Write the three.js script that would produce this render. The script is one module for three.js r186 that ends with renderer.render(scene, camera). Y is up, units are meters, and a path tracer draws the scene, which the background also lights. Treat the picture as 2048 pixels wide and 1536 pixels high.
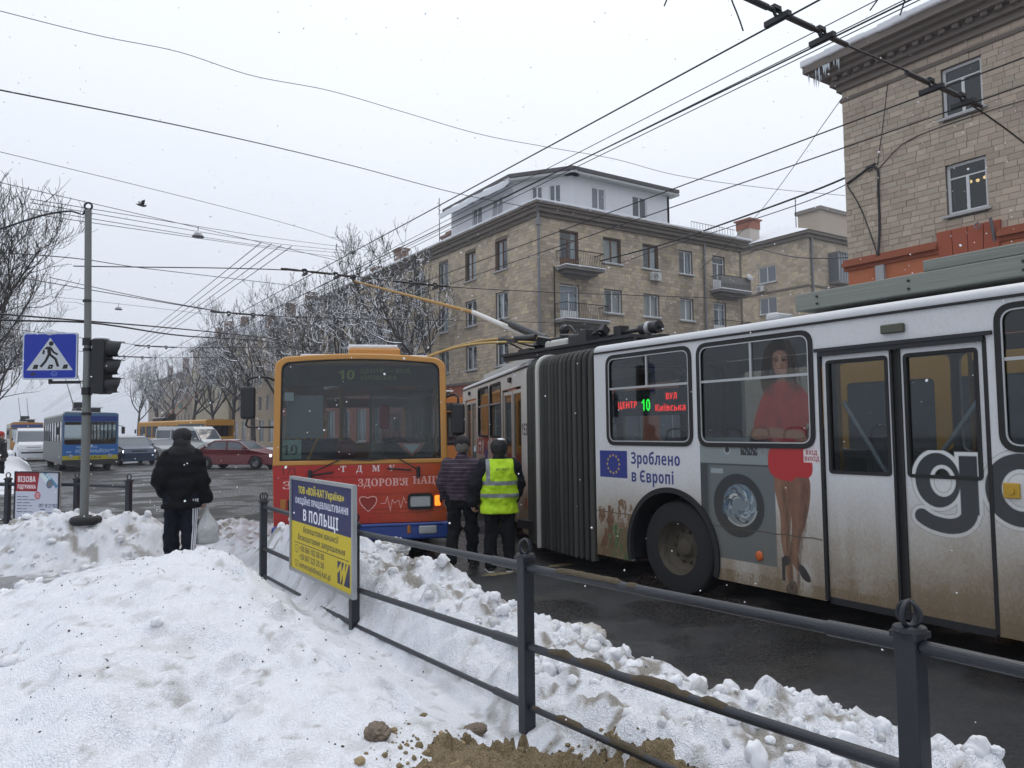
import * as THREE from 'three';
import { mergeGeometries, mergeVertices } from 'three/addons/utils/BufferGeometryUtils.js';
import { RoundedBoxGeometry } from 'three/addons/geometries/RoundedBoxGeometry.js';

// ---------------------------------------------------------------- camera, sky, sun, exposure
const scene = new THREE.Scene();
const D2R = Math.PI / 180;
const camera = new THREE.PerspectiveCamera(2 * Math.atan(768 / 1500) / D2R, 4 / 3, 0.05, 2000);
camera.rotation.order = 'YXZ';
camera.position.set(0, 1.85, 0);
camera.rotation.set(3.4 * D2R, -33.53 * D2R, -0.012);
const renderer = new THREE.WebGLRenderer({ antialias: true });
renderer.toneMapping = THREE.LinearToneMapping;
renderer.toneMappingExposure = 1.0;
renderer.shadowMap.enabled = true;

function rng(seed) { let a = seed >>> 0; return () => { a = (a + 0x6D2B79F5) | 0; let t = Math.imul(a ^ (a >>> 15), 1 | a); t = (t + Math.imul(t ^ (t >>> 7), 61 | t)) ^ t; return ((t ^ (t >>> 14)) >>> 0) / 4294967296; }; }
function h3(x, y, z) { let n = Math.imul(x | 0, 374761393) + Math.imul(y | 0, 668265263) + Math.imul(z | 0, 1274126177); n = Math.imul(n ^ (n >>> 13), 1274126177); return ((n ^ (n >>> 16)) >>> 0) / 4294967296; }
const sm = (t) => t * t * (3 - 2 * t), lerp = (a, b, t) => a + (b - a) * t, clamp = (x, a = 0, b = 1) => Math.min(b, Math.max(a, x)), step = (a, b, x) => sm(clamp((x - a) / (b - a)));
function vn(x, y, s = 0, per = 0) {            // value noise 0..1, optionally periodic
  const xi = Math.floor(x), yi = Math.floor(y), fx = sm(x - xi), fy = sm(y - yi);
  const w = (i) => per ? ((i % per) + per) % per : i;
  return lerp(lerp(h3(w(xi), w(yi), s), h3(w(xi + 1), w(yi), s), fx), lerp(h3(w(xi), w(yi + 1), s), h3(w(xi + 1), w(yi + 1), s), fx), fy);
}
function fbm(x, y, s = 0, oct = 4, per = 0) { let a = 0.5, t = 0, n = 0; for (let i = 0; i < oct; i++) { t += a * vn(x, y, s + i * 17, per); n += a; a *= 0.5; x *= 2; y *= 2; per *= 2; } return t / n; }

{ // overcast snow sky: brighter upwards and, gently, towards the veiled sun
  const W = 256, H = 128, d = new Float32Array(W * H * 4), sunAz = Math.atan2(-0.62, 0.78);
  for (let j = 0; j < H; j++) for (let i = 0; i < W; i++) {
    const el = ((j + 0.5) / H - 0.5) * Math.PI, az = ((i + 0.5) / W - 0.5) * 2 * Math.PI, o = (j * W + i) * 4;
    const k = step(-0.02, 0.62, Math.max(0, el)), f = 0.5 + 0.5 * Math.cos(az - sunAz);
    const c = fbm((i / W) * 8, j / H * 6, 3, 4, 8) - 0.5;
    const L = (lerp(0.74, 1.0, k) + 0.6 * step(0.5, 1.45, el) + 0.1 * f) * (1 + 0.1 * c);
    d[o] = L * lerp(0.88, 0.95, k * 0.7 + f * 0.3); d[o + 1] = L * lerp(0.945, 1.0, k * 0.7 + f * 0.3); d[o + 2] = L * 1.075; d[o + 3] = 1;
  }
  const t = new THREE.DataTexture(d, W, H, THREE.RGBAFormat, THREE.FloatType);
  t.mapping = THREE.EquirectangularReflectionMapping; t.magFilter = t.minFilter = THREE.LinearFilter; t.wrapS = THREE.RepeatWrapping; t.needsUpdate = true;
  scene.background = t; scene.environment = t;
}
const sun = new THREE.DirectionalLight(0xfff4e8, 0.85);
sun.position.set(46, 60, -37); sun.target.position.set(8, 0, -20); sun.castShadow = true; sun.shadow.radius = 45;
sun.shadow.mapSize.set(2048, 2048); Object.assign(sun.shadow.camera, { left: -60, right: 60, top: 60, bottom: -60, near: 1, far: 200 });
scene.add(sun, sun.target);
scene.fog = new THREE.FogExp2(0xe6ebf6, 0.0009);

// ---------------------------------------------------------------- helpers
const V = (x, y, z) => new THREE.Vector3(x, y, z);
const taken = {};
function numbered(n) { const k = taken[n] = (taken[n] ?? -1) + 1; return k ? n + '_' + String(k).padStart(3, '0') : n; }
const lin = (r, g, b) => new THREE.Color().setRGB(r, g, b);
function M(c, roughness = 0.7, o = {}) { return new THREE.MeshStandardMaterial({ color: Array.isArray(c) ? lin(...c) : c, roughness, ...o }); }
function P(c, roughness = 0.3, o = {}) { return new THREE.MeshPhysicalMaterial({ color: Array.isArray(c) ? lin(...c) : c, roughness, ...o }); }
function tex(n, fn, { srgb = false, rep = 1 } = {}) {
  const d = new Uint8Array(n * n * 4);
  for (let j = 0; j < n; j++) for (let i = 0; i < n; i++) { const c = fn(i / n, j / n), o = (j * n + i) * 4; const a = Array.isArray(c) ? c : [c, c, c]; for (let k = 0; k < 3; k++) d[o + k] = clamp(a[k]) * 255; d[o + 3] = 255; }
  const t = new THREE.DataTexture(d, n, n); t.wrapS = t.wrapT = THREE.RepeatWrapping; t.magFilter = THREE.LinearFilter; t.minFilter = THREE.LinearMipmapLinearFilter; t.generateMipmaps = true;
  if (srgb) t.colorSpace = THREE.SRGBColorSpace; t.repeat.set(rep, rep); t.needsUpdate = true; return t;
}
function retex(t, rx, ry = rx) { const c = t.clone(); c.repeat.set(rx, ry); c.needsUpdate = true; return c; }
function canvas(w, h, draw) { const c = document.createElement('canvas'); c.width = w; c.height = h; const g = c.getContext('2d'); draw(g, w, h); const t = new THREE.CanvasTexture(c); t.colorSpace = THREE.SRGBColorSpace; t.anisotropy = 8; return t; }
class GB {
  constructor() { this.l = []; }
  add(g, m) { g = g.index ? g.toNonIndexed() : g; for (const k of Object.keys(g.attributes)) if (!['position', 'normal', 'uv'].includes(k)) g.deleteAttribute(k); if (m) g.applyMatrix4(m); this.l.push(g); return this; }
  at(g, x, y, z, rx = 0, ry = 0, rz = 0) { return this.add(g, new THREE.Matrix4().compose(V(x, y, z), new THREE.Quaternion().setFromEuler(new THREE.Euler(rx, ry, rz)), V(1, 1, 1))); }
  box(x, y, z, w, h, d, rx, ry, rz) { return this.at(new THREE.BoxGeometry(w, h, d), x, y, z, rx, ry, rz); }
  b2(x0, x1, y0, y1, z0, z1) { return this.box((x0 + x1) / 2, (y0 + y1) / 2, (z0 + z1) / 2, x1 - x0, y1 - y0, z1 - z0); }
  rbox(x, y, z, w, h, d, r = 0.02, rx, ry, rz) { return this.at(new RoundedBoxGeometry(w, h, d, 2, r), x, y, z, rx, ry, rz); }
  cyl(a, b, r0, r1 = r0, seg = 8) {
    const d = b.clone().sub(a), L = d.length(); const g = new THREE.CylinderGeometry(r1, r0, L, seg);
    return this.add(g, new THREE.Matrix4().compose(a.clone().add(b).multiplyScalar(0.5), new THREE.Quaternion().setFromUnitVectors(V(0, 1, 0), d.normalize()), V(1, 1, 1)));
  }
  tube(pts, r, seg = 6, n = 0) { const c = new THREE.CatmullRomCurve3(pts); return this.add(new THREE.TubeGeometry(c, n || pts.length * 4, r, seg)); }
  sph(x, y, z, r, sx = 1, sy = 1, sz = 1, n = 12) { return this.add(new THREE.SphereGeometry(r, n, Math.max(6, n >> 1) + 2), new THREE.Matrix4().compose(V(x, y, z), new THREE.Quaternion(), V(sx, sy, sz))); }
  torus(x, y, z, R, r, rx = 0, ry = 0, rz = 0, n = 24) { return this.at(new THREE.TorusGeometry(R, r, 8, n), x, y, z, rx, ry, rz); }
  geo() { const g = this.l.length > 1 ? mergeGeometries(this.l) : this.l[0]; return g; }
}
function add(parent, name, g, mat, { pos, ry, label, kind } = {}) {
  const m = new THREE.Mesh(g instanceof GB ? g.geo() : g, mat); m.name = parent === scene ? numbered(name) : name; m.castShadow = m.receiveShadow = true;
  if (pos) m.position.set(...pos); if (ry) m.rotation.y = ry; if (label) m.userData.label = label; if (kind) m.userData.kind = kind;
  parent.add(m); return m;
}
function thing(name, label, category, [x, y, z] = [0, 0, 0], ry = 0, group) {
  const o = new THREE.Group(); o.name = numbered(name); o.position.set(x, y, z); o.rotation.y = ry; o.userData = { label, category }; if (group) o.userData.group = group; scene.add(o); return o;
}
function tag(o, label, category, group) { o.userData.label = label; o.userData.category = category; if (group) o.userData.group = group; return o; }
function copyOf(o, label, [x, y, z], ry = 0, s = 1) { const c = o.clone(); c.name = numbered(o.name.replace(/_\d+$/, '')); c.position.set(x, y, z); c.rotation.y = ry; c.scale.setScalar(s); c.userData = { ...o.userData, label }; scene.add(c); return c; }
function rr(p, x0, y0, x1, y1, r) { p.moveTo(x0 + r, y0); p.lineTo(x1 - r, y0); p.quadraticCurveTo(x1, y0, x1, y0 + r); p.lineTo(x1, y1 - r); p.quadraticCurveTo(x1, y1, x1 - r, y1); p.lineTo(x0 + r, y1); p.quadraticCurveTo(x0, y1, x0, y1 - r); p.lineTo(x0, y0 + r); p.quadraticCurveTo(x0, y0, x0 + r, y0); return p; }
const rshape = (x0, y0, x1, y1, r) => rr(new THREE.Shape(), x0, y0, x1, y1, r), rhole = (x0, y0, x1, y1, r) => rr(new THREE.Path(), x0, y0, x1, y1, r);
const ext = (s, depth, o = {}) => new THREE.ExtrudeGeometry(s, { depth, bevelEnabled: false, curveSegments: 6, ...o });
const side = (g, x = 0) => g.rotateY(-Math.PI / 2).translate(x, 0, 0);       // drawing in (z, y): outer face looks to -x, thickness towards +x after the shift
function frameShape(x0, y0, x1, y1, r, w) { const s = rshape(x0, y0, x1, y1, r); s.holes.push(rhole(x0 + w, y0 + w, x1 - w, y1 - w, Math.max(0.005, r - w))); return s; }
function smoothBall(r, d) { const b = new THREE.IcosahedronGeometry(r, d); b.deleteAttribute('uv'); b.deleteAttribute('normal'); const m = mergeVertices(b, 1e-5); m.setAttribute('uv', new THREE.BufferAttribute(new Float32Array(m.attributes.position.count * 2), 2)); return m; }
function scaleUV(g, fn) { const u = g.attributes.uv, p = g.attributes.position; for (let i = 0; i < u.count; i++) { const [a, b] = fn(p.getX(i), p.getY(i), p.getZ(i)); u.setXY(i, a, b); } return g; }

// shared textures
const tNoise = tex(256, (u, v) => fbm(u * 8, v * 8, 5, 5, 8));
const tFine = tex(256, (u, v) => 0.6 * vn(u * 128, v * 128, 9, 128) + 0.4 * vn(u * 64, v * 64, 10, 64));
const tGrain = tex(512, (u, v) => { const a = fbm(u * 8, v * 8, 21, 4, 8), b = vn(u * 256, v * 256, 22, 256), c = vn(u * 128, v * 128, 23, 128); return 0.25 * a + 0.45 * b + 0.3 * c; });
// shared materials
const mSnow = M([0.74, 0.76, 0.8], 0.85, { bumpMap: retex(tNoise, 1.5), bumpScale: 0.012 });
const mBlack = M([0.012, 0.013, 0.016], 0.5), mRubber = M([0.012, 0.012, 0.013], 0.75), mDarkMetal = M([0.03, 0.032, 0.036], 0.5, { metalness: 0.5 });
const mWire = M([0.012, 0.013, 0.017], 0.6), mSteel = M([0.2, 0.21, 0.22], 0.45, { metalness: 0.6 });
const mGlass = P([0.62, 0.67, 0.68], 0.03, { transmission: 1, thickness: 0, ior: 1.5 });
const mPane = P([0.1, 0.115, 0.135], 0.06, { clearcoat: 0.3 });
// ---------------------------------------------------------------- ground, road, pavements
function structure(name, g, mat, pos) { const m = add(scene, name, g, mat, { pos }); m.userData.kind = 'structure'; return m; }
function sheet(x0, x1, z0, z1, y, uvm = 1) { const g = new THREE.PlaneGeometry(x1 - x0, z1 - z0).rotateX(-Math.PI / 2).translate((x0 + x1) / 2, y, (z0 + z1) / 2); return scaleUV(g, (x, _, z) => [x * uvm, z * uvm]); }
const tRoadR = tex(512, (u, v) => { const a = fbm(u * 6, v * 6, 31, 5, 6), b = vn(u * 200, v * 200, 33, 200); return [1, clamp(0.26 + 0.62 * step(0.35, 0.68, a) + 0.16 * (b - 0.5)), 0]; });
const tRoadC = tex(512, (u, v) => { const a = fbm(u * 6, v * 6, 31, 5, 6), f = vn(u * 256, v * 256, 35, 256), g = vn(u * 128, v * 128, 37, 128), s = f * 0.6 + g * 0.4, k = (0.55 + 0.9 * s) * lerp(0.8, 1.25, step(0.3, 0.7, a)), w = step(0.5, 0.72, fbm(u * 9 + 4, v * 9, 41, 4, 9)); return [0.024 * k + 0.011 * w, 0.024 * k + 0.008 * w, 0.025 * k + 0.004 * w].map((x) => Math.pow(x, 1 / 2.2)); }, { srgb: true });
const mRoad = M(0xffffff, 1, { map: retex(tRoadC, 0.33), roughnessMap: retex(tRoadR, 0.21), bumpMap: retex(tGrain, 0.8), bumpScale: 0.005 });
const mPave = M([0.3, 0.31, 0.33], 0.8, { bumpMap: retex(tNoise, 0.3), bumpScale: 0.05 });
structure('ground', sheet(-700, 700, -900, 500, -0.06, 1), M([0.4, 0.41, 0.43], 0.9));
structure('road', sheet(-90, 90, -420, 40, 0, 1), mRoad);
const mKerb = M([0.2, 0.2, 0.2], 0.8, { bumpMap: retex(tFine, 3), bumpScale: 0.006 });
function pavement(name, x0, x1, z0, z1) { structure(name, new GB().b2(x0, x1, -0.05, 0.12, z0, z1), mKerb); }
pavement('pavement', -60, 3.35, -15.2, 30); pavement('pavement', -60, 0.3, -400, -28.5); pavement('pavement', 19.6, 70, -400, -33.4); pavement('pavement', 19.6, 70, -17.2, 30);
// faded stop line dashes
const tDash = tex(128, (u, v) => { const k = step(0.35, 0.6, fbm(u * 8, v * 8, 51, 4, 8)); return [lerp(0.3, 0.62, k), lerp(0.29, 0.55, k), lerp(0.27, 0.4, k)]; }, { srgb: true });
const mDash = M(0xffffff, 0.6, { map: retex(tDash, 2) });
for (const [x0, x1, z, l] of [[4.13, 4.62, -8.02, 'short faded yellowish road dash nearer the snow bank'], [4.95, 6.38, -8.2, 'long faded yellowish road dash under the vest wearer']]) {
  const g = sheet(x0, x1, z - 0.08, z + 0.08, 0.004); const m = add(scene, 'road_marking', g, mDash); m.userData.kind = 'structure'; m.userData.label = l;
}

// ---------------------------------------------------------------- snow
const dents = []; { const r = rng(77); for (let i = 0; i < 46; i++) dents.push([lerp(-2.5, 2.3, r()), lerp(-6.9, -2.2, r()), lerp(0.05, 0.12, r()), lerp(0.03, 0.08, r())]); for (let i = 0; i < 16; i++) dents.push([lerp(-2.2, 2.0, r()), lerp(-6.5, -2.6, r()), lerp(0.18, 0.4, r()), lerp(0.05, 0.11, r())]); for (let i = 0; i < 34; i++) dents.push([lerp(-2.5, 3.6, r()), lerp(-8, -2, r()), lerp(0.06, 0.18, r()), -lerp(0.03, 0.09, r())]); }
const prints = []; { const r = rng(91); for (const [x0, z0, x1, z1, n] of [[2.1, -2.3, 1.5, -6.8, 13], [0.2, -3.2, 1.9, -5.6, 8]]) { const a = Math.atan2(z1 - z0, x1 - x0); for (let i = 0; i < n; i++) { const t = i / (n - 1), s = (i % 2 ? 1 : -1) * 0.11, j = a + 0.3 * (r() - 0.5); prints.push([lerp(x0, x1, t) - Math.sin(a) * s + 0.08 * (r() - 0.5), lerp(z0, z1, t) + Math.cos(a) * s, Math.cos(j), Math.sin(j)]); } } }
const edgeX = (z) => 3.86 + 0.34 * step(-3.9, -2.6, z) + 0.25 * step(-8.4, -9.6, z) + 0.34 * (fbm(z * 1.6, 2.2, 61, 4) - 0.5) + 0.16 * (vn(z * 7, 1, 63) - 0.5);
function rough(x, z) { // clods: rounded cells
  let best = 9, b2 = 9, id = 0; const s = 5.2, X = x * s, Z = z * s, xi = Math.floor(X), zi = Math.floor(Z);
  for (let i = -1; i <= 1; i++) for (let j = -1; j <= 1; j++) { const px = xi + i + h3(xi + i, zi + j, 71), pz = zi + j + h3(xi + i, zi + j, 72), d = (px - X) ** 2 + (pz - Z) ** 2; if (d < best) { b2 = best; best = d; id = h3(xi + i, zi + j, 73); } else if (d < b2) b2 = d; }
  const q = Math.max(0, 1 - best * 2.1); return q * q * (3 - 2 * q) * id * id * 1.25 * (0.75 + 0.5 * fbm(x * 14, z * 14, 75, 2));
}
function bankWeight(x, z) { return step(2.2, 2.9, x); }
function snowH(x, z) {
  const n1 = fbm(x * 0.8, z * 0.8, 81, 4) - 0.5, n2 = fbm(x * 3.1, z * 3.1, 82, 4) - 0.5, n3 = fbm(x * 11, z * 11, 83, 3) - 0.5, n4 = vn(x * 31, z * 31, 84) - 0.5;
  let h = 0.14;
  // big mound
  const ax = step(-4.2, -1.0, x) * lerp(0.66, 1, step(-0.7, 1.1, x)) * (1 - 0.93 * step(1.35, 2.35, x)), az = step(-8.35 + 0.35 * n1, -7.0, z) * lerp(1, 0.34, step(-6.6, -2.6, z)) * (1 - step(-2.4, 0.2, z));
  h += 0.66 * ax * az * (1 + 0.35 * n1);
  // heap round the sign pole
  const r1 = Math.hypot((x - 0.75) / 1.5, (z + 12.05) / 1.05); h += 0.58 * (1 - step(0.05, 1.15, r1)) * (1 + 0.5 * n1);
  const r2 = Math.hypot((x + 1.1) / 1.7, (z + 12.2) / 0.9); h += 0.3 * (1 - step(0.1, 1.1, r2));
  const r4 = Math.hypot((x - 1.75) / 0.9, (z + 12.0) / 0.8); h += 0.16 * (1 - step(0.1, 1.1, r4));
  const heap = clamp(1.2 - Math.min(r1, r2, r4), 0, 1);
  // kerb bank
  const e = edgeX(z), bank = step(2.3, 2.75, x) * (1 - step(e - 0.75, e + 0.02, x)), along = lerp(0.12, 0.42, step(-3.2, -7.5, z)) * (1 - 0.9 * step(-9.4, -10.4, z)) + 0.06;
  h += bank * along * (1 + 0.8 * n1 + 0.5 * n2);
  const foot = step(-8.3, -8.9, z) * (1 - step(-10.9, -11.5, z)) * (1 - step(2.2, 2.9, x)); // trodden path
  h = lerp(h, 0.13 + 0.03 * n2, foot * 0.95);
  const w = clamp(0.22 + 0.95 * bank + 0.9 * heap + 0.6 * step(-6.3, -7.6, z) * ax + 0.5 * step(0.2, -1.2, x)) * (1 - 0.8 * foot);
  h += 0.17 * n2 * w + 0.09 * n3 * w + 0.03 * n4 * w * w + 0.075 * rough(x, z) * Math.max(0, w - 0.2);
  const rid = 1 - Math.abs(2 * fbm(x * 1.5 + 3, z * 1.5, 86, 3) - 1); h += (0.13 * n2 + 0.1 * (rid - 0.75)) * (1 - w) * step(0.2, 0.6, ax) + 0.02 * n3;
  for (const [dx, dz, r, d] of dents) { const q = ((x - dx) ** 2 + (z - dz) ** 2) / (r * r); if (q < 5) h -= d * Math.exp(-q) * (0.6 + n3); }
  for (const [px, pz, ca, sa] of prints) { const u = (x - px) * ca + (z - pz) * sa, v = -(x - px) * sa + (z - pz) * ca; if (Math.abs(u) < 0.24 && Math.abs(v) < 0.14) h -= 0.055 * step(0.17, 0.11, Math.abs(u)) * step(0.075, 0.035, Math.abs(v)) - 0.018 * step(0.22, 0.16, Math.abs(u)) * step(0.12, 0.08, Math.abs(v)) * step(0.03, 0.07, Math.abs(v)); }
  // falls to the road past the edge
  const out = step(e - 0.22, e + 0.1, x); h = lerp(h, -0.12, out);
  return h;
}
{
  const x0 = -5.5, x1 = 4.75, z0 = -14.6, z1 = 1.2, s = 0.032, nx = Math.round((x1 - x0) / s), nz = Math.round((z1 - z0) / s);
  const pos = new Float32Array((nx + 1) * (nz + 1) * 3), col = new Float32Array(pos.length), uv = new Float32Array((nx + 1) * (nz + 1) * 2), idx = [];
  for (let j = 0; j <= nz; j++) for (let i = 0; i <= nx; i++) {
    const x = x0 + i * s, z = z0 + j * s, o = j * (nx + 1) + i; let y = snowH(x, z);
    if (z < -14.2) y = lerp(y, 0.1, (-14.2 - z) / 0.4);
    pos.set([x, y, z], o * 3); uv.set([x, z], o * 2);
    const d1 = fbm(x * 1.7, z * 1.7, 91, 4), d2 = fbm(x * 9, z * 9, 92, 4), d3 = vn(x * 33, z * 33, 93), bk = step(2.5, 2.9, x), hp = clamp(1.3 - Math.hypot((x - 0.7) / 2.2, (z + 12) / 1.3));
    const ft = step(-8.5, -9.0, z) * (1 - step(-10.8, -11.3, z)) * (1 - step(2.0, 2.8, x));
    const nearSand = clamp(1.4 - Math.hypot((x - 2.6) / 1.1, (z + 2.6) / 1.2));
    let k = step(0.56, 0.76, d2 + 0.42 * (d1 - 0.5)) * clamp(0.22 + 0.85 * bk + 0.6 * hp + 0.35 * step(0, -1.3, x) + 0.6 * nearSand) + 0.1 * bk * d3;
    k += step(0.62, 0.7, d2) * step(0.5, 0.75, d3) * 0.25 * (bk + nearSand);
    k += 0.5 * step(0.68, 0.74, fbm(x * 6.5 + 40, z * 6.5, 94, 3)) * step(0.4, 0.7, d3); k = clamp(k, 0, 0.85); const wet = ft * step(0.3, 0.6, d2 * 0.6 + d1 * 0.5);
    const c0 = [0.69, 0.71, 0.755], c1 = [0.19, 0.165, 0.125], c2 = [0.15, 0.15, 0.155];
    for (let q = 0; q < 3; q++) col[o * 3 + q] = lerp(lerp(c0[q], c1[q], k), c2[q], wet * 0.85) * (0.96 + 0.08 * d3);
  }
  for (let j = 0; j < nz; j++) for (let i = 0; i < nx; i++) { const a = j * (nx + 1) + i, b = a + 1, c = a + nx + 1, d = c + 1; if (pos[a * 3 + 1] < -0.09 && pos[d * 3 + 1] < -0.09 && pos[b * 3 + 1] < -0.09) continue; idx.push(a, c, b, b, c, d); }
  const g = new THREE.BufferGeometry(); g.setAttribute('position', new THREE.BufferAttribute(pos, 3)); g.setAttribute('color', new THREE.BufferAttribute(col, 3)); g.setAttribute('uv', new THREE.BufferAttribute(uv, 2)); g.setIndex(idx); g.computeVertexNormals();
  const m = add(scene, 'snow', g, M(0xffffff, 0.8, { vertexColors: true, bumpMap: retex(tGrain, 1.1), bumpScale: 0.016 })); m.userData.kind = 'stuff';
  tag(m, 'heaped dirty white snow covering the near pavement and kerb', 'snow');
}
function snowPatch(name, x0, x1, z0, z1, hf, label, mat, s = 0.25, category = 'snow') {
  const nx = Math.round((x1 - x0) / s), nz = Math.round((z1 - z0) / s), g = new THREE.PlaneGeometry(x1 - x0, z1 - z0, nx, nz).rotateX(-Math.PI / 2).translate((x0 + x1) / 2, 0, (z0 + z1) / 2), p = g.attributes.position;
  for (let i = 0; i < p.count; i++) p.setY(i, hf(p.getX(i), p.getZ(i))); scaleUV(g, (x, _, z) => [x, z]); g.computeVertexNormals();
  const m = add(scene, name, g, mat); m.userData.kind = 'stuff'; return tag(m, label, category);
}
const mFarSnow = M([0.6, 0.62, 0.66], 0.85, { bumpMap: retex(tNoise, 0.4), bumpScale: 0.05 });
snowPatch('snow', -30, 0.9, -95, -28, (x, z) => (0.16 + 0.4 * step(2.2, 0.6, Math.abs(x + 1.2)) * fbm(x * 0.9, z * 0.5, 95, 4) + 0.3 * fbm(x * 0.3, z * 0.3, 96)) * step(0.95, 0.2, x) * step(-28, -29.4, z) - 0.06, 'snow bank on the far pavement by the white minibus', mFarSnow, 0.22);
snowPatch('snow', 18.9, 25, -160, -33, (x, z) => (0.15 + 0.42 * step(1.7, 0.3, Math.abs(x - 20)) * fbm(x, z * 0.6, 97, 4)) * step(18.9, 19.5, x) * step(-33, -33.9, z) - 0.06, 'low snow along the pavement before the brick apartment block', mFarSnow, 0.25);
snowPatch('snow', 18.9, 25, -17.6, 18, (x, z) => (0.15 + 0.4 * step(1.7, 0.3, Math.abs(x - 20)) * fbm(x, z * 0.6, 98, 4)) * step(18.9, 19.5, x) * step(-17.6, -16.8, z) - 0.06, 'low snow on the pavement behind the white trolleybus', mFarSnow, 0.3);
// sand tipped by the fence
snowPatch('sand', 1.05, 3.05, -3.75, -1.4, (x, z) => { const r = Math.hypot((x - 1.88) / 0.74, (z + 2.66) / 0.92) + 0.55 * (fbm(x * 2.4, z * 2.4, 101, 4) - 0.5) + 0.5 * (fbm(x * 11, z * 11, 107, 3) - 0.5); const k = 1 - step(0.35, 1.0, r); return lerp(0.02, Math.min(snowH(x, z), 0.3) + 0.02, step(0, 0.12, k)) + 0.05 * k * (0.4 + fbm(x * 5, z * 5, 102, 4)) + (0.06 * (fbm(x * 17, z * 17, 103, 3) - 0.5) + 0.04 * (fbm(x * 45, z * 45, 104, 2) - 0.5) + 0.04 * rough(x * 2.2, z * 2.2)) * step(0, 0.2, k) + 0.012 * (vn(x * 70, z * 70, 106) - 0.5); }, 'damp brown sand spilled over the snow under the fence', M([0.23, 0.175, 0.1], 0.95, { bumpMap: retex(tGrain, 1.3), bumpScale: 0.03 }), 0.014, 'sand');
function lump(name, x, y, z, r, seed, mat, sx = 1, sy = 0.8, sz = 1, detail = 3) {
  const g = smoothBall(r, detail * 6), p = g.attributes.position;
  for (let i = 0; i < p.count; i++) { const a = V(p.getX(i), p.getY(i), p.getZ(i)), n = a.clone().normalize(); const k = 0.72 + 0.5 * fbm(n.x * 1.6 + seed, n.y * 1.6 + n.z * 1.3 + 7, seed, 3) + 0.3 * (fbm(n.x * 5 + n.z * 4, n.y * 5 + seed, seed + 5, 4) - 0.5) + 0.12 * (fbm(n.x * 15 + n.z * 9, n.y * 15 - n.z * 11, seed + 8, 2) - 0.5); p.setXYZ(i, a.x * k * sx, a.y * k * sy, a.z * k * sz); }
  scaleUV(g, (x, yy, zz) => [x + yy, zz + yy]); g.computeVertexNormals(); return add(scene, name, g, mat, { pos: [x, y, z] });
}
const mStone = M([0.15, 0.115, 0.085], 0.75, { bumpMap: retex(tNoise, 4), bumpScale: 0.02 }), tClod = tex(256, (u, v) => { const k = step(0.4, 0.75, fbm(u * 4, v * 4, 111, 5, 4)) * (0.6 + 0.5 * vn(u * 64, v * 64, 113, 64)); return [lerp(0.81, 0.6, k), lerp(0.815, 0.57, k), lerp(0.83, 0.52, k)]; }, { srgb: true });
const mClod = M(0xffffff, 0.85, { map: retex(tClod, 1.1), bumpMap: retex(tNoise, 4), bumpScale: 0.02 });
const onSnow = (x, z) => snowH(x, z);
tag(lump('stone', 1.46, onSnow(1.46, -3.4) + 0.025, -3.4, 0.062, 3, mStone, 1, 0.8, 1.1), 'brown stone lying on the snow left of the sand', 'stone');
tag(lump('stone', 2.14, onSnow(2.14, -3.62) + 0.02, -3.62, 0.056, 8, mStone, 1.2, 0.6, 1), 'brown stone half buried in snow beside the middle fence post', 'stone');
tag(lump('snow_clod', 3.78, 0.13, -4.75, 0.19, 12, mClod, 1.1, 0.9, 1.1), 'big greyish ice block on the road edge of the snow bank', 'ice block');
tag(lump('snow_clod', 3.66, 0.12, -3.86, 0.14, 15, mClod, 1.2, 0.75, 1), 'mid sized dirty snow clod right of the big ice block', 'snow clod');
tag(lump('snow_clod', 3.3, onSnow(3.3, -7.2) + 0.05, -7.2, 0.14, 19, mClod, 1.1, 0.8, 1), 'rounded brownish snow clod on the bank behind the fence near the yellow board', 'snow clod');
for (const [x, z, r, l] of [[4.42, -3.02, 0.04, 'small pebble of ice on wet asphalt, nearest the bus'], [4.3, -2.95, 0.045, 'small pebble of ice on wet asphalt, middle of three'], [4.36, -2.82, 0.05, 'small pebble of ice on wet asphalt, nearest the fence']]) tag(lump('ice_pebble', x, 0.02, z, r, 21 + r * 1000, mClod, 1, 0.7, 1, 1), l, 'ice pebble', 'ice pebbles on the road');

// loose crumbs and clods of snow and sand
function crumbs(name, label, category, n, seed, pick, size, colors, mat) {
  const r = rng(seed), geos = [0, 1].map((q) => { const b = smoothBall(1, 4), p = b.attributes.position; for (let i = 0; i < p.count; i++) { const v = V(p.getX(i), p.getY(i), p.getZ(i)), k = 0.55 + 0.85 * fbm(v.x * 1.5 + 9 * q, v.y * 1.5 + v.z * 1.7 + 4, 115 + q, 3) + 0.3 * (fbm(v.x * 5 + v.z * 3, v.y * 5 + q, 118, 2) - 0.5); p.setXYZ(i, v.x * k, v.y * k * 0.85, v.z * k); } b.computeVertexNormals(); return b; });
  const made = []; for (let i = 0; made.length < n && i < n * 60; i++) { const x = lerp(-4.2, 4.7, r()), z = lerp(-13.6, -0.9, r()), w = pick(x, z, r); if (r() > w) continue; const s = size(r, x, z), y = Math.max(0, snowH(x, z)); made.push([x, y + s * 0.22, z, s, colors(r)]); }
  geos.forEach((b, q) => { const l = made.filter((_, i) => i % 2 === q), m = new THREE.InstancedMesh(b, mat, l.length), t = new THREE.Matrix4(); l.forEach(([x, y, z, s, c], i) => { t.compose(V(x, y, z), new THREE.Quaternion().setFromEuler(new THREE.Euler(r() * 6, r() * 6, r() * 6)), V(s * lerp(0.8, 1.4, r()), s * lerp(0.7, 1.1, r()), s)); m.setMatrixAt(i, t); m.setColorAt(i, c); }); m.name = numbered(name); m.userData = { kind: 'stuff', label: label[q], category }; scene.add(m); });
}
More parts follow.
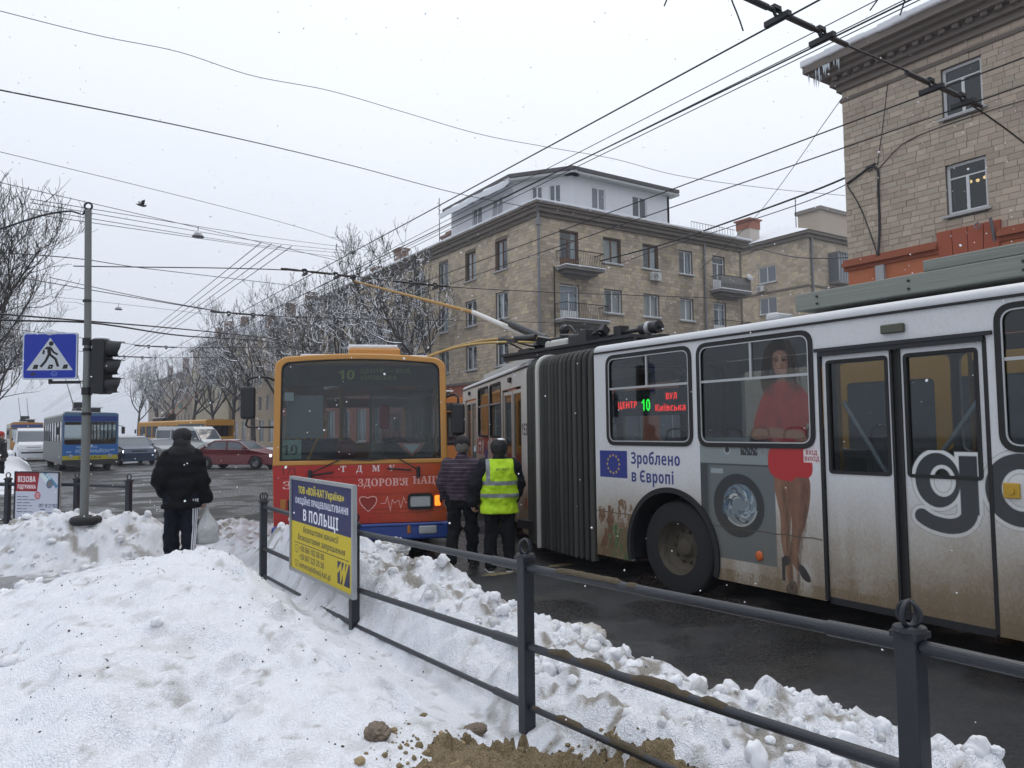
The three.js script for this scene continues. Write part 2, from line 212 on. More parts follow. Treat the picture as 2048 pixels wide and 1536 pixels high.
const snowy = (r) => { const k = r() < 0.55 ? 0.12 * r() : r() * r() * 0.8, f = 0.9 + 0.12 * r(); return lin(lerp(0.72, 0.25, k) * f, lerp(0.735, 0.22, k) * f, lerp(0.77, 0.175, k) * f); };
crumbs('snow_crumbs', ['broken clods of snow strewn over the kerb bank', 'smaller broken snow lumps scattered between the clods'], 'snow', 2000, 801, (x, z, r) => { const e = edgeX(z), b = z < -9.9 ? 0 : step(2.55, 3.0, x) * (1 - step(e - 0.05, e + 0.22, x)); const hp = clamp(1.15 - Math.hypot((x - 0.5) / 2.3, (z + 12) / 1.1)); const back = step(-7.0, -7.7, z) * step(-8.6, -8.2, z) * step(2.2, 1.6, x) * step(-3, -2, x); return clamp(b * 0.9 + hp * 0.8 + back * 0.4 + 0.25 * step(-0.2, -1.4, x) * step(-8, -7.5, z) + 0.004); }, (r) => 0.01 + 0.05 * Math.pow(r(), 2.8), snowy, M(0xffffff, 0.85));
crumbs('sand_crumbs', ['brown clumps of damp sand on the spilled heap', 'finer brown sand clumps around the heap'], 'sand', 1700, 805, (x, z) => step(1.12, 0.5, Math.hypot((x - 1.88) / 0.74, (z + 2.66) / 0.92)), (r) => 0.004 + 0.018 * Math.pow(r(), 2.8), (r) => { const k = 0.7 + 0.6 * r(); return lin(0.23 * k, 0.175 * k, 0.1 * k); }, M(0xffffff, 0.95));

crumbs('grit', ['dark grit specks sprinkled over the snow mound', 'darker grit specks sprinkled over the snow mound'], 'grit', 900, 809, (x, z) => step(2.6, 2.2, x) * step(-3.4, -2.4, x) * step(-8, -7.4, z) * clamp(0.15 + 1.6 * (fbm(x * 1.3, z * 1.3, 230, 3) - 0.45)), (r) => 0.003 + 0.006 * r() * r(), (r) => { const k = 0.6 + 0.8 * r(); return lin(0.1 * k, 0.085 * k, 0.065 * k); }, M(0xffffff, 0.95));
// ---------------------------------------------------------------- buildings
function freeRuns(s0, s1, y0, y1, openings) { let runs = [[s0, s1]]; for (const o of openings) if (o[3] > y0 + 0.02 && o[2] < y1 - 0.02) runs = runs.flatMap(([a, b]) => (o[1] <= a || o[0] >= b ? [[a, b]] : [[a, Math.min(b, o[0])], [Math.max(a, o[1]), b]].filter(([p, q]) => q - p > 0.03))); return runs; }
function blocksOf(s0, s1, y0, y1, openings, ch, bl, seed) {
  const r = rng(seed), out = []; let row = 0;
  for (let y = y0; y < y1 - 0.05; y += ch, row++) for (const [a, b] of freeRuns(s0, s1, y, y + ch, openings)) {
    let s = a; let first = (row % 2) * 0.5 + 0.5;
    while (s < b - 0.01) { let w = bl * lerp(0.7, 1.3, r()) * (s === a ? first : 1); if (b - s - w < bl * 0.35) w = b - s; out.push([s + 0.006, Math.min(b, s + w) - 0.006, y + 0.006, Math.min(y1, y + ch) - 0.006, r(), r()]); s += w; }
  }
  return out;
}
function mergedBlocks(list, tone) {
  const pos = [], nor = [], col = [], uv = [];
  const quad = (a, b, c, d, n, k) => { for (const p of [a, b, c, a, c, d]) { pos.push(...p); nor.push(...n); col.push(...k); uv.push(p[0] + p[2], p[1]); } };
  for (const [s0, s1, y0, y1, r1, r2] of list) { const z = 0.012 + 0.014 * r2, k = tone(r1, r2, (s0 + s1) / 2, y0);
    quad([s0, y0, z], [s1, y0, z], [s1, y1, z], [s0, y1, z], [0, 0, 1], k); quad([s0, y1, z], [s1, y1, z], [s1, y1, 0], [s0, y1, 0], [0, 1, 0], k); quad([s0, y0, 0], [s1, y0, 0], [s1, y0, z], [s0, y0, z], [0, -1, 0], k);
    quad([s1, y0, z], [s1, y0, 0], [s1, y1, 0], [s1, y1, z], [1, 0, 0], k); quad([s0, y0, 0], [s0, y0, z], [s0, y1, z], [s0, y1, 0], [-1, 0, 0], k); }
  const g = new THREE.BufferGeometry(); for (const [n, a, k] of [['position', pos, 3], ['normal', nor, 3], ['color', col, 3], ['uv', uv, 2]]) g.setAttribute(n, new THREE.Float32BufferAttribute(a, k)); return g;
}
const mBlocks = M(0xffffff, 0.88, { vertexColors: true, bumpMap: retex(tNoise, 1.2), bumpScale: 0.012 });
const mMortar = M([0.13, 0.115, 0.1], 0.95), mMortarA = M([0.17, 0.145, 0.115], 0.95);
function wallShape(s0, s1, y0, y1, openings) { const s = new THREE.Shape([new THREE.Vector2(s0, y0), new THREE.Vector2(s1, y0), new THREE.Vector2(s1, y1), new THREE.Vector2(s0, y1)]); for (const o of openings) { const h = new THREE.Path(); h.moveTo(o[0], o[2]); h.lineTo(o[0], o[3]); h.lineTo(o[1], o[3]); h.lineTo(o[1], o[2]); s.holes.push(h); } return s; }
const mFrameW = M([0.62, 0.63, 0.64], 0.5), mFrameB = M([0.13, 0.07, 0.04], 0.6), mFrameG = M([0.36, 0.37, 0.37], 0.6), mSill = M([0.4, 0.4, 0.4], 0.7);
const panes = [mPane, P([0.15, 0.165, 0.19], 0.08), P([0.06, 0.07, 0.085], 0.05), P([0.24, 0.255, 0.27], 0.12)];
const mGlassWin = P([0.86, 0.9, 0.92], 0.02, { transmission: 1, thickness: 0, ior: 1.5 }), mRoom = M([0.5, 0.47, 0.42], 0.9), curtains = [M([0.62, 0.62, 0.6], 0.9, { side: THREE.DoubleSide }), M([0.5, 0.46, 0.38], 0.9, { side: THREE.DoubleSide }), M([0.45, 0.47, 0.5], 0.9, { side: THREE.DoubleSide })];
let winSeed = rng(404);
function windowAt(parent, f, [s0, s1, y0, y1], { frame = mFrameW, lay = 'T', sill = true, glass, snow = false, depth = 0.14, deep = false } = {}) { // f places a wall-local mesh
  const w = s1 - s0, h = y1 - y0, b = new GB(), t = 0.085;
  b.b2(0, t, 0, h, -0.03, 0.03).b2(w - t, w, 0, h, -0.03, 0.03).b2(t, w - t, 0, t, -0.03, 0.03).b2(t, w - t, h - t, h, -0.03, 0.03);
  const cells = [], g = 0.045; const top = lay === 'T' ? h * 0.72 : h;
  if (lay === 'T') { b.b2(t, w - t, top - g / 2, top + g / 2, -0.03, 0.028); cells.push([t, w - t, top + g / 2, h - t]); b.b2(w / 2 - g, w / 2 + g, t, top - g / 2, -0.03, 0.033); cells.push([t, w / 2 - g, t, top - g / 2], [w / 2 + g, w - t, t, top - g / 2]); }
  else if (lay === '2') { b.b2(w / 2 - g, w / 2 + g, t, h - t, -0.03, 0.033); cells.push([t, w / 2 - g, t, h - t], [w / 2 + g, w - t, t, h - t]); }
  else if (lay === 'D') { const m = h * 0.3; b.b2(w / 2 - g, w / 2 + g, t, h * 0.8, -0.03, 0.033).b2(t, w - t, h * 0.8 - g, h * 0.8, -0.03, 0.028).b2(t, w / 2 - g, t, m, -0.02, 0.02).b2(w / 2 + g, w - t, t, m, -0.02, 0.02); cells.push([t, w - t, h * 0.8, h - t], [t, w / 2 - g, m, h * 0.8 - g], [w / 2 + g, w - t, m, h * 0.8 - g]); }
  const m = f(add(parent, 'window', b, frame), s0, y0, -depth);
  const real = deep && !glass, gm = glass ?? (real ? mGlassWin : panes[Math.floor(winSeed() * panes.length)]);
  if (real) { const x0 = -0.6, x1 = w + 0.6, b0 = h > 2 ? -0.05 : -0.75, b1 = h + 0.3, d = -2.2; add(m, 'room', new GB().b2(x0, x1, b0 - 0.04, b0, d, -0.21).b2(x0, x1, b1, b1 + 0.04, d, -0.21).b2(x0 - 0.04, x0, b0 - 0.04, b1 + 0.04, d, -0.21).b2(x1, x1 + 0.04, b0 - 0.04, b1 + 0.04, d, -0.21).b2(x0 - 0.04, x1 + 0.04, b0 - 0.04, b1 + 0.04, d - 0.04, d), mRoom); const q = winSeed();
    if (q < 0.8) { const c = new GB(), cw = q < 0.3 ? w * 0.5 : w * (0.16 + 0.2 * winSeed()); for (const [a, b2] of [[0.02, cw], [w - cw, w - 0.02]]) { const n = Math.max(3, Math.round((b2 - a) / 0.05)), gq = new THREE.PlaneGeometry(b2 - a, h - 0.06, n * 2, 1), p = gq.attributes.position; for (let i = 0; i < p.count; i++) p.setZ(i, 0.022 * Math.sin(p.getX(i) * 62 + q * 9)); gq.computeVertexNormals(); c.at(gq, (a + b2) / 2, h / 2, -0.2); } add(m, 'curtain', c, curtains[Math.floor(winSeed() * 3)]); } }
  for (const c of cells) add(m, 'pane', new GB().b2(c[0] - 0.005, c[1] + 0.005, c[2] - 0.005, c[3] + 0.005, -0.01, 0.0), gm);
  if (sill) add(m, 'sill', new GB().b2(-0.12, w + 0.12, -0.1, -0.02, -0.02, depth + 0.14), mSill);
  if (snow) add(m, 'sill_snow', new GB().rbox(w / 2, 0.0, depth + 0.04, w + 0.2, 0.05, 0.16, 0.02), mSnow);
  return m;
}
const placer = (pos, ry) => { const a = ry === undefined ? 0 : ry; return (m, s, y, z = 0) => { const v = V(s, y, z).applyAxisAngle(V(0, 1, 0), a); m.position.set(pos[0] + v.x, pos[1] + v.y, pos[2] + v.z); m.rotation.y = a; return m; }; };
const HALF = -Math.PI / 2;
const toneA = (r1, r2, s, y) => { const k = (0.76 + 0.36 * r1) * (0.92 + 0.16 * fbm(s * 0.35 + 9, y * 0.5, 121, 3)), w = r2 > 0.85 ? 1.12 : 1, dk = 1 - 0.3 * step(0.56, 0.72, fbm(s * 0.5, y * 0.22, 125, 4)); return [0.49 * k * w * dk, 0.41 * k * w * dk, 0.315 * k * dk]; };
const toneR = (r1, r2, s, y) => { const k = (0.84 + 0.24 * r1) * (0.9 + 0.2 * fbm(s * 0.5 + 3, y * 0.6, 131, 3)), p = r2 > 0.8 ? 1.05 : 1; return [0.45 * k, 0.365 * k * p, 0.29 * k * p]; };
const mCornice = M([0.2, 0.175, 0.15], 0.9, { bumpMap: retex(tNoise, 1), bumpScale: 0.03 }), mPipe = M([0.2, 0.2, 0.205], 0.5, { metalness: 0.4 }), mRoofDark = M([0.09, 0.085, 0.085], 0.8), mRedPlaster = M([0.32, 0.1, 0.055], 0.85, { bumpMap: retex(tNoise, 0.8), bumpScale: 0.02 }), mOrangePlaster = M([0.46, 0.15, 0.07], 0.85, { bumpMap: retex(tNoise, 0.8), bumpScale: 0.02 });
const mIron = M([0.035, 0.03, 0.028], 0.6, { metalness: 0.4 }), mConcrete = M([0.24, 0.23, 0.22], 0.9, { bumpMap: retex(tNoise, 1.5), bumpScale: 0.02 });
function balcony(parent, f, s0, s1, y, dep, { snow = true, panel } = {}) {
  const b = new GB().b2(0, s1 - s0, -0.16, 0, 0, dep).b2(0.3, s1 - s0 - 0.3, -0.34, -0.16, 0, dep * 0.7).b2(0.6, s1 - s0 - 0.6, -0.5, -0.34, 0, dep * 0.35), m = f(add(parent, 'balcony', b, mConcrete), s0, y, 0.02), w = s1 - s0;
  const r = new GB().box(w / 2, 0.95, dep - 0.05, w - 0.04, 0.04, 0.04).box(0.04, 0.95, dep / 2, 0.04, 0.04, dep - 0.1).box(w - 0.04, 0.95, dep / 2, 0.04, 0.04, dep - 0.1).box(w / 2, 0.08, dep - 0.05, w - 0.04, 0.03, 0.03);
  add(m, 'handrail', r, mIron);
  const bar = new GB().tube([V(0, 0, 0), V(0, 0.25, 0.07), V(0, 0.5, 0.03), V(0, 0.95, 0)], 0.011, 4, 6).geo(), sbar = bar;
  for (let x = 0.06; x < w; x += 0.13) add(m, 'baluster', sbar, mIron, { pos: [x, 0, dep - 0.05] });
  for (const x of [0.04, w - 0.04]) for (let z = 0.12; z < dep - 0.1; z += 0.14) add(m, 'baluster', sbar, mIron, { pos: [x, 0, z], ry: x < 1 ? HALF : -HALF });
  if (snow) add(m, 'balcony_snow', new GB().rbox(w / 2, 0.03, dep / 2 + 0.05, w + 0.06, 0.09, dep + 0.06, 0.04), mSnow);
  if (panel) add(m, 'balcony_panel', new GB().b2(0.05, w - 0.05, 0.1, 0.9, dep - 0.03, dep - 0.01), panel);
  return m;
}
function airConditioner(parent, f, s, y) { const m = f(add(parent, 'air_conditioner', new GB().rbox(0, 0, 0.17, 0.8, 0.55, 0.3, 0.03), M([0.55, 0.55, 0.54], 0.5)), s, y, 0.02); add(m, 'fan_grille', new GB().torus(-0.12, 0, 0.325, 0.2, 0.015).torus(-0.12, 0, 0.325, 0.12, 0.012).cyl(V(-0.12, 0, 0.31), V(-0.12, 0, 0.33), 0.06), mBlack); return m; }
const A0 = [25, 0, -34.7];
{ // brick apartment block with the white attic
  const b = thing('apartment_building', 'beige brick four storey apartment block with white attic storey', 'building', A0);
  const fr = placer([0, 0, 0], 0), fl = placer([0, 0, 0], HALF), L = 17.3, LL = 41;
  const cols = [[1.45, 2.87], [4.8, 6.25], [8.07, 9.45], [11.34, 12.6], [14.55, 15.8]], rows = [[11.95, 13.5], [8.85, 10.3], [5.75, 7.3]];
  const oR = []; cols.forEach(([a, c], i) => rows.forEach(([y0, y1], j) => oR.push([a, c, (i === 0 || i === 4) && j < 2 ? y0 - 0.72 : y0, y1, i, j])));
  for (let i = 0; i < 4; i++) oR.push([1.2 + i * 4, 3.8 + i * 4, 0.9, 3.6, i, 3]);
  const oL = []; for (let i = 0; i < 10; i++) { const c = -4.05 - i * 3.77; [[11.7, 13.58], [8.65, 10.32], [5.75, 7.35]].forEach(([y0, y1], j) => oL.push([c - 0.7, c + 0.7, y0, y1, i, j])); oL.push([c - 1.1, c + 1.1, 0.9, 3.7, i, 3]); }
  const tb = (m, f) => f(m, 0, 0, 0);
  tb(add(b, 'wall', ext(wallShape(0, L, 0, 14.3, oR), 0.34).translate(0, 0, -0.34), mMortarA), fr);
  tb(add(b, 'wall', ext(wallShape(-LL, -0.34, 0, 14.3, oL), 0.34).translate(0, 0, -0.34), mMortarA), fl);
  add(b, 'wall', new GB().b2(L, L + 0.3, 0, 14.3, -14, -0.02).b2(0.4, L, 0, 14.3, -14.3, -14).b2(13, 13.3, 0, 14.3, -LL, -14.3).b2(0.36, 13, 0, 14.3, -LL - 0.02, -LL + 0.3), mMortarA);
  tb(add(b, 'brickwork', mergedBlocks(blocksOf(0, L, 4.95, 14.1, oR, 0.215, 0.43, 5), toneA), mBlocks, { kind: 'stuff' }), fr);
  tb(add(b, 'brickwork', mergedBlocks(blocksOf(-LL, 0, 4.95, 14.1, oL, 0.215, 0.43, 6), toneA), mBlocks, { kind: 'stuff' }), fl);
  tb(add(b, 'ground_floor_plaster', ext(wallShape(0, L, 0, 4.8, oR.filter((o) => o[5] === 3)), 0.04), mRedPlaster), fr); tb(add(b, 'ground_floor_plaster', ext(wallShape(-LL, 0, 0, 4.8, oL.filter((o) => o[5] === 3)), 0.04), mRedPlaster), fl);
  add(b, 'belt_course', new GB().b2(-0.14, L, 4.8, 4.95, 0, 0.14).b2(-0.14, 0, 4.8, 4.95, -LL, 0), mCornice);
  const cor = new GB(); for (const [y0, y1, o] of [[14.1, 14.32, 0.16], [14.32, 14.55, 0.36], [14.55, 14.7, 0.5], [14.7, 14.84, 0.62]]) cor.b2(-o, L + o, y0, y1, -0.3, o).b2(-o, 0.2, y0, y1, -LL, -0.3); add(b, 'cornice', cor, mCornice);
  const snowEdge = new GB(); { const r = rng(9); for (let s = -0.6; s < L + 0.6; s += 0.62) snowEdge.rbox(s + 0.31, 14.88, 0.3, 0.66, 0.12 + 0.06 * r(), 0.62 + 0.1 * r(), 0.04); for (let s = 0; s < LL; s += 0.62) snowEdge.rbox(-0.3, 14.88, -s - 0.31, 0.62 + 0.1 * r(), 0.12 + 0.06 * r(), 0.66, 0.04); } add(b, 'cornice_snow', snowEdge, mSnow);
  // roof deck under the attic and pitched ends
  const roof = new THREE.BufferGeometry(); { const y0 = 14.86, y1 = 17.2, q = [[0, y0, 0], [L, y0, 0], [L, y0, -14], [0, y0, -14], [6.5, y1, -6.5], [L - 6, y1, -6.5], [6.5, y1, -LL + 5], [0, y0, -LL], [13, y0, -LL], [13, y0, -14]]; roof.setAttribute('position', new THREE.Float32BufferAttribute([0, 1, 5, 0, 5, 4, 1, 2, 5, 2, 9, 5, 9, 4, 5, 0, 4, 6, 0, 6, 7, 7, 6, 8, 8, 6, 4, 8, 4, 9].flatMap((i) => q[i]), 3)); roof.computeVertexNormals(); roof.setAttribute('uv', new THREE.Float32BufferAttribute(new Array(60).fill(0).map((_, i) => (i * 0.37) % 7), 2)); }
  add(b, 'roof', roof, M([0.5, 0.52, 0.55], 0.85));
  // attic: chamfered corner, white render
  const att = [[1.2, -12.6], [1.2, -4.4], [3.5, -1.3], [11.9, -1.3], [11.9, -10]], ay0 = 14.9, ay1 = 17.5, mAtt = M([0.6, 0.61, 0.63], 0.8, { bumpMap: retex(tNoise, 0.6), bumpScale: 0.02 });
  const aw = [[[3.0, 4.3], [5.6, 6.9]], [[1.2, 1.95], [2.35, 3.15]], [[1.55, 2.7], [5.0, 6.3]], []];
  for (let i = 0; i < 4; i++) { const [x0, z0] = att[i], [x1, z1] = att[i + 1], len = Math.hypot(x1 - x0, z1 - z0), a = -Math.atan2(z1 - z0, x1 - x0), f = placer([x0, ay0, z0], a);
    const ops = aw[i].map(([p, q]) => [p, q, 0.75, 2.2]); f(add(b, 'attic_wall', ext(wallShape(0, len, 0, ay1 - ay0, ops), 0.2).translate(0, 0, -0.2), mAtt), 0, 0, 0);
    for (const o of ops) windowAt(b, f, o, { lay: '2', frame: mFrameW, depth: 0.08, sill: false });
    if (i === 1 || i === 2) f(add(b, 'attic_eave', new GB().b2(-0.45, len + 0.45, ay1 - ay0, ay1 - ay0 + 0.14, -0.3, 0.55), mFrameG), 0, 0, 0); }
  const rs = new THREE.Shape(att.map(([x, z]) => new THREE.Vector2(x, -z))); rs.autoClose = true;
  add(b, 'attic_roof', ext(rs, 0.22, { bevelEnabled: true, bevelSize: 0.5, bevelThickness: 0.1, bevelSegments: 2 }).rotateX(HALF).translate(0, ay1 + 0.22, 0), mRoofDark);
  // overhanging snow cornice on the attic's street side
  { const g = new THREE.BoxGeometry(1.5, 0.35, 8.4, 10, 4, 40), p = g.attributes.position; for (let i = 0; i < p.count; i++) { const x = p.getX(i), y = p.getY(i), z = p.getZ(i); p.setXYZ(i, x, y - 0.75 * step(0.3, -0.75, x) + 0.24 * (fbm(z * 1.4, x * 2, 141, 3) - 0.5), z); } g.computeVertexNormals(); add(b, 'roof_snow', g.translate(0.95, ay1 + 0.42, -8.4), mSnow); }
  for (const o of oR) if (o[5] === 3) windowAt(b, fr, o, { lay: '2', frame: mFrameG }); else windowAt(b, fr, o, { lay: (o[4] === 0 || o[4] === 4) && o[5] < 2 ? 'D' : '2', frame: o[5] === 0 && o[4] < 3 ? mFrameB : mFrameW, sill: !((o[4] === 0 || o[4] === 4) && o[5] < 2), snow: o[4] > 0 && o[4] < 4 && o[5] < 2, deep: true });
  for (const o of oL) windowAt(b, fl, o, { lay: o[5] === 3 ? '2' : '2', frame: o[5] === 0 && o[4] < 2 ? mFrameB : o[4] % 3 === 2 ? mFrameG : mFrameW, deep: o[4] < 5 && o[5] < 3 });
  balcony(b, fr, 1.1, 4.05, 11.2, 1.0); balcony(b, fr, 1.0, 4.35, 8.1, 1.0); balcony(b, fr, 14.2, 17.3, 11.05, 1.0, { panel: M([0.2, 0.19, 0.18], 0.8) }); balcony(b, fr, 14.2, 17.2, 8.0, 1.0);
  balcony(b, fl, -20.3, -17.9, 8.0, 1.0);
  airConditioner(b, fr, 9.0, 11.45);
  add(b, 'downpipe', new GB().cyl(V(-0.2, 0, 0.2), V(-0.2, 14.2, 0.2), 0.085).cyl(V(-0.2, 14.2, 0.2), V(-0.4, 14.6, 0.4), 0.085).rbox(-0.2, 13.7, 0.2, 0.26, 0.4, 0.26), mPipe); add(b, 'downpipe', new GB().cyl(V(13.65, 0, 0.15), V(13.65, 14.2, 0.15), 0.08), mPipe); add(b, 'cable', new GB().cyl(V(1.0, 2, 0.06), V(1.0, 11.3, 0.06), 0.035), mWire);
  const chim = (x, z, h, w = 0.9) => { const m = add(b, 'chimney', new GB().box(x, 15 + h / 2, z, w, h, w * 1.3).box(x, 15 + h, z, w + 0.2, 0.2, w * 1.3 + 0.2), M([0.2, 0.13, 0.1], 0.9)); return m; };
  chim(4, -18, 2.4); chim(3.5, -26, 2.9); chim(4.5, -33, 2.6, 1.2); chim(1.6, -13.2, 1.3, 0.5);
  add(b, 'satellite_dish', new GB().at(new THREE.SphereGeometry(0.42, 16, 6, 0, 6.3, 0, 0.8), 17.0, 11.9, 0.9, 1.1, 0.3, 0).cyl(V(17, 11.2, 0.6), V(17, 11.8, 0.8), 0.025), M([0.45, 0.45, 0.45], 0.5));
  const rl = new GB(); for (let x = 12.7; x < 17; x += 0.28) rl.cyl(V(x, 14.9, -0.1), V(x, 15.65, -0.1), 0.015, 0.015, 4); rl.box(14.9, 15.65, -0.1, 4.4, 0.03, 0.03); add(b, 'roof_railing', rl, mIron);
  add(b, 'aerial', new GB().cyl(V(1.5, 15, -15), V(1.5, 19.4, -15), 0.03).box(1.5, 18.9, -15, 0.9, 0.03, 0.03, 0, 0.8).box(1.5, 18.5, -15, 0.7, 0.03, 0.03, 0, 0.8).box(1.5, 18.1, -15, 0.5, 0.03, 0.03, 0, 0.8), mIron);
}
const R0 = [25, 0, -15.6];
{ // near block on the right: every block of stone is laid
  const b = thing('stone_building', 'grey brown stone block building with orange ground storey and dark cornice', 'building', R0), f = placer([0, 0, 0], HALF), L = 26;
  const ops = []; for (let i = 0; i < 6; i++) { const a = 3.5 + i * 4.1; ops.push([a, a + 1.22, 11.75, 13.37, i, 0], [a, a + 1.22, 8.55, 10.18, i, 1], [a - 0.1, a + 1.3, 5.0, 7.0, i, 2], [a - 0.4, a + 1.7, 0.8, 3.6, i, 3]); }
  f(add(b, 'wall', ext(wallShape(0, L, 0, 14.2, ops), 0.4).translate(0, 0, -0.4), mMortar), 0, 0, 0);
  add(b, 'wall', new GB().b2(0.42, 16, 0, 14.2, 0.02, 0.35).b2(15.7, 16, 0, 14.2, 0.35, L).b2(0.42, 15.7, 0, 14.2, L - 0.3, L), mMortar);
  const all = blocksOf(0, L, 7.78, 14.1, ops, 0.2, 0.4, 17), seen = all.filter((q) => q[0] < 7.2).sort((p, q) => p[0] - q[0]);
  const single = new Set(seen.filter((q) => q[2] < 13.6 && q[2] > 7.7).slice(0, 300)), mats = [0, 1, 2, 3, 4, 5].map((i) => { const k = toneR(i / 5, i % 2 ? 0.9 : 0.2, i, 9); return M(k, 0.88, { bumpMap: retex(tNoise, 0.5), bumpScale: 0.012 }); }), unit = new THREE.BoxGeometry(1, 1, 1);
  f(add(b, 'stonework', mergedBlocks(all.filter((q) => !single.has(q)), toneR), mBlocks, { kind: 'stuff' }), 0, 0, 0);
  for (const q of single) { const m = new THREE.Mesh(unit, mats[Math.floor(q[4] * 6)]); m.name = 'stone_block'; const d = 0.03 + 0.016 * q[5]; m.scale.set(q[1] - q[0], q[3] - q[2], d); f(m, (q[0] + q[1]) / 2, (q[2] + q[3]) / 2, d / 2 - 0.004); b.add(m); m.castShadow = m.receiveShadow = true; }
  f(add(b, 'ground_storey_plaster', ext(wallShape(0, L, 0, 7.5, ops.filter((o) => o[5] > 1)), 0.05), mOrangePlaster), 0, 0, 0);
  for (const [s, e] of [[-0.12, 3.2], [5.0, 7.3], [9.1, 11.4], [13.2, L]]) { const belt = new GB(); for (const [y0, y1, o] of [[7.36, 7.5, 0.12], [7.5, 7.64, 0.26], [7.64, 7.76, 0.16]]) belt.b2(s, e, y0, y1, 0.0, o); f(add(b, 'belt_course', belt, M([0.3, 0.09, 0.045], 0.85)), 0, 0, 0); }
  for (const a of [3.5, 7.6, 11.7]) for (let i = 0; i < 4; i++) { const s = new THREE.Shape(), w = 0.42, x0 = a - 0.22 + i * w, sk = (i - 2) * 0.05; s.moveTo(x0 + 0.012 - sk * -0.6, 7.1); s.lineTo(x0 + w - 0.012 + (sk + 0.05) * 0.6, 7.1); s.lineTo(x0 + w - 0.012 + (sk + 0.05) * 1.2, 8.04); s.lineTo(x0 + 0.012 + sk * 1.2, 8.04); f(add(b, 'voussoir', ext(s, 0.12), M([0.33, 0.085, 0.045], 0.85)), 0, 0, 0.01); }
  const cor = new GB(); for (const [y0, y1, o] of [[13.6, 13.72, 0.07], [14.0, 14.22, 0.14], [14.22, 14.36, 0.3], [14.5, 14.68, 0.55], [14.68, 14.82, 0.75], [14.82, 15.1, 0.95]]) cor.b2(-o, L, y0, y1, -0.02, o).b2(-o, 0.0, y0, y1, -6, -0.02); for (let s = -0.1; s < L; s += 0.42) cor.b2(s, s + 0.2, 14.36, 14.5, 0, 0.46); cor.b2(-0.3, L, 14.36, 14.5, -0.02, 0.28); f(add(b, 'cornice', cor, M([0.19, 0.16, 0.14], 0.9, { bumpMap: retex(tNoise, 1), bumpScale: 0.03 })), 0, 0, 0);
  { const sn = new GB(), r = rng(3); for (let s = -1; s < L; s += 0.5) sn.rbox(s + 0.25, 15.2, 0.45, 0.56, 0.2 + 0.12 * r(), 1.12 + 0.16 * r(), 0.07); f(add(b, 'roof_snow', sn, mSnow), 0, 0, 0); const rf = new THREE.Shape([new THREE.Vector2(-0.9, 0), new THREE.Vector2(7, 3), new THREE.Vector2(16, 0)]); add(b, 'roof', ext(rf, L).translate(0, 15.1, 0), M([0.5, 0.52, 0.56], 0.85)); }
  const ice = M([0.66, 0.72, 0.78], 0.15), r = rng(12); for (let i = 0; i < 26; i++) { const l = 0.15 + 0.75 * r() * r() + (i < 8 ? 0.25 : 0), s = i < 15 ? -0.9 + 0.75 * r() : -0.2 + 0.7 * r(), z = i < 15 ? 0.2 + 0.7 * r() : 0.9; const m = add(b, 'icicle', new THREE.ConeGeometry(0.028 + 0.02 * r(), l, 6).rotateX(Math.PI), ice); f(m, s, 14.84 - l / 2, z); }
  const room = mRoom;
  for (const o of ops) { const hero = o[4] === 0 && o[5] < 2; windowAt(b, f, o, { lay: o[5] > 1 ? '2' : 'T', frame: mFrameW, glass: hero ? mGlass : undefined, depth: 0.12 });
    if (hero) { f(add(b, 'room', new GB().b2(o[0] - 0.5, o[1] + 0.5, o[2] - 0.8, o[2] - 0.75, -2.4, -0.42).b2(o[0] - 0.5, o[1] + 0.5, o[3] + 0.3, o[3] + 0.35, -2.4, -0.42).b2(o[0] - 0.5, o[0] - 0.45, o[2] - 0.75, o[3] + 0.3, -2.4, -0.42).b2(o[1] + 0.45, o[1] + 0.5, o[2] - 0.75, o[3] + 0.3, -2.4, -0.42).b2(o[0] - 0.5, o[1] + 0.5, o[2] - 0.8, o[3] + 0.35, -2.45, -2.4), room), 0, 0, 0);
      if (o[5] === 0) continue; const lm = f(add(b, 'pendant_lamp', new GB().cyl(V(0.5, 1.9, -1), V(0.5, 1.3, -1), 0.012).cyl(V(0.28, 1.3, -1), V(0.72, 1.3, -1), 0.012), mDarkMetal), o[0], o[2], 0); add(lm, 'lamp_bulb', new GB().sph(0.28, 1.22, -1, 0.055).sph(0.5, 1.2, -1, 0.055).sph(0.72, 1.24, -1, 0.055), M([0.9, 0.6, 0.3], 0.5, { emissive: lin(1, 0.62, 0.25), emissiveIntensity: 2.2 })); } }
  f(add(b, 'cable', new GB().tube([V(0.1, 10.55, 0.08), V(0.6, 10.75, 0.07), V(1.05, 10.9, 0.07), V(1.25, 10.75, 0.07), V(1.26, 10, 0.07), V(1.24, 8.6, 0.07), V(1.22, 7.6, 0.2)], 0.04, 6, 40), mWire), 0, 0, 0);
  for (const [pts, r] of [[[V(0.1, 10.5, 0.07), V(0.55, 9.6, 0.06), V(1.0, 8.2, 0.06), V(1.2, 7.7, 0.2)], 0.02], [[V(1.3, 10.75, 0.06), V(2.2, 11.35, 0.06), V(4.6, 11.5, 0.05), V(9, 11.3, 0.06)], 0.014], [[V(1.25, 10.9, 0.05), V(1.5, 12.2, 0.05), V(1.75, 13.7, 0.05)], 0.012]]) f(add(b, 'cable', new GB().tube(pts, r, 5, 24), mWire), 0, 0, 0);
  f(add(b, 'conduit', new GB().b2(1.1, 1.4, 6.2, 7.34, 0.06, 0.2), M([0.33, 0.34, 0.35], 0.6)), 0, 0, 0);
  f(add(b, 'wire_bracket', new GB().cyl(V(4.9, 7.4, 0.1), V(4.9, 8.1, 0.35), 0.05).torus(4.5, 7.95, 0.3, 0.08, 0.02), mSteel), 0, 0, 0);
}
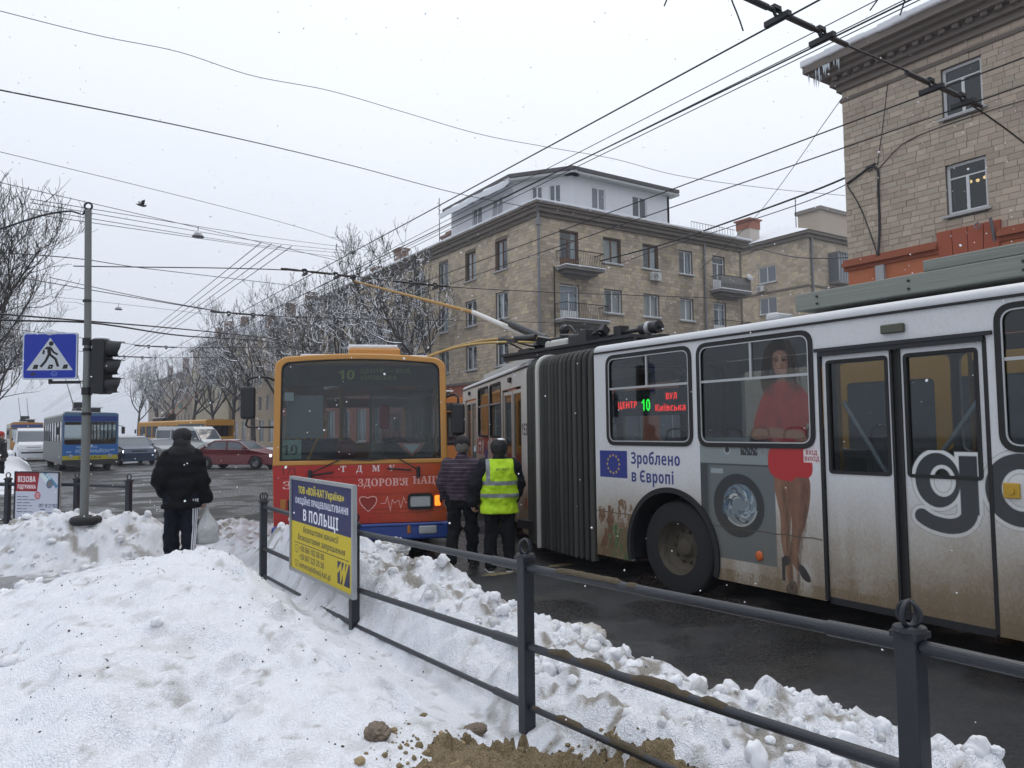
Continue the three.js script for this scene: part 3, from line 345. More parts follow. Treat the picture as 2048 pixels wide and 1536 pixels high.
{ // far corner house with chimney, down the side street
  const b = thing('corner_house', 'pale plaster house with snowy hip roof and brick chimney down the side street', 'building', [57.6, 0, -39.8]), fl = placer([0, 0, 0], HALF), fr = placer([0, 0, 0], 0), mP = M([0.42, 0.36, 0.29], 0.9, { bumpMap: retex(tNoise, 0.5), bumpScale: 0.03 });
  const oL = [], H = 18.6; for (let i = 0; i < 4; i++) for (const y of [15, 12.1, 9.2, 6.3]) oL.push([-5.2 - i * 4, -3.3 - i * 4, y, y + 1.5]); const oR = []; for (const y of [14.5, 11.6, 8.7, 5.8]) oR.push([6.2, 7.6, y, y + 1.6]);
  fl(add(b, 'wall', ext(wallShape(-19, 0, 0, H, oL), 0.3).translate(0, 0, -0.3), mP), 0, 0, 0); fl(add(b, 'brickwork', mergedBlocks(blocksOf(-19, 0, 6, 13.9, oL, 0.25, 0.5, 8).concat(blocksOf(-19, 0, 14.2, H - 0.35, oL, 0.25, 0.5, 9)), toneA), mBlocks, { kind: 'stuff' }), 0, 0, 0); fr(add(b, 'brickwork', mergedBlocks(blocksOf(0.3, 20, 6, 13.9, oR, 0.25, 0.5, 10).concat(blocksOf(0.3, 20, 14.2, H - 0.35, oR, 0.25, 0.5, 11)), toneA), mBlocks, { kind: 'stuff' }), 0, 0, 0); fr(add(b, 'wall', ext(wallShape(0.32, 20, 0, H, oR), 0.3).translate(0, 0, -0.3), mP), 0, 0, 0);
  for (const o of oL) windowAt(b, fl, o, { lay: '2', frame: mFrameW, depth: 0.1 }); for (const o of oR) windowAt(b, fr, o, { lay: '2', depth: 0.1 });
  add(b, 'cornice', new GB().b2(-0.5, 20, H, H + 0.25, 0, 0.5).b2(-0.5, 0, H, H + 0.25, -19, 0).b2(-0.25, 20, H - 0.3, H, 0, 0.25).b2(-0.25, 0, H - 0.3, H, -19, 0), mCornice);
  add(b, 'belt_course', new GB().b2(-0.1, 20, 14.0, 14.15, 0, 0.1).b2(-0.1, 0, 14.0, 14.15, -19, 0), mCornice);
  const q = [[-0.6, H + 0.25, 0.6], [20, H + 0.25, 0.6], [20, H + 0.25, -19], [-0.6, H + 0.25, -19], [6, H + 3.2, -7], [14, H + 3.2, -7]], g = new THREE.BufferGeometry(); g.setAttribute('position', new THREE.Float32BufferAttribute([0, 1, 5, 0, 5, 4, 3, 0, 4, 1, 2, 5, 2, 3, 4, 2, 4, 5].flatMap((i) => q[i]), 3)); g.computeVertexNormals(); g.setAttribute('uv', new THREE.Float32BufferAttribute(new Float32Array(36), 2)); const rf = add(b, 'roof', g, M([0.62, 0.64, 0.68], 0.8));
  add(rf, 'chimney', new GB().b2(-0.2, 1.2, H - 0.4, H + 1.9, -7.4, -5.9), M([0.48, 0.43, 0.38], 0.9)); add(rf, 'chimney_brick', new GB().b2(-0.26, 1.26, H + 1.9, H + 2.7, -7.46, -5.84).b2(-0.4, 1.4, H + 2.7, H + 2.85, -7.6, -5.7), M([0.3, 0.12, 0.08], 0.9));
  add(rf, 'aerial', new GB().cyl(V(4.2, H + 2, -4), V(4.2, H + 5, -4), 0.04).box(4.2, H + 4.8, -4, 1.2, 0.04, 0.04, 0, 0.5), mIron);
  const bc = fr(add(b, 'glazed_balcony', new GB().b2(3.0, 5.4, 14.4, 14.6, 0, 1.1).b2(3.0, 5.4, 17.1, 17.25, 0, 1.15), mConcrete), 0, 0, 0); for (let i = 0; i <= 6; i++) add(bc, 'mullion', new GB().b2(3 + i * 0.385, 3.07 + i * 0.385, 14.6, 17.1, 1.0, 1.08), mFrameG); add(bc, 'pane', new GB().b2(3.02, 5.38, 14.6, 17.1, 1.0, 1.03).b2(3.0, 3.03, 14.6, 17.1, 0.02, 1), panes[1]);
  airConditioner(b, fl, -4.9, 14.5); add(b, 'downpipe', new GB().cyl(V(0.5, 2, 0.15), V(0.5, H, 0.15), 0.1), mPipe);
}
{ const b = thing('brick_gable_building', 'tan brick building with flat parapet rising behind the corner house', 'building', [88.9, 0, -59.3]); add(b, 'wall', new GB().b2(0, 20, 0, 30.5, -3.4, 0), M([0.4, 0.33, 0.26], 0.9, { bumpMap: retex(tNoise, 0.4), bumpScale: 0.05 })); add(b, 'parapet', new GB().b2(-0.3, 20.3, 30.5, 31.0, -3.7, 0.3), mCornice); }
function terrace(label, z1, z0, H, xw, tone, seed, gable) { // far street houses: real openings, windows as parts
  const b = thing('street_house', label, 'building', [xw, 0, z1]), f = placer([0, 0, 0], HALF), L = z1 - z0, ops = [], mP = M(tone, 0.9, { bumpMap: retex(tNoise, 0.4), bumpScale: 0.03 });
  for (let s = -2.6; s > -L + 1.8; s -= 3.4) for (const y of [H - 3, H - 6.1, H - 9.2]) ops.push([s - 0.65, s + 0.65, y, y + 1.7]); for (let s = -3; s > -L + 2; s -= 4.2) ops.push([s - 1, s + 1, 0.6, 3.2]);
  f(add(b, 'wall', ext(wallShape(-L, 0, 0, H, ops), 0.3).translate(0, 0, -0.3), mP), 0, 0, 0); add(b, 'wall', new GB().b2(0.32, 13, 0, H, -0.3, 0).b2(0.32, 13, 0, H, -L, -L + 0.3).b2(12.7, 13, 0, H, -L + 0.3, -0.3), mP);
  for (const o of ops) windowAt(b, f, o, { lay: '2', sill: false, frame: mFrameG, depth: 0.12 });
  add(b, 'cornice', new GB().b2(-0.5, 13, H, H + 0.3, -L, 0.3), mCornice);
  const rs = new THREE.Shape([new THREE.Vector2(-0.6, 0), new THREE.Vector2(6.4, gable), new THREE.Vector2(13.4, 0)]); add(b, 'roof', ext(rs, L + 0.2).translate(0, H + 0.3, -L), M([0.56, 0.58, 0.62], 0.85));
  const c = new GB(), r = rng(seed); for (let i = 0; i < 3; i++) { const z = -L * (0.15 + 0.3 * i + 0.1 * r()); c.b2(2.6, 3.6, H + 1, H + 3.4 + r(), z - 0.6, z + 0.6); } add(b, 'chimney', c, M([0.16, 0.11, 0.09], 0.9));
  f(add(b, 'balcony', new GB().b2(-6.5, -4.2, H - 6.5, H - 6.35, 0, 1).b2(-6.5, -4.2, H - 6.35, H - 5.5, 0.95, 1), M([0.02, 0.16, 0.13], 0.7)), 0, 0, 0);
}
terrace('tan street house with pitched snowy roof beyond the brick block', -77.5, -108, 13.6, 25, [0.36, 0.29, 0.21], 5, 2.6); terrace('tall pale street house with a green balcony far down the street', -110, -136, 15.4, 25, [0.42, 0.36, 0.26], 7, 3.2); terrace('lowest street house at the far end of the row', -139, -190, 12.6, 25.5, [0.34, 0.28, 0.22], 9, 2.4);
// ---------------------------------------------------------------- fences
const mFence = P([0.008, 0.011, 0.018], 0.45, { clearcoat: 0.12, clearcoatRoughness: 0.4, bumpMap: retex(tNoise, 6), bumpScale: 0.002 });
function finial(post, y, R = 0.041) { add(post, 'ring', new GB().torus(0, y + 0.012 + R, 0, R, 0.008).torus(0, y + 0.012 + R, 0, R * 0.96, 0.006, 0, Math.PI / 2).cyl(V(0, y - 0.0, 0), V(0, y + 0.014, 0), 0.055, 0.05, 12), mFence); }
function fencePost(f, x, y0, y1, z, ry = 0, base = -0.05) { const p = add(f, 'post', new GB().rbox(0, (y1 + base) / 2, 0, 0.072, y1 - base, 0.072, 0.006).box(0, y1 - 0.01, 0, 0.09, 0.02, 0.09), mFence, { pos: [x, 0, z], ry }); finial(p, y1); return p; }
function rail(f, a, b, r, name = 'rail') { return add(f, name, new GB().cyl(a, b, r, r, 14), mFence); }
const crustG = (a, b, r, t0, t1, th, seed) => { const n = 90, seg = 8, pos = [], idx = [], d = b.clone().sub(a), L = d.length(), dir = d.clone().normalize(), s = V(0, 1, 0).cross(dir).normalize(), up = dir.clone().cross(s).normalize(); if (up.y < 0) up.negate();
  for (let i = 0; i <= n; i++) { const t = lerp(t0, t1, i / n), c = a.clone().lerp(b, t), e = Math.min(1, 12 * i / n, 12 * (1 - i / n)) * step(0.35, 0.62, fbm(t * L * 5, 2, seed, 4)); for (let j = 0; j <= seg; j++) { const an = lerp(-1.15, 1.15, j / seg), k = r + 0.002 + th * e * Math.cos(an) * (0.35 + 1.1 * fbm(t * L * 26, j * 0.9, seed + 3, 3)) - (e < 0.05 ? 0.008 : 0); const p = c.clone().addScaledVector(up, Math.cos(an) * k).addScaledVector(s, Math.sin(an) * k); pos.push(p.x, p.y, p.z); } }
  for (let i = 0; i < n; i++) for (let j = 0; j < seg; j++) { const q = i * (seg + 1) + j; idx.push(q, q + 1, q + seg + 1, q + 1, q + seg + 2, q + seg + 1); } const g = new THREE.BufferGeometry(); g.setAttribute('position', new THREE.Float32BufferAttribute(pos, 3)); g.setAttribute('uv', new THREE.Float32BufferAttribute(pos.filter((_, i) => i % 3 < 2), 2)); g.setIndex(idx); g.computeVertexNormals(); return g; };
{
  const f = thing('railing_fence', 'dark pipe railing fence with ring topped posts along the snowy kerb', 'fence', [2.42, 0, -3.54]);
  const ps = [[0.03, 1.2, 4.6], [0.02, 1.18, 2.18], [0, 1.13, 0], [-0.02, 1.06, -2.51], [-0.04, 1.06, -5.2]], hs = [[1.15, 0.75, 0.43], [1.135, 0.73, 0.4], [1.07, 0.635, 0.305], [1.0, 0.53, 0.23], [1.0, 0.53, 0.23]];
  ps.forEach(([x, y, z]) => fencePost(f, x, 0, y, z)); const sandMat = M([0.085, 0.066, 0.04], 0.95, { bumpMap: retex(tGrain, 6), bumpScale: 0.006 });
  for (let i = 0; i < 4; i++) [0.023, 0.022, 0.017].forEach((r, k) => { const a = V(ps[i][0], hs[i][k], ps[i][2] - 0.04), b = V(ps[i + 1][0], hs[i + 1][k], ps[i + 1][2] + 0.04); rail(f, a, b, r); rail(f, a, a.clone().lerp(b, 0.12), r + 0.005, 'sleeve'); if (i === 1 && k < 2) add(f, 'sand_crust', crustG(b, a, r, k ? 0.02 : 0.08, k ? 0.66 : 0.5, k ? 0.018 : 0.01, 151 + k), sandMat, { kind: 'stuff' }); if (i === 1 && k === 2) add(f, 'sand_crust', crustG(b, a, r, 0.0, 0.7, 0.015, 157), sandMat, { kind: 'stuff' }); });
}
const noticeFrame = M([0.4, 0.41, 0.42], 0.4, { metalness: 0.6 });
{ // job notice hung on the fence
  const t = thing('notice_board', 'blue and yellow job notice board wired to the fence', 'notice board', [2.345, 0.47, -5.9], HALF);
  const w = 1.7, h = 0.93; // local +x runs along world +z, faces -x
  const pr = canvas(1024, 560, (g, W, H) => {
    g.fillStyle = '#10164f'; g.fillRect(0, 0, W, H); g.fillStyle = '#c9b30d'; g.fillRect(0, H * 0.47, W, H); g.textAlign = 'center';
    const T = (s, x, y, px, c, sx, f = 'bold', al = 'center') => { g.save(); g.textAlign = al; g.translate(x, y); g.scale(sx, 1); g.font = f + ' ' + px + 'px sans-serif'; g.fillStyle = c; g.fillText(s, 0, 0); g.restore(); };
    T('ТОВ «ВОЙ-КАТ Україна»', W / 2, 82, 62, '#d8c526', 1.05); T('ОФІЦІЙНЕ ПРАЦЕВЛАШТУВАННЯ', W / 2, 148, 54, '#d5d8e6', 1.02); T('В ПОЛЬЩІ', W / 2, 246, 98, '#e4e6ee', 1.2);
    T('безкоштовні вакансії', W / 2, 318, 52, '#23200a', 1.05, 'italic bold'); T('безкоштовне запрошення', W / 2, 372, 52, '#23200a', 1.15, 'italic bold'); g.fillStyle = '#3a3510'; g.fillRect(60, 390, W - 120, 5);
    T('+38 066 102 00 00', 150, 440, 48, '#26230c', 1.12, 'bold', 'left'); T('+38 067 325 35 50', 150, 490, 48, '#26230c', 1.12, 'bold', 'left'); T('semenuyk@woj-kat.pl', 150, 540, 46, '#26230c', 1.12, 'bold', 'left');
    g.strokeStyle = '#26230c'; g.lineWidth = 4; g.beginPath(); g.ellipse(100, 432, 34, 24, 0, 0, 7); g.stroke(); g.strokeRect(72, 506, 58, 32); g.beginPath(); g.moveTo(80, 515); g.lineTo(98, 530); g.lineTo(122, 512); g.stroke(); g.beginPath(); g.moveTo(88, 422); g.quadraticCurveTo(92, 442, 112, 446); g.stroke();
    g.fillStyle = '#17194a'; g.fillRect(800, 410, 180, 122); g.strokeStyle = '#c9b30d'; g.lineWidth = 22; g.beginPath(); g.moveTo(800, 470); g.lineTo(850, 430); g.lineTo(850, 500); g.lineTo(905, 420); g.lineTo(885, 525); g.lineTo(950, 412); g.stroke(); g.fillStyle = '#17194a'; g.beginPath(); g.moveTo(980, 440); g.lineTo(980, 532); g.lineTo(920, 532); g.fill();
  });
  add(t, 'panel', new GB().b2(-w, 0, 0, h, -0.02, 0), noticeFrame);
  add(t, 'print', new THREE.PlaneGeometry(w - 0.06, h - 0.06).translate(-w / 2, h / 2, 0.003), M(0xffffff, 0.45, { map: pr }));
  add(t, 'frame', new GB().b2(-w, 0, h - 0.03, h, 0.0, 0.02).b2(-w, 0, 0, 0.03, 0.0, 0.02).b2(-w, -w + 0.03, 0.03, h - 0.03, 0.0, 0.02).b2(-0.03, 0, 0.03, h - 0.03, 0.0, 0.02), noticeFrame);
  add(t, 'clip', new GB().box(-w * 0.2, 0.58, -0.04, 0.04, 0.05, 0.05).box(-w * 0.8, 0.58, -0.04, 0.04, 0.05, 0.05), mSteel);
}
{ // corner fence by the crossing
  const f = thing('railing_fence', 'short dark railing fence carrying the white notice behind the sign pole', 'fence', [0.83, 0, -13.59]);
  const ps = [[0.6, 1.11], [0, 0], [-0.9, -0.89], [-2.5, -2.5]]; ps.forEach(([x, z]) => fencePost(f, x, 0, 1.15, z, 0.75));
  for (let i = 0; i < 3; i++) for (const [y, r] of [[1.06, 0.03], [0.5, 0.022]]) rail(f, V(ps[i][0], y, ps[i][1]), V(ps[i + 1][0], y, ps[i + 1][1]), r);
  const t = thing('notice_board', 'small white and red notice board on the corner fence', 'notice board', [-0.07 + 0.09, 0.51, -14.44 + 0.13], -51.2 * D2R + 0.0);
  const pr = canvas(512, 430, (g, W, H) => { g.fillStyle = '#b9bdcc'; g.fillRect(0, 0, W, H); g.fillStyle = '#8c1522'; g.beginPath(); g.moveTo(0, 0); g.lineTo(285, 0); g.lineTo(260, 175); g.lineTo(0, 175); g.fill(); g.fillStyle = '#e8dfe2'; g.font = 'bold 76px sans-serif'; g.save(); g.translate(22, 88); g.scale(0.78, 1); g.fillText('ВІЗОВА', 0, 0); g.restore(); g.save(); g.translate(22, 150); g.scale(0.72, 1); g.font = 'bold 52px sans-serif'; g.fillText('ПІДТРИМКА', 0, 0); g.restore();
    g.fillStyle = '#a3323f'; g.beginPath(); g.arc(268, 212, 36, 0, 7); g.fill(); g.fillStyle = '#e2c8cc'; for (let i = 0; i < 5; i++) g.fillRect(244, 190 + i * 10, 48, 4);
    g.save(); g.translate(400, 75); g.rotate(0.75); g.fillStyle = '#4d7f9e'; g.fillRect(-120, -40, 230, 34); g.fillStyle = '#a8c6cf'; g.fillRect(-70, -38, 70, 26); g.fillStyle = '#c9d6d8'; g.fillRect(-120, -4, 170, 44); g.restore(); g.fillStyle = '#6d6c70'; g.beginPath(); g.ellipse(408, 104, 34, 38, 0.6, 0, 7); g.fill(); g.strokeStyle = '#2e5d88'; g.lineWidth = 7; g.stroke();
    g.fillStyle = '#4c5068'; const r = rng(8); for (let i = 0; i < 6; i++) { let x = 24; const n = 2 + (i % 2); for (let j = 0; j < n; j++) { const w = 40 + 50 * r(); g.fillRect(x, 222 + i * 28, w, 7); x += w + 10; } } g.fillStyle = '#23304c'; g.save(); g.translate(300, 320); g.scale(0.75, 1); g.font = 'bold 46px sans-serif'; g.fillText('097 18 27 902', -20, 0); g.restore(); g.fillStyle = '#5a6078'; g.fillRect(300, 335, 60, 10); g.fillRect(286, 365, 190, 11); g.fillRect(286, 390, 150, 11); });
  add(t, 'panel', new GB().b2(0, 0.92, 0, 0.76, -0.03, 0), noticeFrame); add(t, 'print', new THREE.PlaneGeometry(0.88, 0.72).translate(0.46, 0.38, 0.003), M(0xffffff, 0.5, { map: pr })); add(t, 'frame', new GB().b2(0, 0.92, 0.74, 0.76, 0, 0.015).b2(0, 0.92, 0, 0.02, 0, 0.015).b2(0, 0.02, 0.02, 0.74, 0, 0.015).b2(0.9, 0.92, 0.02, 0.74, 0, 0.015), mFence);
}
const PX = [0.81, -11.77];
{ // pole, pedestrian sign, traffic light
  const p = thing('street_pole', 'tall grey steel pole carrying the pedestrian sign and traffic light', 'pole', [PX[0], 0, PX[1]]), mPole = M([0.17, 0.18, 0.175], 0.55, { metalness: 0.35, bumpMap: retex(tNoise, 3), bumpScale: 0.006 });
  add(p, 'shaft', new GB().cyl(V(0, 0, 0), V(0, 3.0, 0), 0.056, 0.052, 16).cyl(V(0, 3.0, 0), V(-0.03, 4.95, 0), 0.046, 0.043, 16), mPole); add(p, 'band', new GB().cyl(V(0, 2.98, 0), V(0, 3.02, 0), 0.06, 0.06, 16).cyl(V(-0.02, 3.66, 0), V(-0.02, 3.69, 0), 0.055, 0.055, 16).cyl(V(0, 2.42, 0), V(0, 2.48, 0), 0.064, 0.064, 16).cyl(V(0, 2.1, 0), V(0, 2.14, 0), 0.064, 0.064, 16), mDarkMetal);
  add(p, 'hook', new GB().torus(-0.03, 5.0, 0, 0.05, 0.014, 0, -0.5), mDarkMetal);
  tag(add(scene, 'tyre', new GB().torus(0, 0, 0, 0.14, 0.06, Math.PI / 2), mRubber, { pos: [PX[0] + 0.02, 0.68, PX[1] + 0.03] }), 'half buried black tyre weighting the foot of the sign pole', 'tyre');
  const s = thing('pedestrian_sign', 'blue square pedestrian crossing sign with snow on top', 'sign', [0.71, 2.6, -11.84], -31.5 * D2R);
  const pr = canvas(512, 512, (g) => { g.fillStyle = '#b9c2d6'; g.fillRect(0, 0, 512, 512); g.fillStyle = '#0d2c98'; g.beginPath(); g.roundRect(10, 10, 492, 492, 24); g.fill(); g.fillStyle = '#b9bec4'; g.beginPath(); g.moveTo(256, 50); g.lineTo(475, 415); g.lineTo(37, 415); g.closePath(); g.fill(); g.fillStyle = '#07080c'; g.strokeStyle = '#07080c'; g.lineCap = 'butt'; g.lineJoin = 'round'; g.beginPath(); g.ellipse(266, 116, 22, 26, 0, 0, 7); g.fill();
    g.lineWidth = 36; g.beginPath(); g.moveTo(244, 150); g.lineTo(252, 245); g.stroke(); g.lineWidth = 20; g.beginPath(); g.moveTo(234, 155); g.lineTo(200, 190); g.lineTo(192, 235); g.stroke(); g.beginPath(); g.moveTo(262, 165); g.lineTo(290, 215); g.lineTo(330, 240); g.stroke(); g.lineWidth = 25; g.beginPath(); g.moveTo(246, 240); g.lineTo(215, 315); g.lineTo(170, 378); g.stroke(); g.beginPath(); g.moveTo(256, 240); g.lineTo(310, 290); g.lineTo(335, 375); g.stroke();
    for (const x of [95, 235, 375]) { g.beginPath(); g.moveTo(x + 15, 352); g.lineTo(x + 55, 352); g.lineTo(x + 45, 400); g.lineTo(x - 2, 400); g.fill(); } g.strokeStyle = '#7f95c8'; g.lineWidth = 4; g.beginPath(); g.arc(300, 455, 26, 0, 7); g.stroke(); g.beginPath(); g.moveTo(280, 445); g.lineTo(300, 470); g.lineTo(322, 443); g.stroke(); g.fillStyle = '#2a2b38'; g.fillRect(78, 440, 44, 34); });
  add(s, 'plate', ext(rshape(-0.76, 0, -0.02, 0.64, 0.03), 0.02).translate(0, 0, -0.025), M([0.3, 0.31, 0.33], 0.4, { metalness: 0.5 })); add(s, 'sign_face', new THREE.PlaneGeometry(0.73, 0.63).translate(-0.39, 0.32, -0.002), M(0xffffff, 0.4, { map: pr })); add(s, 'bracket', new GB().b2(-0.42, 0.06, -0.06, -0.02, -0.07, -0.035).b2(-0.42, -0.38, -0.06, 0.3, -0.06, -0.03), mDarkMetal);
  add(s, 'snow_cap', new GB().sph(-0.4, 0.66, -0.02, 0.075, 1, 0.75, 0.7).sph(-0.34, 0.65, -0.02, 0.05, 1, 0.8, 0.7).sph(-0.25, 0.648, -0.02, 0.03, 1.6, 0.5, 0.7), mSnow);
  const t = thing('traffic_light', 'black three lamp traffic light seen from the side on the pole', 'traffic light', [PX[0], 2.38, PX[1]], -31.5 * D2R), mTL = M([0.008, 0.009, 0.012], 0.55);
  add(t, 'housing', new GB().rbox(0.2, 0.385, 0, 0.17, 0.75, 0.26, 0.02), mTL);
  for (let i = 0; i < 3; i++) { const y = 0.63 - i * 0.25, sh = new THREE.CylinderGeometry(0.105, 0.105, 0.22, 20, 1, true, -0.6, 4.34).rotateZ(-Math.PI / 2).rotateX(Math.PI / 2); const g = new GB(); const c = new THREE.CylinderGeometry(0.1, 0.115, 0.21, 20, 1, true, 0, Math.PI * 1.3).rotateY(-Math.PI * 0.65 - Math.PI / 2); const p2 = c.attributes.position; for (let k = 0; k < p2.count; k++) { const x = p2.getX(k), yy = p2.getY(k), z = p2.getZ(k); const low = step(0.02, -0.1, z); p2.setXYZ(k, yy * (yy > 0 ? 1 - 0.55 * low : 1), -z * 1, x); } c.computeVertexNormals(); const m = add(t, 'visor', c, M([0.008, 0.009, 0.012], 0.55, { side: THREE.DoubleSide }), { pos: [0.385, y, 0] }); m.rotation.x = Math.PI; add(t, 'lens', new GB().at(new THREE.SphereGeometry(0.1, 16, 8, 0, 6.29, 0, 0.7), 0.215, y, 0, 0, 0, -Math.PI / 2), M([[0.1, 0.01, 0.01], [0.1, 0.06, 0.01], [0.01, 0.07, 0.04]][i], 0.2)); void sh; void g; }
  add(t, 'bracket', new GB().b2(0.04, 0.16, 0.02, 0.07, -0.03, 0.03).b2(0.04, 0.16, 0.7, 0.75, -0.03, 0.03).cyl(V(0, 0.0, 0), V(0, 0.1, 0), 0.07).cyl(V(0, 0.68, 0), V(0, 0.78, 0), 0.07), mTL); add(t, 'snow_cap', new GB().sph(0.19, 0.77, 0, 0.09, 1, 0.35, 1.2).sph(0.1, 0.765, 0, 0.05, 1.3, 0.4, 1), mSnow);
}
// ---------------------------------------------------------------- overhead wires
function wire(name, label, pts, r, group, sag = 0) { const v = pts.map((p) => V(...p)); if (sag && v.length === 2) { const m = v[0].clone().lerp(v[1], 0.5); m.y -= sag; v.splice(1, 0, m); } const n = Math.max(2, Math.round(v.length * 8)); return tag(add(scene, name, new GB().tube(v, r, 5, n), mWire), label, 'wire', group); }
const CW = [[5.69, 'first contact wire from the kerb, right over the pole tip'], [6.36, 'second contact wire from the kerb, right over the pole tip'], [8.35, 'third contact wire from the kerb, beyond the white trolleybus'], [9.04, 'fourth and farthest trolley contact wire over the road']];
for (const [x, l] of CW) wire('contact_wire', l, [[x, 5.55, 9], [x, 5.5, -4], [x, 5.5, -17.2], [x - 0.05, 5.5, -40], [x - 0.3, 5.5, -90], [x - 0.6, 5.5, -190]], 0.009, 'trolley contact wires');
function span(label, z, x0, y0, x1, y1, hangs, r = 0.012, thick = true) {
  const t = thing('span_wire', label, 'span wire', [hangs[0], 5.5, z]), ox = hangs[0], all = hangs; add(t, 'cable', new GB().tube([V(x0 - ox, y0 - 5.5, 0), V(all[0] - ox, 0.1, 0), V(all[all.length - 1] - ox, 0.08, 0), V(x1 - ox, y1 - 5.5, 0)], r, 5, 30), mWire);
  for (const x of hangs) { add(t, 'hanger', new GB().torus(x - ox, 0.1, 0, 0.05, 0.015, 0, 0, 0, 12).box(x - ox, 0.03, 0, 0.055, 0.05, 0.26).box(x - ox - 0.02, 0.13, 0, 0.1, 0.035, 0.05), mBlack); }
  if (thick) { const xs = [x0 < hangs[0] - 0.6 ? hangs[0] - 0.62 : x0, ...hangs, hangs[hangs.length - 1] + 0.5]; for (let i = 0; i + 1 < xs.length; i++) if (xs[i + 1] - xs[i] < 1.2) add(t, 'insulator', new GB().cyl(V(xs[i] - ox + 0.06, 0.1, 0), V(xs[i + 1] - ox - 0.06, 0.1, 0), 0.022, 0.022, 8).cyl(V(xs[i] - ox + 0.14, 0.1, 0), V(xs[i + 1] - ox - 0.14, 0.1, 0), 0.029, 0.029, 8), mBlack); else add(t, 'insulator', new GB().cyl(V(xs[i] - ox + 0.06, 0.09, 0), V(xs[i] - ox + 0.4, 0.09, 0), 0.026).cyl(V(xs[i + 1] - ox - 0.5, 0.09, 0), V(xs[i + 1] - ox - 0.06, 0.09, 0), 0.026), mBlack); }
  return t;
}
span('nearest span wire with black insulators across the upper right sky', -4.15, 1.4, 6.0, 12.5, 5.05, [5.69, 6.36, 8.35, 9.04], 0.011);
span('span wire with black insulators above the orange trolleybus', -17.2, 0.9, 5.2, 20, 6.2, [5.6, 6.36, 8.35, 9.04]);
span('third span wire along the street, above the left trees in the photo', -24.5, -4, 6.6, 19, 6.2, [5.55, 6.3]);
span('fourth span wire along the street, beyond the traffic light', -35.6, -4, 6.4, 19, 6.4, [4.75, 5.45]);
span('fifth and farthest span wire with insulators beyond the traffic light', -41, -4, 6.5, 19, 6.4, [4.4, 5.2]);
wire('cable', 'loose wavy cable sagging across the whole upper sky', [[-1.03, 13.27, -23.9], [1.82, 13.49, -24.4], [3.9, 13.5, -24.2], [6.02, 13.24, -24.04], [8.6, 13.4, -24.1], [11.3, 13.31, -24.14], [14.5, 13.05, -23.9], [17.59, 13.05, -23.59], [20.4, 12.95, -23], [23.24, 12.57, -22.29], [26.8, 12.15, -20.6], [30.2, 11.9, -18.9]], 0.011);
wire('cable', 'dark cable running from upper left to the corner of the brick block', [[-0.79, 9.28, -19.22], [4.59, 11.54, -25.11], [12.4, 13.86, -31.79], [19.51, 14.37, -34.25], [24.45, 14.55, -34.81]], 0.019);
wire('cable', 'black cable looping down from the top of the sign pole', [[-3, 4.5, -16.5], [-0.61, 4.74, -13.42], [-0.24, 4.81, -12.93], [0.34, 4.93, -12.17], [0.63, 4.93, -11.88], [0.7, 4.86, -11.8], [0.76, 4.97, -11.75]], 0.014);
[[[0.3, 11.25, -35.2], [16.76, 16.7, -57.5], [25.5, 17.7, -61.3], 'topmost of the cross street cables behind the sign pole'], [[0.3, 11.1, -35.2], [16.77, 16.3, -57.5], [25, 17.5, -61.6], 'second cross street cable, carrying the big hanging lamp'], [[0.3, 10.85, -35.2], [16.78, 16.0, -57.5], [25, 17.3, -61.6], 'third cross street cable behind the sign pole'], [[0.3, 10.65, -35.2], [16.78, 15.85, -57.5], [23.9, 17, -62.4], 'lowest of the four high cross street cables']].forEach(([a, b, c, l]) => wire('cable', l, [a, b, c], 0.017, 'cross street cables'));
wire('cable', 'thin cable with small clips below the hanging lamp', [[-3, 8.2, -32], [1.01, 8.96, -34.87], [6.54, 11.67, -49.04], [18.76, 13.4, -58.85]], 0.022); wire('cable', 'cable slanting down to the third span wire', [[0.86, 7.06, -29.1], [3.3, 6.3, -27], [5.2, 5.65, -24.6]], 0.013);
wire('cable', 'upper of two dark cables just above the pedestrian sign', [[-3, 4.0, -15.5], [-0.28, 4.1, -16.85], [1.2, 4.25, -18.26], [3.28, 4.65, -21.66], [8.76, 5.5, -29.99], [14, 6.2, -40]], 0.018); wire('cable', 'lower of two dark cables just above the pedestrian sign', [[-3, 3.9, -15.5], [-0.28, 3.99, -16.86], [1.2, 4.22, -18.27], [3.5, 4.45, -21.53], [8.43, 5.42, -30.21], [14, 6, -40]], 0.02);
[[3.95, 'first feeder wire going down the street left of the trolley wires'], [4.15, 'second feeder wire going down the street'], [4.35, 'third feeder wire going down the street'], [4.55, 'fourth feeder wire going down the street']].forEach(([x, l]) => wire('feeder_wire', l, [[x * 1.39, 7, -20.6], [x * 1.39, 6.9, -40], [x * 1.3, 6.8, -90], [x * 1.2, 6.8, -200]], 0.011, 'feeder wires'));
wire('cable', 'thick cable from the stone building across to the brick block', [[24.9, 10.95, -14.4], [25.4, 10.9, -16.4], [27.6, 11.35, -23.5], [29, 11.7, -29], [29.3, 11.9, -34.4]], 0.04); wire('cable', 'second cable under the thick one towards the brick block', [[24.9, 10.8, -14.5], [25.5, 10.65, -16.4], [27.6, 11.1, -23.4], [29, 11.5, -29], [30.8, 11.9, -34.4]], 0.02); wire('cable', 'low cable from the orange storey to the corner house side', [[24.8, 7.65, -14.4], [29.5, 9.43, -20.77], [38.4, 13.4, -31.4], [41.5, 14, -34.3]], 0.025);
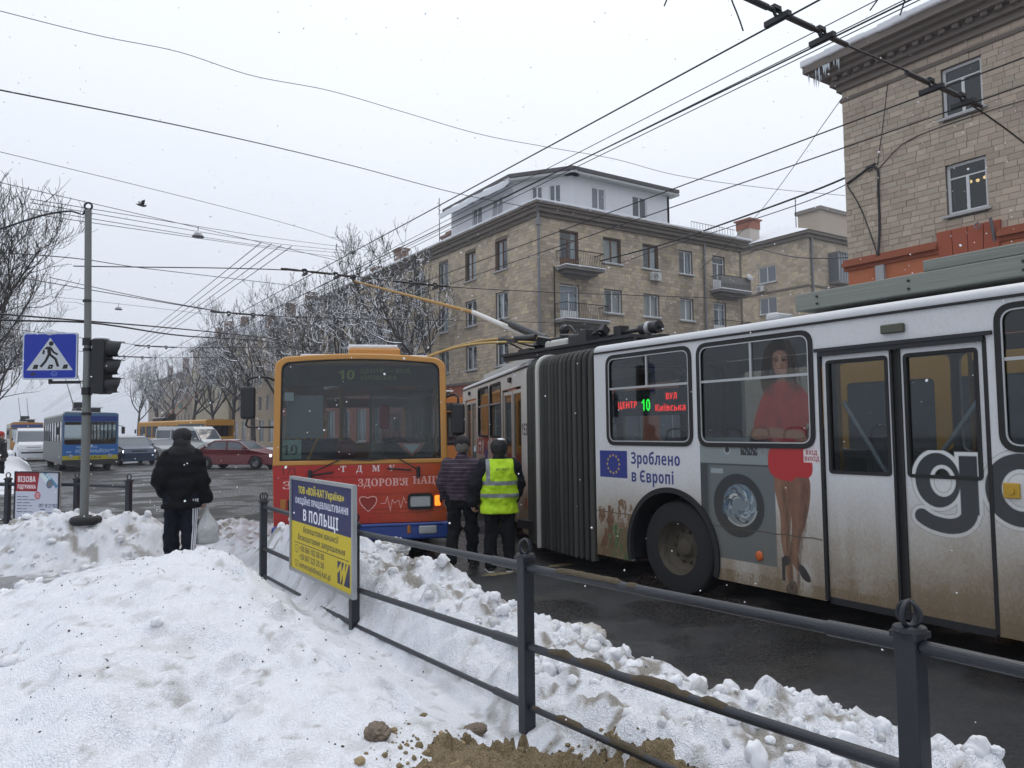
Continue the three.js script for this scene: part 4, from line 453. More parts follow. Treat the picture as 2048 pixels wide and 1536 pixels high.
[[11.6, 8.4, 'lowest of three thin high wires crossing the upper right sky'], [12.0, 8.75, 'middle of three thin high wires crossing the upper right sky'], [12.2, 9.1, 'topmost of three thin high wires crossing the upper right sky']].forEach(([x, y, l]) => wire('cable', l, [[x, y + 0.1, 6], [x, y, -12], [x + 0.3, y - 0.1, -40], [x + 1, y - 0.3, -80]], 0.01, 'high wires'));
wire('cable', 'thin wire from the stone building roof down to the brick block', [[25, 13.8, -15.6], [32, 12.8, -25], [38, 12.3, -34.4]], 0.014);
for (const [x, y, z, s, l] of [[7.91, 12.3, -42.08, 1, 'snow capped street lamp hanging on the high cross street cables'], [7.25, 12.6, -72.5, 1, 'smaller hanging street lamp seen right of the pole'], [23, 16.5, -58.2, 1, 'hanging street lamp before the bare treetops']]) { const t = thing('street_lamp', l, 'street lamp', [x, y, z], 0, 'hanging street lamps'); add(t, 'lamp_hood', new THREE.LatheGeometry([[0, 0.24], [0.08, 0.24], [0.1, 0.16], [0.2, 0.1], [0.3, 0], [0.3, -0.07], [0, -0.07]].map(([a, b]) => new THREE.Vector2(a, b)), 16), M([0.22, 0.23, 0.25], 0.5)); add(t, 'snow_cap', new GB().sph(0, 0.14, 0, 0.2, 1, 0.5, 1), mSnow); add(t, 'hook', new GB().cyl(V(0, 0.2, 0), V(0, 0.5, 0), 0.02), mDarkMetal); t.scale.setScalar(s); wire('lamp_wire', 'thin span wire that holds the ' + (z > -50 ? 'big hanging street lamp' : z < -70 ? 'smaller lamp right of the pole' : 'lamp before the treetops'), [[x - 40, y - 2.4, z + 25], [x, y + 0.45, z], [Math.min(25, x + 22), y + 0.7, z - 8]], 0.016); }
{ const t = thing('bird', 'small dark bird flying in the open sky', 'bird', [6.06, 15.48, -49.09], 0.4); const g = new THREE.IcosahedronGeometry(0.1, 3).scale(2.2, 0.8, 0.8), b = new GB().add(g).add(new THREE.ConeGeometry(0.08, 0.25, 8).rotateZ(Math.PI / 2).translate(-0.3, 0, 0)).sph(0.22, 0.04, 0, 0.06); add(t, 'body', b, mBlack); for (const s of [-1, 1]) { const w = new THREE.Shape([new THREE.Vector2(-0.1, 0), new THREE.Vector2(0.12, 0), new THREE.Vector2(0.02, 0.42), new THREE.Vector2(-0.16, 0.3)]); add(t, 'wing', ext(w, 0.012).rotateX(s * 0.75), mBlack); } }

// ---------------------------------------------------------------- trees
const mBark = M([0.05, 0.043, 0.04], 0.95, { bumpMap: retex(tNoise, 2), bumpScale: 0.01 });
function treeGeo(seed, o) {
  const r = rng(seed), P0 = [], N0 = [], S0 = [], SN = [], up = V(0, 1, 0), a = V(0, 0, 0), b = V(0, 0, 0);
  const ring = (p, d, rad, n) => { a.set(1, 0, 0); if (Math.abs(d.x) > 0.8) a.set(0, 0, 1); const u = a.clone().cross(d).normalize(), v = d.clone().cross(u); const out = []; for (let i = 0; i < n; i++) { const t = (i / n) * 6.2832; const nn = u.clone().multiplyScalar(Math.cos(t)).addScaledVector(v, Math.sin(t)); out.push([p.clone().addScaledVector(nn, rad), nn]); } return out; };
  const tri = (x, y, z) => { for (const q of [x, y, z]) { P0.push(q[0].x, q[0].y, q[0].z); N0.push(q[1].x, q[1].y, q[1].z); } };
  function seg(p, q, r0, r1, d0, d1) { const n = r0 > 0.08 ? 7 : r0 > 0.03 ? 5 : 3, A = ring(p, d0, r0, n), B = ring(q, d1, r1, n); for (let i = 0; i < n; i++) { const j = (i + 1) % n; tri(A[i], A[j], B[j]); tri(A[i], B[j], B[i]); }
    const dir = q.clone().sub(p).normalize(); if (Math.abs(dir.y) < 0.86 && r() < o.snow) { const sd = dir.clone().cross(up).normalize(), th = Math.min(0.08, r0 * 1.1 + 0.022) * (1 - Math.abs(dir.y) * 0.6), w = r0 * 0.95 + 0.01, pa = p.clone(), pb = q.clone(); pa.y += r0 * 0.6; pb.y += r1 * 0.6; const c = [[pa.clone().addScaledVector(sd, -w), pb.clone().addScaledVector(sd, -w * r1 / r0)], [pa.clone().add(V(0, th, 0)), pb.clone().add(V(0, th, 0))], [pa.clone().addScaledVector(sd, w), pb.clone().addScaledVector(sd, w * r1 / r0)]]; for (let i = 0; i < 2; i++) { const nn = i ? sd.clone().add(up).normalize() : sd.clone().negate().add(up).normalize(); for (const q2 of [c[i][0], c[i + 1][0], c[i + 1][1], c[i][0], c[i + 1][1], c[i][1]]) { S0.push(q2.x, q2.y, q2.z); SN.push(nn.x, nn.y, nn.z); } } } }
  function grow(p, d, len, rad, lev) {
    const n = lev === 0 ? 5 : lev < 3 ? 5 : 3; let cp = p.clone(), cd = d.clone(), cr = rad; const kids = [];
    for (let i = 0; i < n; i++) { const nd = cd.clone().add(V(r() - 0.5, r() - 0.5 + o.lift * (lev > 0 ? 1 : 0.3), r() - 0.5).multiplyScalar(o.bend * (lev + 0.7))).normalize(), q = cp.clone().addScaledVector(nd, len / n), nr = Math.max(o.min, rad * lerp(1, lev === 0 ? 0.62 : 0.4, (i + 1) / n)); seg(cp, q, cr, nr, cd, nd); cp = q; cd = nd; cr = nr; if (lev < o.levels) kids.push([q.clone(), nd.clone(), nr, (i + 1) / n]); }
    if (lev >= o.levels) return;
    const count = o.kids[lev]; for (let k = 0; k < count; k++) { const t = lev === 0 ? lerp(o.first, 1, (k + 0.5) / count) : lerp(0.25, 1, (k + 0.7) / count), i = Math.min(n - 1, Math.floor(t * n - 0.001)), [q, kd, kr] = kids[i]; const az = r() * 6.2832 + k * 2.4, spread = lev === 0 ? lerp(o.spread, o.spread * 0.5, t) : lerp(0.45, 1.1, r()); const s = V(Math.cos(az), 0.15, Math.sin(az)); const side2 = s.addScaledVector(kd, -s.dot(kd)).normalize(); const nd = kd.clone().multiplyScalar(Math.cos(spread)).addScaledVector(side2, Math.sin(spread)).normalize(); grow(q, nd, len * (lev === 0 ? o.limb : 0.62) * lerp(0.75, 1.2, r()) * (1 - 0.25 * t), Math.max(o.min, kr * lerp(0.5, 0.75, r())), lev + 1); }
  }
  grow(V(0, 0, 0), V(0.04 * (r() - 0.5), 1, 0.04), o.trunk, o.rad, 0);
  const mk = (p, n) => { const g = new THREE.BufferGeometry(); g.setAttribute('position', new THREE.Float32BufferAttribute(p, 3)); g.setAttribute('normal', new THREE.Float32BufferAttribute(n, 3)); const uv = new Float32Array(p.length / 3 * 2); for (let i = 0; i < uv.length / 2; i++) { uv[i * 2] = p[i * 3] + p[i * 3 + 2]; uv[i * 2 + 1] = p[i * 3 + 1]; } g.setAttribute('uv', new THREE.BufferAttribute(uv, 2)); return g; };
  return [mk(P0, N0), mk(S0, SN)];
}
function makeTree(seed, label, pos, ry, o, group, s = 1) { const t = thing('bare_tree', label, 'tree', pos, ry, group), [g, sn] = treeGeo(seed, o); add(t, 'trunk_and_branches', g, mBark); if (o.snow > 0.05) add(t, 'branch_snow', sn, mSnow, { kind: 'stuff' }); t.scale.setScalar(s); return t; }
const oStreet = { levels: 4, kids: [8, 6, 6, 5], trunk: 7.4, rad: 0.27, limb: 0.9, first: 0.4, spread: 1.2, bend: 0.22, lift: 0.38, min: 0.012, snow: 0.92 };
const gT = 'bare street trees', t1 = makeTree(11, 'bare snowy tree standing before the brick block, tallest above the orange trolleybus', [20.6, 0, -45.5], 0.3, oStreet, gT, 0.98), t2 = makeTree(23, 'bare snowy tree next left of the tallest one', [20.6, 0, -54], 1.2, oStreet, gT, 0.94), t3 = makeTree(37, 'bare snowy tree nearest the side street, its boughs over the brick facade', [20.4, 0, -40.2], 2.2, { ...oStreet, kids: [7, 6, 6, 4], spread: 1.05 }, gT, 0.78);
[[t1, 20.7, -62, 2.1, 0.95, 'fourth bare tree of the row past the brick block'], [t2, 20.6, -70, 4, 1, 'fifth bare tree of the row, left of the orange trolleybus roof'], [t3, 20.4, -78.5, 0.4, 1.05, 'sixth bare tree of the row, above the red car'], [t1, 20.5, -88, 5, 0.95, 'seventh bare tree of the row, above the yellow trolleybus'], [t2, 20.4, -98, 1.5, 0.92, 'eighth bare tree of the row down the street'], [t3, 20.2, -110, 3.3, 1, 'ninth bare tree of the row down the street'], [t1, 20, -124, 0.9, 0.95, 'tenth bare tree, beyond the traffic light'], [t2, 20, -140, 2.6, 0.95, 'eleventh bare tree far down the street'], [t3, 19.8, -160, 4.2, 1, 'last bare tree of the row, smallest']].forEach(([t, x, z, ry, s, l]) => copyOf(t, l, [x, 0, z], ry, s * 0.95));
const oLeft = { levels: 4, kids: [9, 8, 7, 5], trunk: 7.0, rad: 0.2, limb: 0.9, first: 0.3, spread: 0.8, bend: 0.2, lift: 0.35, min: 0.009, snow: 0.12 };
const u1 = makeTree(51, 'dark bare tree at the left edge beside the pedestrian sign', [-0.95, 0, -36.5], 0.9, oLeft, 'trees along the far left pavement', 0.86), u2 = makeTree(63, 'second bare tree behind the one at the left edge', [-1.3, 0, -47], 2.4, { ...oLeft, snow: 0.4 }, 'trees along the far left pavement', 0.68);
copyOf(u1, 'third bare tree on the left pavement, by the minibus', [-2.2, 0, -60], 2.9, 0.7); copyOf(u2, 'fourth bare tree on the left pavement', [-3, 0, -76], 0.7, 0.72); copyOf(u1, 'farthest bare tree on the left pavement', [-3.6, 0, -98], 4.5, 0.75);

{ // kerbside tree behind the viewpoint whose twigs hang into the top of the picture
  const t = thing('bare_tree', 'bare twigs hanging in from above the picture top', 'tree', [3.0, 0, 3.4]), g = new GB(), L = (...p) => p.map(([x, y, z]) => V(x - 3, y, z - 3.4)); g.tube(L([3, 0, 3.4], [3.05, 2.5, 3.4], [3.1, 4.5, 3.2], [3.4, 6.2, 2.6]), 0.13, 8, 20).tube(L([3.2, 5.4, 2.9], [3.8, 6.3, 1.2], [4.6, 6.7, -1], [5.3, 6.75, -3], [5.6, 6.7, -4.4]), 0.05, 6, 24).tube(L([3.8, 6.3, 1.2], [5.2, 6.9, -0.2], [6.6, 6.9, -1.8], [7.8, 6.7, -3]), 0.035, 6, 20); add(t, 'trunk', g, mBark);
  const tw = new GB(); for (const p of [[[5.3, 6.75, -3], [5.25, 6.35, -4.1], [5.0, 5.95, -4.7], [4.85, 5.86, -4.9]], [[5.0, 5.95, -4.7], [4.95, 5.85, -4.75], [4.9, 5.72, -4.78]], [[6.6, 6.9, -1.8], [6.5, 6.3, -3.2], [6.55, 5.85, -3.6], [6.42, 5.62, -3.7]], [[7.0, 6.85, -2.3], [6.95, 6.3, -3.4], [7.05, 5.95, -3.7], [7.02, 5.78, -3.75]], [[5.6, 6.7, -4.4], [5.8, 6.3, -4.8], [6.1, 6.0, -4.9], [6.15, 5.9, -4.9]]]) tw.tube(L(...p), 0.009, 4, 12); add(t, 'twigs', tw, mBark, { kind: 'stuff' });
}
// ---------------------------------------------------------------- white articulated trolleybus
const mBusGlass = P([0.62, 0.67, 0.68], 0.03, { transmission: 1, thickness: 0, ior: 1.5 });
const mSeat = M([0.05, 0.07, 0.12], 0.7), mInner = M([0.2, 0.21, 0.215], 0.7), mYellow = M([0.55, 0.25, 0.02], 0.5), mAlu = M([0.42, 0.43, 0.44], 0.4, { metalness: 0.4 }), mGreyBox = M([0.2, 0.215, 0.19], 0.7, { bumpMap: retex(tNoise, 1.2), bumpScale: 0.008 }), mRoofW = M([0.5, 0.51, 0.53], 0.5, { bumpMap: retex(tNoise, 1), bumpScale: 0.006 });
function dirt(g, W, H, ppm, y2p, seed, strength = 1) { // brown road spray: grainy, streaked film thickening to a crust on the skirt
  const im = g.getImageData(0, 0, W, H), d = im.data, top = y2p(1.5), bot = y2p(0.3);
  for (let y = 0; y < H; y++) for (let x = 0; x < W; x++) { const o = (y * W + x) * 4, t = clamp((y - top) / (bot - top), 0, 1.15), st = fbm(x * 0.035, y * 0.004, seed, 4), bl = fbm(x * 0.008, y * 0.011, seed + 5, 4), gr = h3(x, y, seed), g2 = vn(x * 0.5, y * 0.28, seed + 9);
    let k = Math.pow(t, 1.5) * (0.34 + 0.9 * st + 1.1 * (bl - 0.42)) * (0.72 + 0.5 * g2) * strength + 0.05 * g2; if (gr > 0.997 - 0.02 * t * t) k += 0.35; if (t > 0.9 && st + g2 * 0.5 > 0.72) k += 0.3; k = clamp(k, 0, 0.88);
    d[o] = lerp(d[o], 92 + 28 * g2, k); d[o + 1] = lerp(d[o + 1], 77 + 25 * g2, k); d[o + 2] = lerp(d[o + 2], 56 + 20 * g2, k); }
  g.putImageData(im, 0, 0);
}
const BZ0 = -7.2, BZ1 = 3.2, PPM = 196;
const zp = (z) => (z - BZ0) * PPM, yp = (y) => (2.8 - y) * PPM;
function womanTop(g, film) { // upper part of the printed model, drawn in side metres
  const X = (z) => zp(z), Y = (y) => yp(y); const poly = (pts, c) => { g.fillStyle = c; g.beginPath(); pts.forEach(([z, y], i) => (i ? g.lineTo(X(z), Y(y)) : g.moveTo(X(z), Y(y)))); g.closePath(); g.fill(); };
  const blob = (pts, c) => { g.fillStyle = c; g.beginPath(); const n = pts.length; for (let i = 0; i < n; i++) { const [a, b] = pts[i], [p, q] = pts[(i + 1) % n], mx = (a + p) / 2, my = (b + q) / 2; if (!i) g.moveTo(X((pts[n - 1][0] + a) / 2), Y((pts[n - 1][1] + b) / 2)); g.quadraticCurveTo(X(a), Y(b), X(mx), Y(my)); } g.closePath(); g.fill(); };
  blob([[-4.62, 2.66], [-4.42, 2.67], [-4.34, 2.5], [-4.33, 2.3], [-4.26, 2.12], [-4.4, 2.1], [-4.5, 2.2], [-4.62, 2.12], [-4.72, 2.2], [-4.7, 2.45]], '#231d20');
  blob([[-4.56, 2.56], [-4.42, 2.56], [-4.39, 2.44], [-4.42, 2.33], [-4.48, 2.28], [-4.54, 2.32], [-4.58, 2.44]], '#8d6d5e'); poly([[-4.52, 2.33], [-4.44, 2.33], [-4.42, 2.22], [-4.54, 2.22]], '#7b5c4f');
  g.fillStyle = '#2a1d1c'; for (const z of [-4.525, -4.445]) { g.beginPath(); g.ellipse(X(z), Y(2.465), 5, 2.4, 0, 0, 7); g.fill(); } blob([[-4.575, 2.57], [-4.48, 2.6], [-4.4, 2.56], [-4.385, 2.42], [-4.37, 2.52], [-4.42, 2.66], [-4.56, 2.66], [-4.6, 2.5], [-4.585, 2.38]], '#211b1e'); g.strokeStyle = '#3a2824'; g.lineWidth = 1.6; for (const z of [-4.525, -4.445]) { g.beginPath(); g.arc(X(z), Y(2.462), 6.5, 3.7, 5.7); g.stroke(); } g.strokeStyle = '#6a3630'; g.lineWidth = 3.2; g.beginPath(); g.arc(X(-4.485), Y(2.415), 9, 0.75, 2.39); g.stroke(); g.strokeStyle = '#b9a09a'; g.lineWidth = 1.6; g.beginPath(); g.arc(X(-4.485), Y(2.412), 8.5, 0.85, 2.29); g.stroke(); g.strokeStyle = '#6d4a42'; g.lineWidth = 1.6; g.beginPath(); g.moveTo(X(-4.485), Y(2.46)); g.lineTo(X(-4.48), Y(2.41)); g.stroke();
  blob([[-4.64, 2.24], [-4.5, 2.26], [-4.42, 2.26], [-4.26, 2.22], [-4.14, 2.02], [-4.13, 1.86], [-4.24, 1.88], [-4.22, 1.68], [-4.68, 1.68], [-4.66, 1.84], [-4.84, 1.78], [-4.76, 2.02]], '#8e2a2c');
  { const r = rng(66); g.lineCap = 'round'; for (let i = 0; i < 150; i++) { const t = r(), z = lerp(-4.74, -4.2, t), y = lerp(1.7, 2.2, r()); if (y > 2.2 - 2.2 * (z + 4.45) ** 2 * 2) continue; g.strokeStyle = ['rgba(60,10,14,0.10)', 'rgba(190,70,66,0.09)', 'rgba(40,6,10,0.09)'][i % 3]; g.lineWidth = 3 + 8 * r(); g.beginPath(); g.moveTo(X(z), Y(y)); g.quadraticCurveTo(X(z + 0.06 * (r() - 0.5)), Y(y - 0.06), X(z + 0.12 * (r() - 0.5)), Y(y - 0.16 * r())); g.stroke(); } for (let i = 0; i < 90; i++) { const z = r() < 0.5 ? lerp(-4.7, -4.58, r()) : lerp(-4.4, -4.28, r()); g.strokeStyle = ['rgba(70,50,44,0.35)', 'rgba(16,12,14,0.4)', 'rgba(96,70,58,0.2)'][i % 3]; g.lineWidth = 1 + r(); g.beginPath(); g.moveTo(X(lerp(z, -4.49, 0.5)), Y(2.64)); g.quadraticCurveTo(X(z), Y(2.5), X(z + 0.03 * Math.sin(i)), Y(2.12 + 0.1 * r())); g.stroke(); } g.fillStyle = 'rgba(200,168,150,0.35)'; g.beginPath(); g.ellipse(X(-4.5), Y(2.45), 6, 13, 0.1, 0, 7); g.fill(); }
  blob([[-4.86, 1.83], [-4.66, 1.84], [-4.4, 1.8], [-4.26, 1.8], [-4.2, 1.68], [-4.26, 1.66], [-4.36, 1.73], [-4.6, 1.73], [-4.84, 1.7]], '#80604f');
}
function bigLetters(g) { // dark g and o with a pale outline
  const X = zp, Y = yp, E = (z, y, rz, ry) => { g.moveTo(X(z + rz), Y(y)); g.ellipse(X(z), Y(y), rz * PPM, ry * PPM, 0, 0, 7); };
  const pass = (grow, c) => { g.fillStyle = g.strokeStyle = c; g.lineJoin = 'round'; const e = grow;
    g.beginPath(); E(-3.085, 1.408, 0.172 + e, 0.212 + e); E(-3.045, 1.405, 0.098 - e, 0.125 - e); g.fill('evenodd'); g.fillRect(X(-2.918 - e), Y(1.6 + e), (0.13 + 2 * e) * PPM, (0.44 + e) * PPM);
    g.lineWidth = (0.115 + 2 * e) * PPM; g.beginPath(); g.moveTo(X(-2.853), Y(1.2)); g.bezierCurveTo(X(-2.853), Y(1.02), X(-3.1), Y(1.03), X(-3.215), Y(1.12)); g.stroke();
    g.beginPath(); E(-2.49, 1.365, 0.25 + e, 0.262 + e); E(-2.49, 1.365, 0.13 - e, 0.15 - e); g.fill('evenodd'); };
  pass(0.034, '#8b8c8a'); pass(0.029, '#c9cbcc'); pass(0, '#24282d');
}
const sideTex = canvas(2038, 549, (g, W, H) => {
  g.fillStyle = '#ced0d4'; g.fillRect(0, 0, W, H); const X = zp, Y = yp; dirt(g, W, H, PPM, Y, 31);
  // washing machine print
  g.fillStyle = '#596164'; g.fillRect(X(-5.5), Y(1.72), 0.92 * PPM, 1.2 * PPM); g.fillStyle = '#7b8586'; g.fillRect(X(-5.5), Y(1.72), 0.92 * PPM, 0.26 * PPM); g.fillStyle = '#2c3336'; g.fillRect(X(-5.5), Y(1.46), 0.1 * PPM, 0.94 * PPM); g.fillRect(X(-5.5), Y(1.47), 0.92 * PPM, 3); g.fillStyle = '#4a5356'; g.fillRect(X(-5.4), Y(1.45), 0.03 * PPM, 0.92 * PPM); g.fillStyle = '#8c9799'; g.fillRect(X(-5.36), Y(1.42), 0.16 * PPM, 0.05 * PPM);
  g.fillStyle = '#1c2124'; g.beginPath(); g.arc(X(-5.02), Y(1.06), 0.325 * PPM, 0, 7); g.fill(); g.strokeStyle = '#566063'; g.lineWidth = 5; g.stroke(); g.fillStyle = '#6a7880'; g.beginPath(); g.arc(X(-5.0), Y(1.07), 0.205 * PPM, 0, 7); g.fill(); const r = rng(77); for (let i = 0; i < 46; i++) { g.strokeStyle = ['#8ea0ab', '#465a72', '#b4b9b4', '#27333f', '#32506e'][i % 5]; g.lineWidth = 2 + 4 * r(); g.beginPath(); const a = r() * 6.28, q = 0.19 * Math.sqrt(r()) * PPM; g.arc(X(-5.0) + Math.cos(a) * q * 0.7, Y(1.07) + Math.sin(a) * q * 0.7, 6 + 12 * r(), a, a + 1.6); g.stroke(); } g.strokeStyle = '#9fa8a8'; g.lineWidth = 4; g.beginPath(); g.arc(X(-5.0), Y(1.07), 0.205 * PPM, 0.2, 2.4); g.stroke();
  g.fillStyle = '#1a1d20'; g.fillRect(X(-4.97), Y(1.66), 0.2 * PPM, 0.1 * PPM); g.fillStyle = '#7d8688'; for (let i = 0; i < 8; i++) g.fillRect(X(-4.95) + i * 4.5, Y(1.64) + (i % 3) * 4, 2.5, 6); g.fillStyle = '#9aa3a5'; g.beginPath(); g.arc(X(-5.14), Y(1.61), 9, 0, 7); g.fill(); g.fillStyle = '#1d2123'; g.beginPath(); g.arc(X(-5.14), Y(1.61), 5.5, 0, 7); g.fill();
  // model: skirt and legs
  womanTop(g); const blob = (pts, c) => { g.fillStyle = c; g.beginPath(); const n = pts.length; for (let i = 0; i < n; i++) { const [a, b] = pts[i], [p, q] = pts[(i + 1) % n]; const mx = (a + p) / 2, my = (b + q) / 2; if (!i) g.moveTo(X((pts[n - 1][0] + a) / 2), Y((pts[n - 1][1] + b) / 2)); g.quadraticCurveTo(X(a), Y(b), X(mx), Y(my)); } g.closePath(); g.fill(); };
  blob([[-4.6, 1.42], [-4.36, 1.42], [-4.36, 1.2], [-4.42, 1.0], [-4.44, 0.78], [-4.42, 0.62], [-4.4, 0.38], [-4.47, 0.36], [-4.5, 0.62], [-4.54, 0.8], [-4.52, 1.0], [-4.58, 1.2]], '#77533f'); blob([[-4.4, 1.42], [-4.2, 1.42], [-4.2, 1.18], [-4.26, 0.95], [-4.33, 0.8], [-4.36, 0.62], [-4.3, 0.54], [-4.36, 0.5], [-4.46, 0.64], [-4.4, 0.86], [-4.42, 1.1]], '#6d4938');
  { const q = rng(68); g.lineCap = 'round'; for (let i = 0; i < 240; i++) { const y = lerp(0.45, 1.4, q()), leg = q() < 0.5, c = leg ? lerp(-4.45, -4.49, step(0.5, 1.3, y)) : lerp(-4.36, -4.29, step(0.6, 1.3, y)), w = lerp(0.025, 0.075, step(0.5, 1.3, y)), t = 2 * q() - 1; g.strokeStyle = t < -0.2 ? 'rgba(150,112,86,0.10)' : 'rgba(42,24,18,0.11)'; g.lineWidth = 2 + 4 * q(); g.beginPath(); g.moveTo(X(c + w * t), Y(y)); g.lineTo(X(c + w * t), Y(y - 0.1)); g.stroke(); } }
  blob([[-4.62, 1.68], [-4.2, 1.68], [-4.15, 1.36], [-4.36, 1.38], [-4.38, 1.32], [-4.62, 1.36], [-4.66, 1.5]], '#a81a1d'); blob([[-4.44, 0.42], [-4.38, 0.42], [-4.36, 0.28], [-4.48, 0.28], [-4.5, 0.34]], '#1b1a1f'); blob([[-4.36, 0.58], [-4.3, 0.58], [-4.22, 0.47], [-4.24, 0.42], [-4.33, 0.46]], '#201c20'); g.fillStyle = '#1b1a1f'; g.fillRect(X(-4.53), Y(0.62), 7, 42); blob([[-4.52, 0.64], [-4.44, 0.64], [-4.44, 0.56], [-4.52, 0.54]], '#1b1a1f');
  // EU flag and slogan
  g.fillStyle = '#1a2a7d'; g.fillRect(X(-7.12), Y(1.57), 0.49 * PPM, 0.32 * PPM); g.fillStyle = '#c9a548'; for (let i = 0; i < 12; i++) { const a = i * Math.PI / 6, cx = X(-6.875) + Math.sin(a) * 21, cy = Y(1.41) - Math.cos(a) * 21; g.beginPath(); for (let k = 0; k < 10; k++) { const q = k % 2 ? 1.9 : 4.6, b = k * Math.PI / 5 - Math.PI / 2; g[k ? 'lineTo' : 'moveTo'](cx + q * Math.cos(b), cy + q * Math.sin(b)); } g.fill(); }
  g.fillStyle = '#17236e'; g.font = 'bold 37px sans-serif'; g.save(); g.translate(X(-6.57), Y(1.42)); g.scale(0.86, 1); g.fillText('Зроблено', 0, 0); g.fillText('в Європі', 0, 40); g.restore();
  // entrance sticker
  g.fillStyle = '#d6d2d2'; g.fillRect(X(-4.26), Y(1.63), 0.19 * PPM, 0.12 * PPM); g.fillStyle = '#8b2a33'; g.font = 'bold 11px sans-serif'; g.save(); g.translate(X(-4.24), Y(1.578)); g.scale(0.92, 1); g.fillText('ВХІД', 0, 0); g.restore(); g.save(); g.translate(X(-4.252), Y(1.522)); g.scale(0.86, 1); g.fillText('ВИХІД', 0, 0); g.restore();
  // big dark letters
  bigLetters(g);
  // seams, scrapes, green patches
  g.strokeStyle = '#3c332c'; g.lineWidth = 2; g.beginPath(); g.moveTo(X(-7.2), Y(0.83)); for (let z = -7.2; z < -4.05; z += 0.1) g.lineTo(X(z), Y(0.83 + 0.006 * Math.sin(z * 40))); g.stroke(); const patch = (z0, z1, y0, y1, c, n, sd) => { const q = rng(sd); for (let i = 0; i < n; i++) { const a = q(), b = q(); if (fbm(a * 4 + sd, b * 5, sd, 3) < 0.47) continue; g.fillStyle = c; g.globalAlpha = 0.35 + 0.6 * q(); g.fillRect(X(lerp(z0, z1, a)), Y(lerp(y1, y0, b)), 2 + 5 * q(), 3 + 12 * q()); } g.globalAlpha = 1; }; patch(-7.0, -6.82, 0.32, 0.74, '#2f5a2a', 420, 61); patch(-6.8, -6.62, 0.32, 0.66, '#2f5a2a', 360, 63); patch(-7.16, -6.9, 0.34, 0.92, '#5d3c28', 420, 65); patch(-6.82, -6.58, 0.4, 1.0, '#69503a', 300, 67);
  dirt(g, W, H, PPM, Y, 35, 0.4);
});
sideTex.wrapS = sideTex.wrapT = THREE.ClampToEdgeWrapping; sideTex.repeat.set(1 / 10.4, 1 / 2.8); sideTex.offset.set(7.2 / 10.4, 0);
const mSide = P(0xffffff, 0.38, { map: sideTex, clearcoat: 0.3, clearcoatRoughness: 0.3, bumpMap: retex(tNoise, 0.35), bumpScale: 0.004 });
function busBox(w, y0, y1, z0, z1, { roof = 0.14 } = {}) { const s = new THREE.Shape(); s.moveTo(0, y0); s.lineTo(w, y0); s.quadraticCurveTo(w, y1 - 0.02, w - 0.16, y1); s.quadraticCurveTo(w / 2, y1 + roof, 0.16, y1); s.quadraticCurveTo(0, y1 - 0.02, 0, y0); return ext(s, z1 - z0, { curveSegments: 10 }).translate(0, 0, z0); }
function wheelOf(parent, x, y, z, r, ry, rimMat, w = 0.3) { const m = add(parent, 'wheel', new THREE.LatheGeometry([[0.56, -0.5], [0.93, -0.5], [0.99, -0.36], [1, 0], [0.99, 0.36], [0.93, 0.5], [0.56, 0.5]].map(([a, b]) => new THREE.Vector2(a * r, b * w)), 40).rotateX(Math.PI / 2), mRubber, { pos: [x, y, z], ry }); // axle along local z, outer face towards local +z
  add(m, 'rim', new GB().add(new THREE.LatheGeometry([[0.0, 0.16], [0.16, 0.16], [0.2, 0.1], [0.24, -0.02], [0.44, -0.06], [0.5, 0.2], [0.56, 0.48], [0.6, 0.47], [0.56, 0.2]].map(([a, b]) => new THREE.Vector2(a * r, b * w)), 32).rotateX(Math.PI / 2)), rimMat); const nuts = new GB(); for (let i = 0; i < 10; i++) { const a = i * 0.628; nuts.cyl(V(0.33 * r * Math.cos(a), 0.33 * r * Math.sin(a), -0.04 * w), V(0.33 * r * Math.cos(a), 0.33 * r * Math.sin(a), 0.06 * w), 0.028 * r * 1.3, 0.028 * r, 6); } add(m, 'wheel_nuts', nuts, rimMat); return m; }
const mRim = M([0.09, 0.075, 0.055], 0.7, { metalness: 0.3, bumpMap: retex(tNoise, 3), bumpScale: 0.01 });
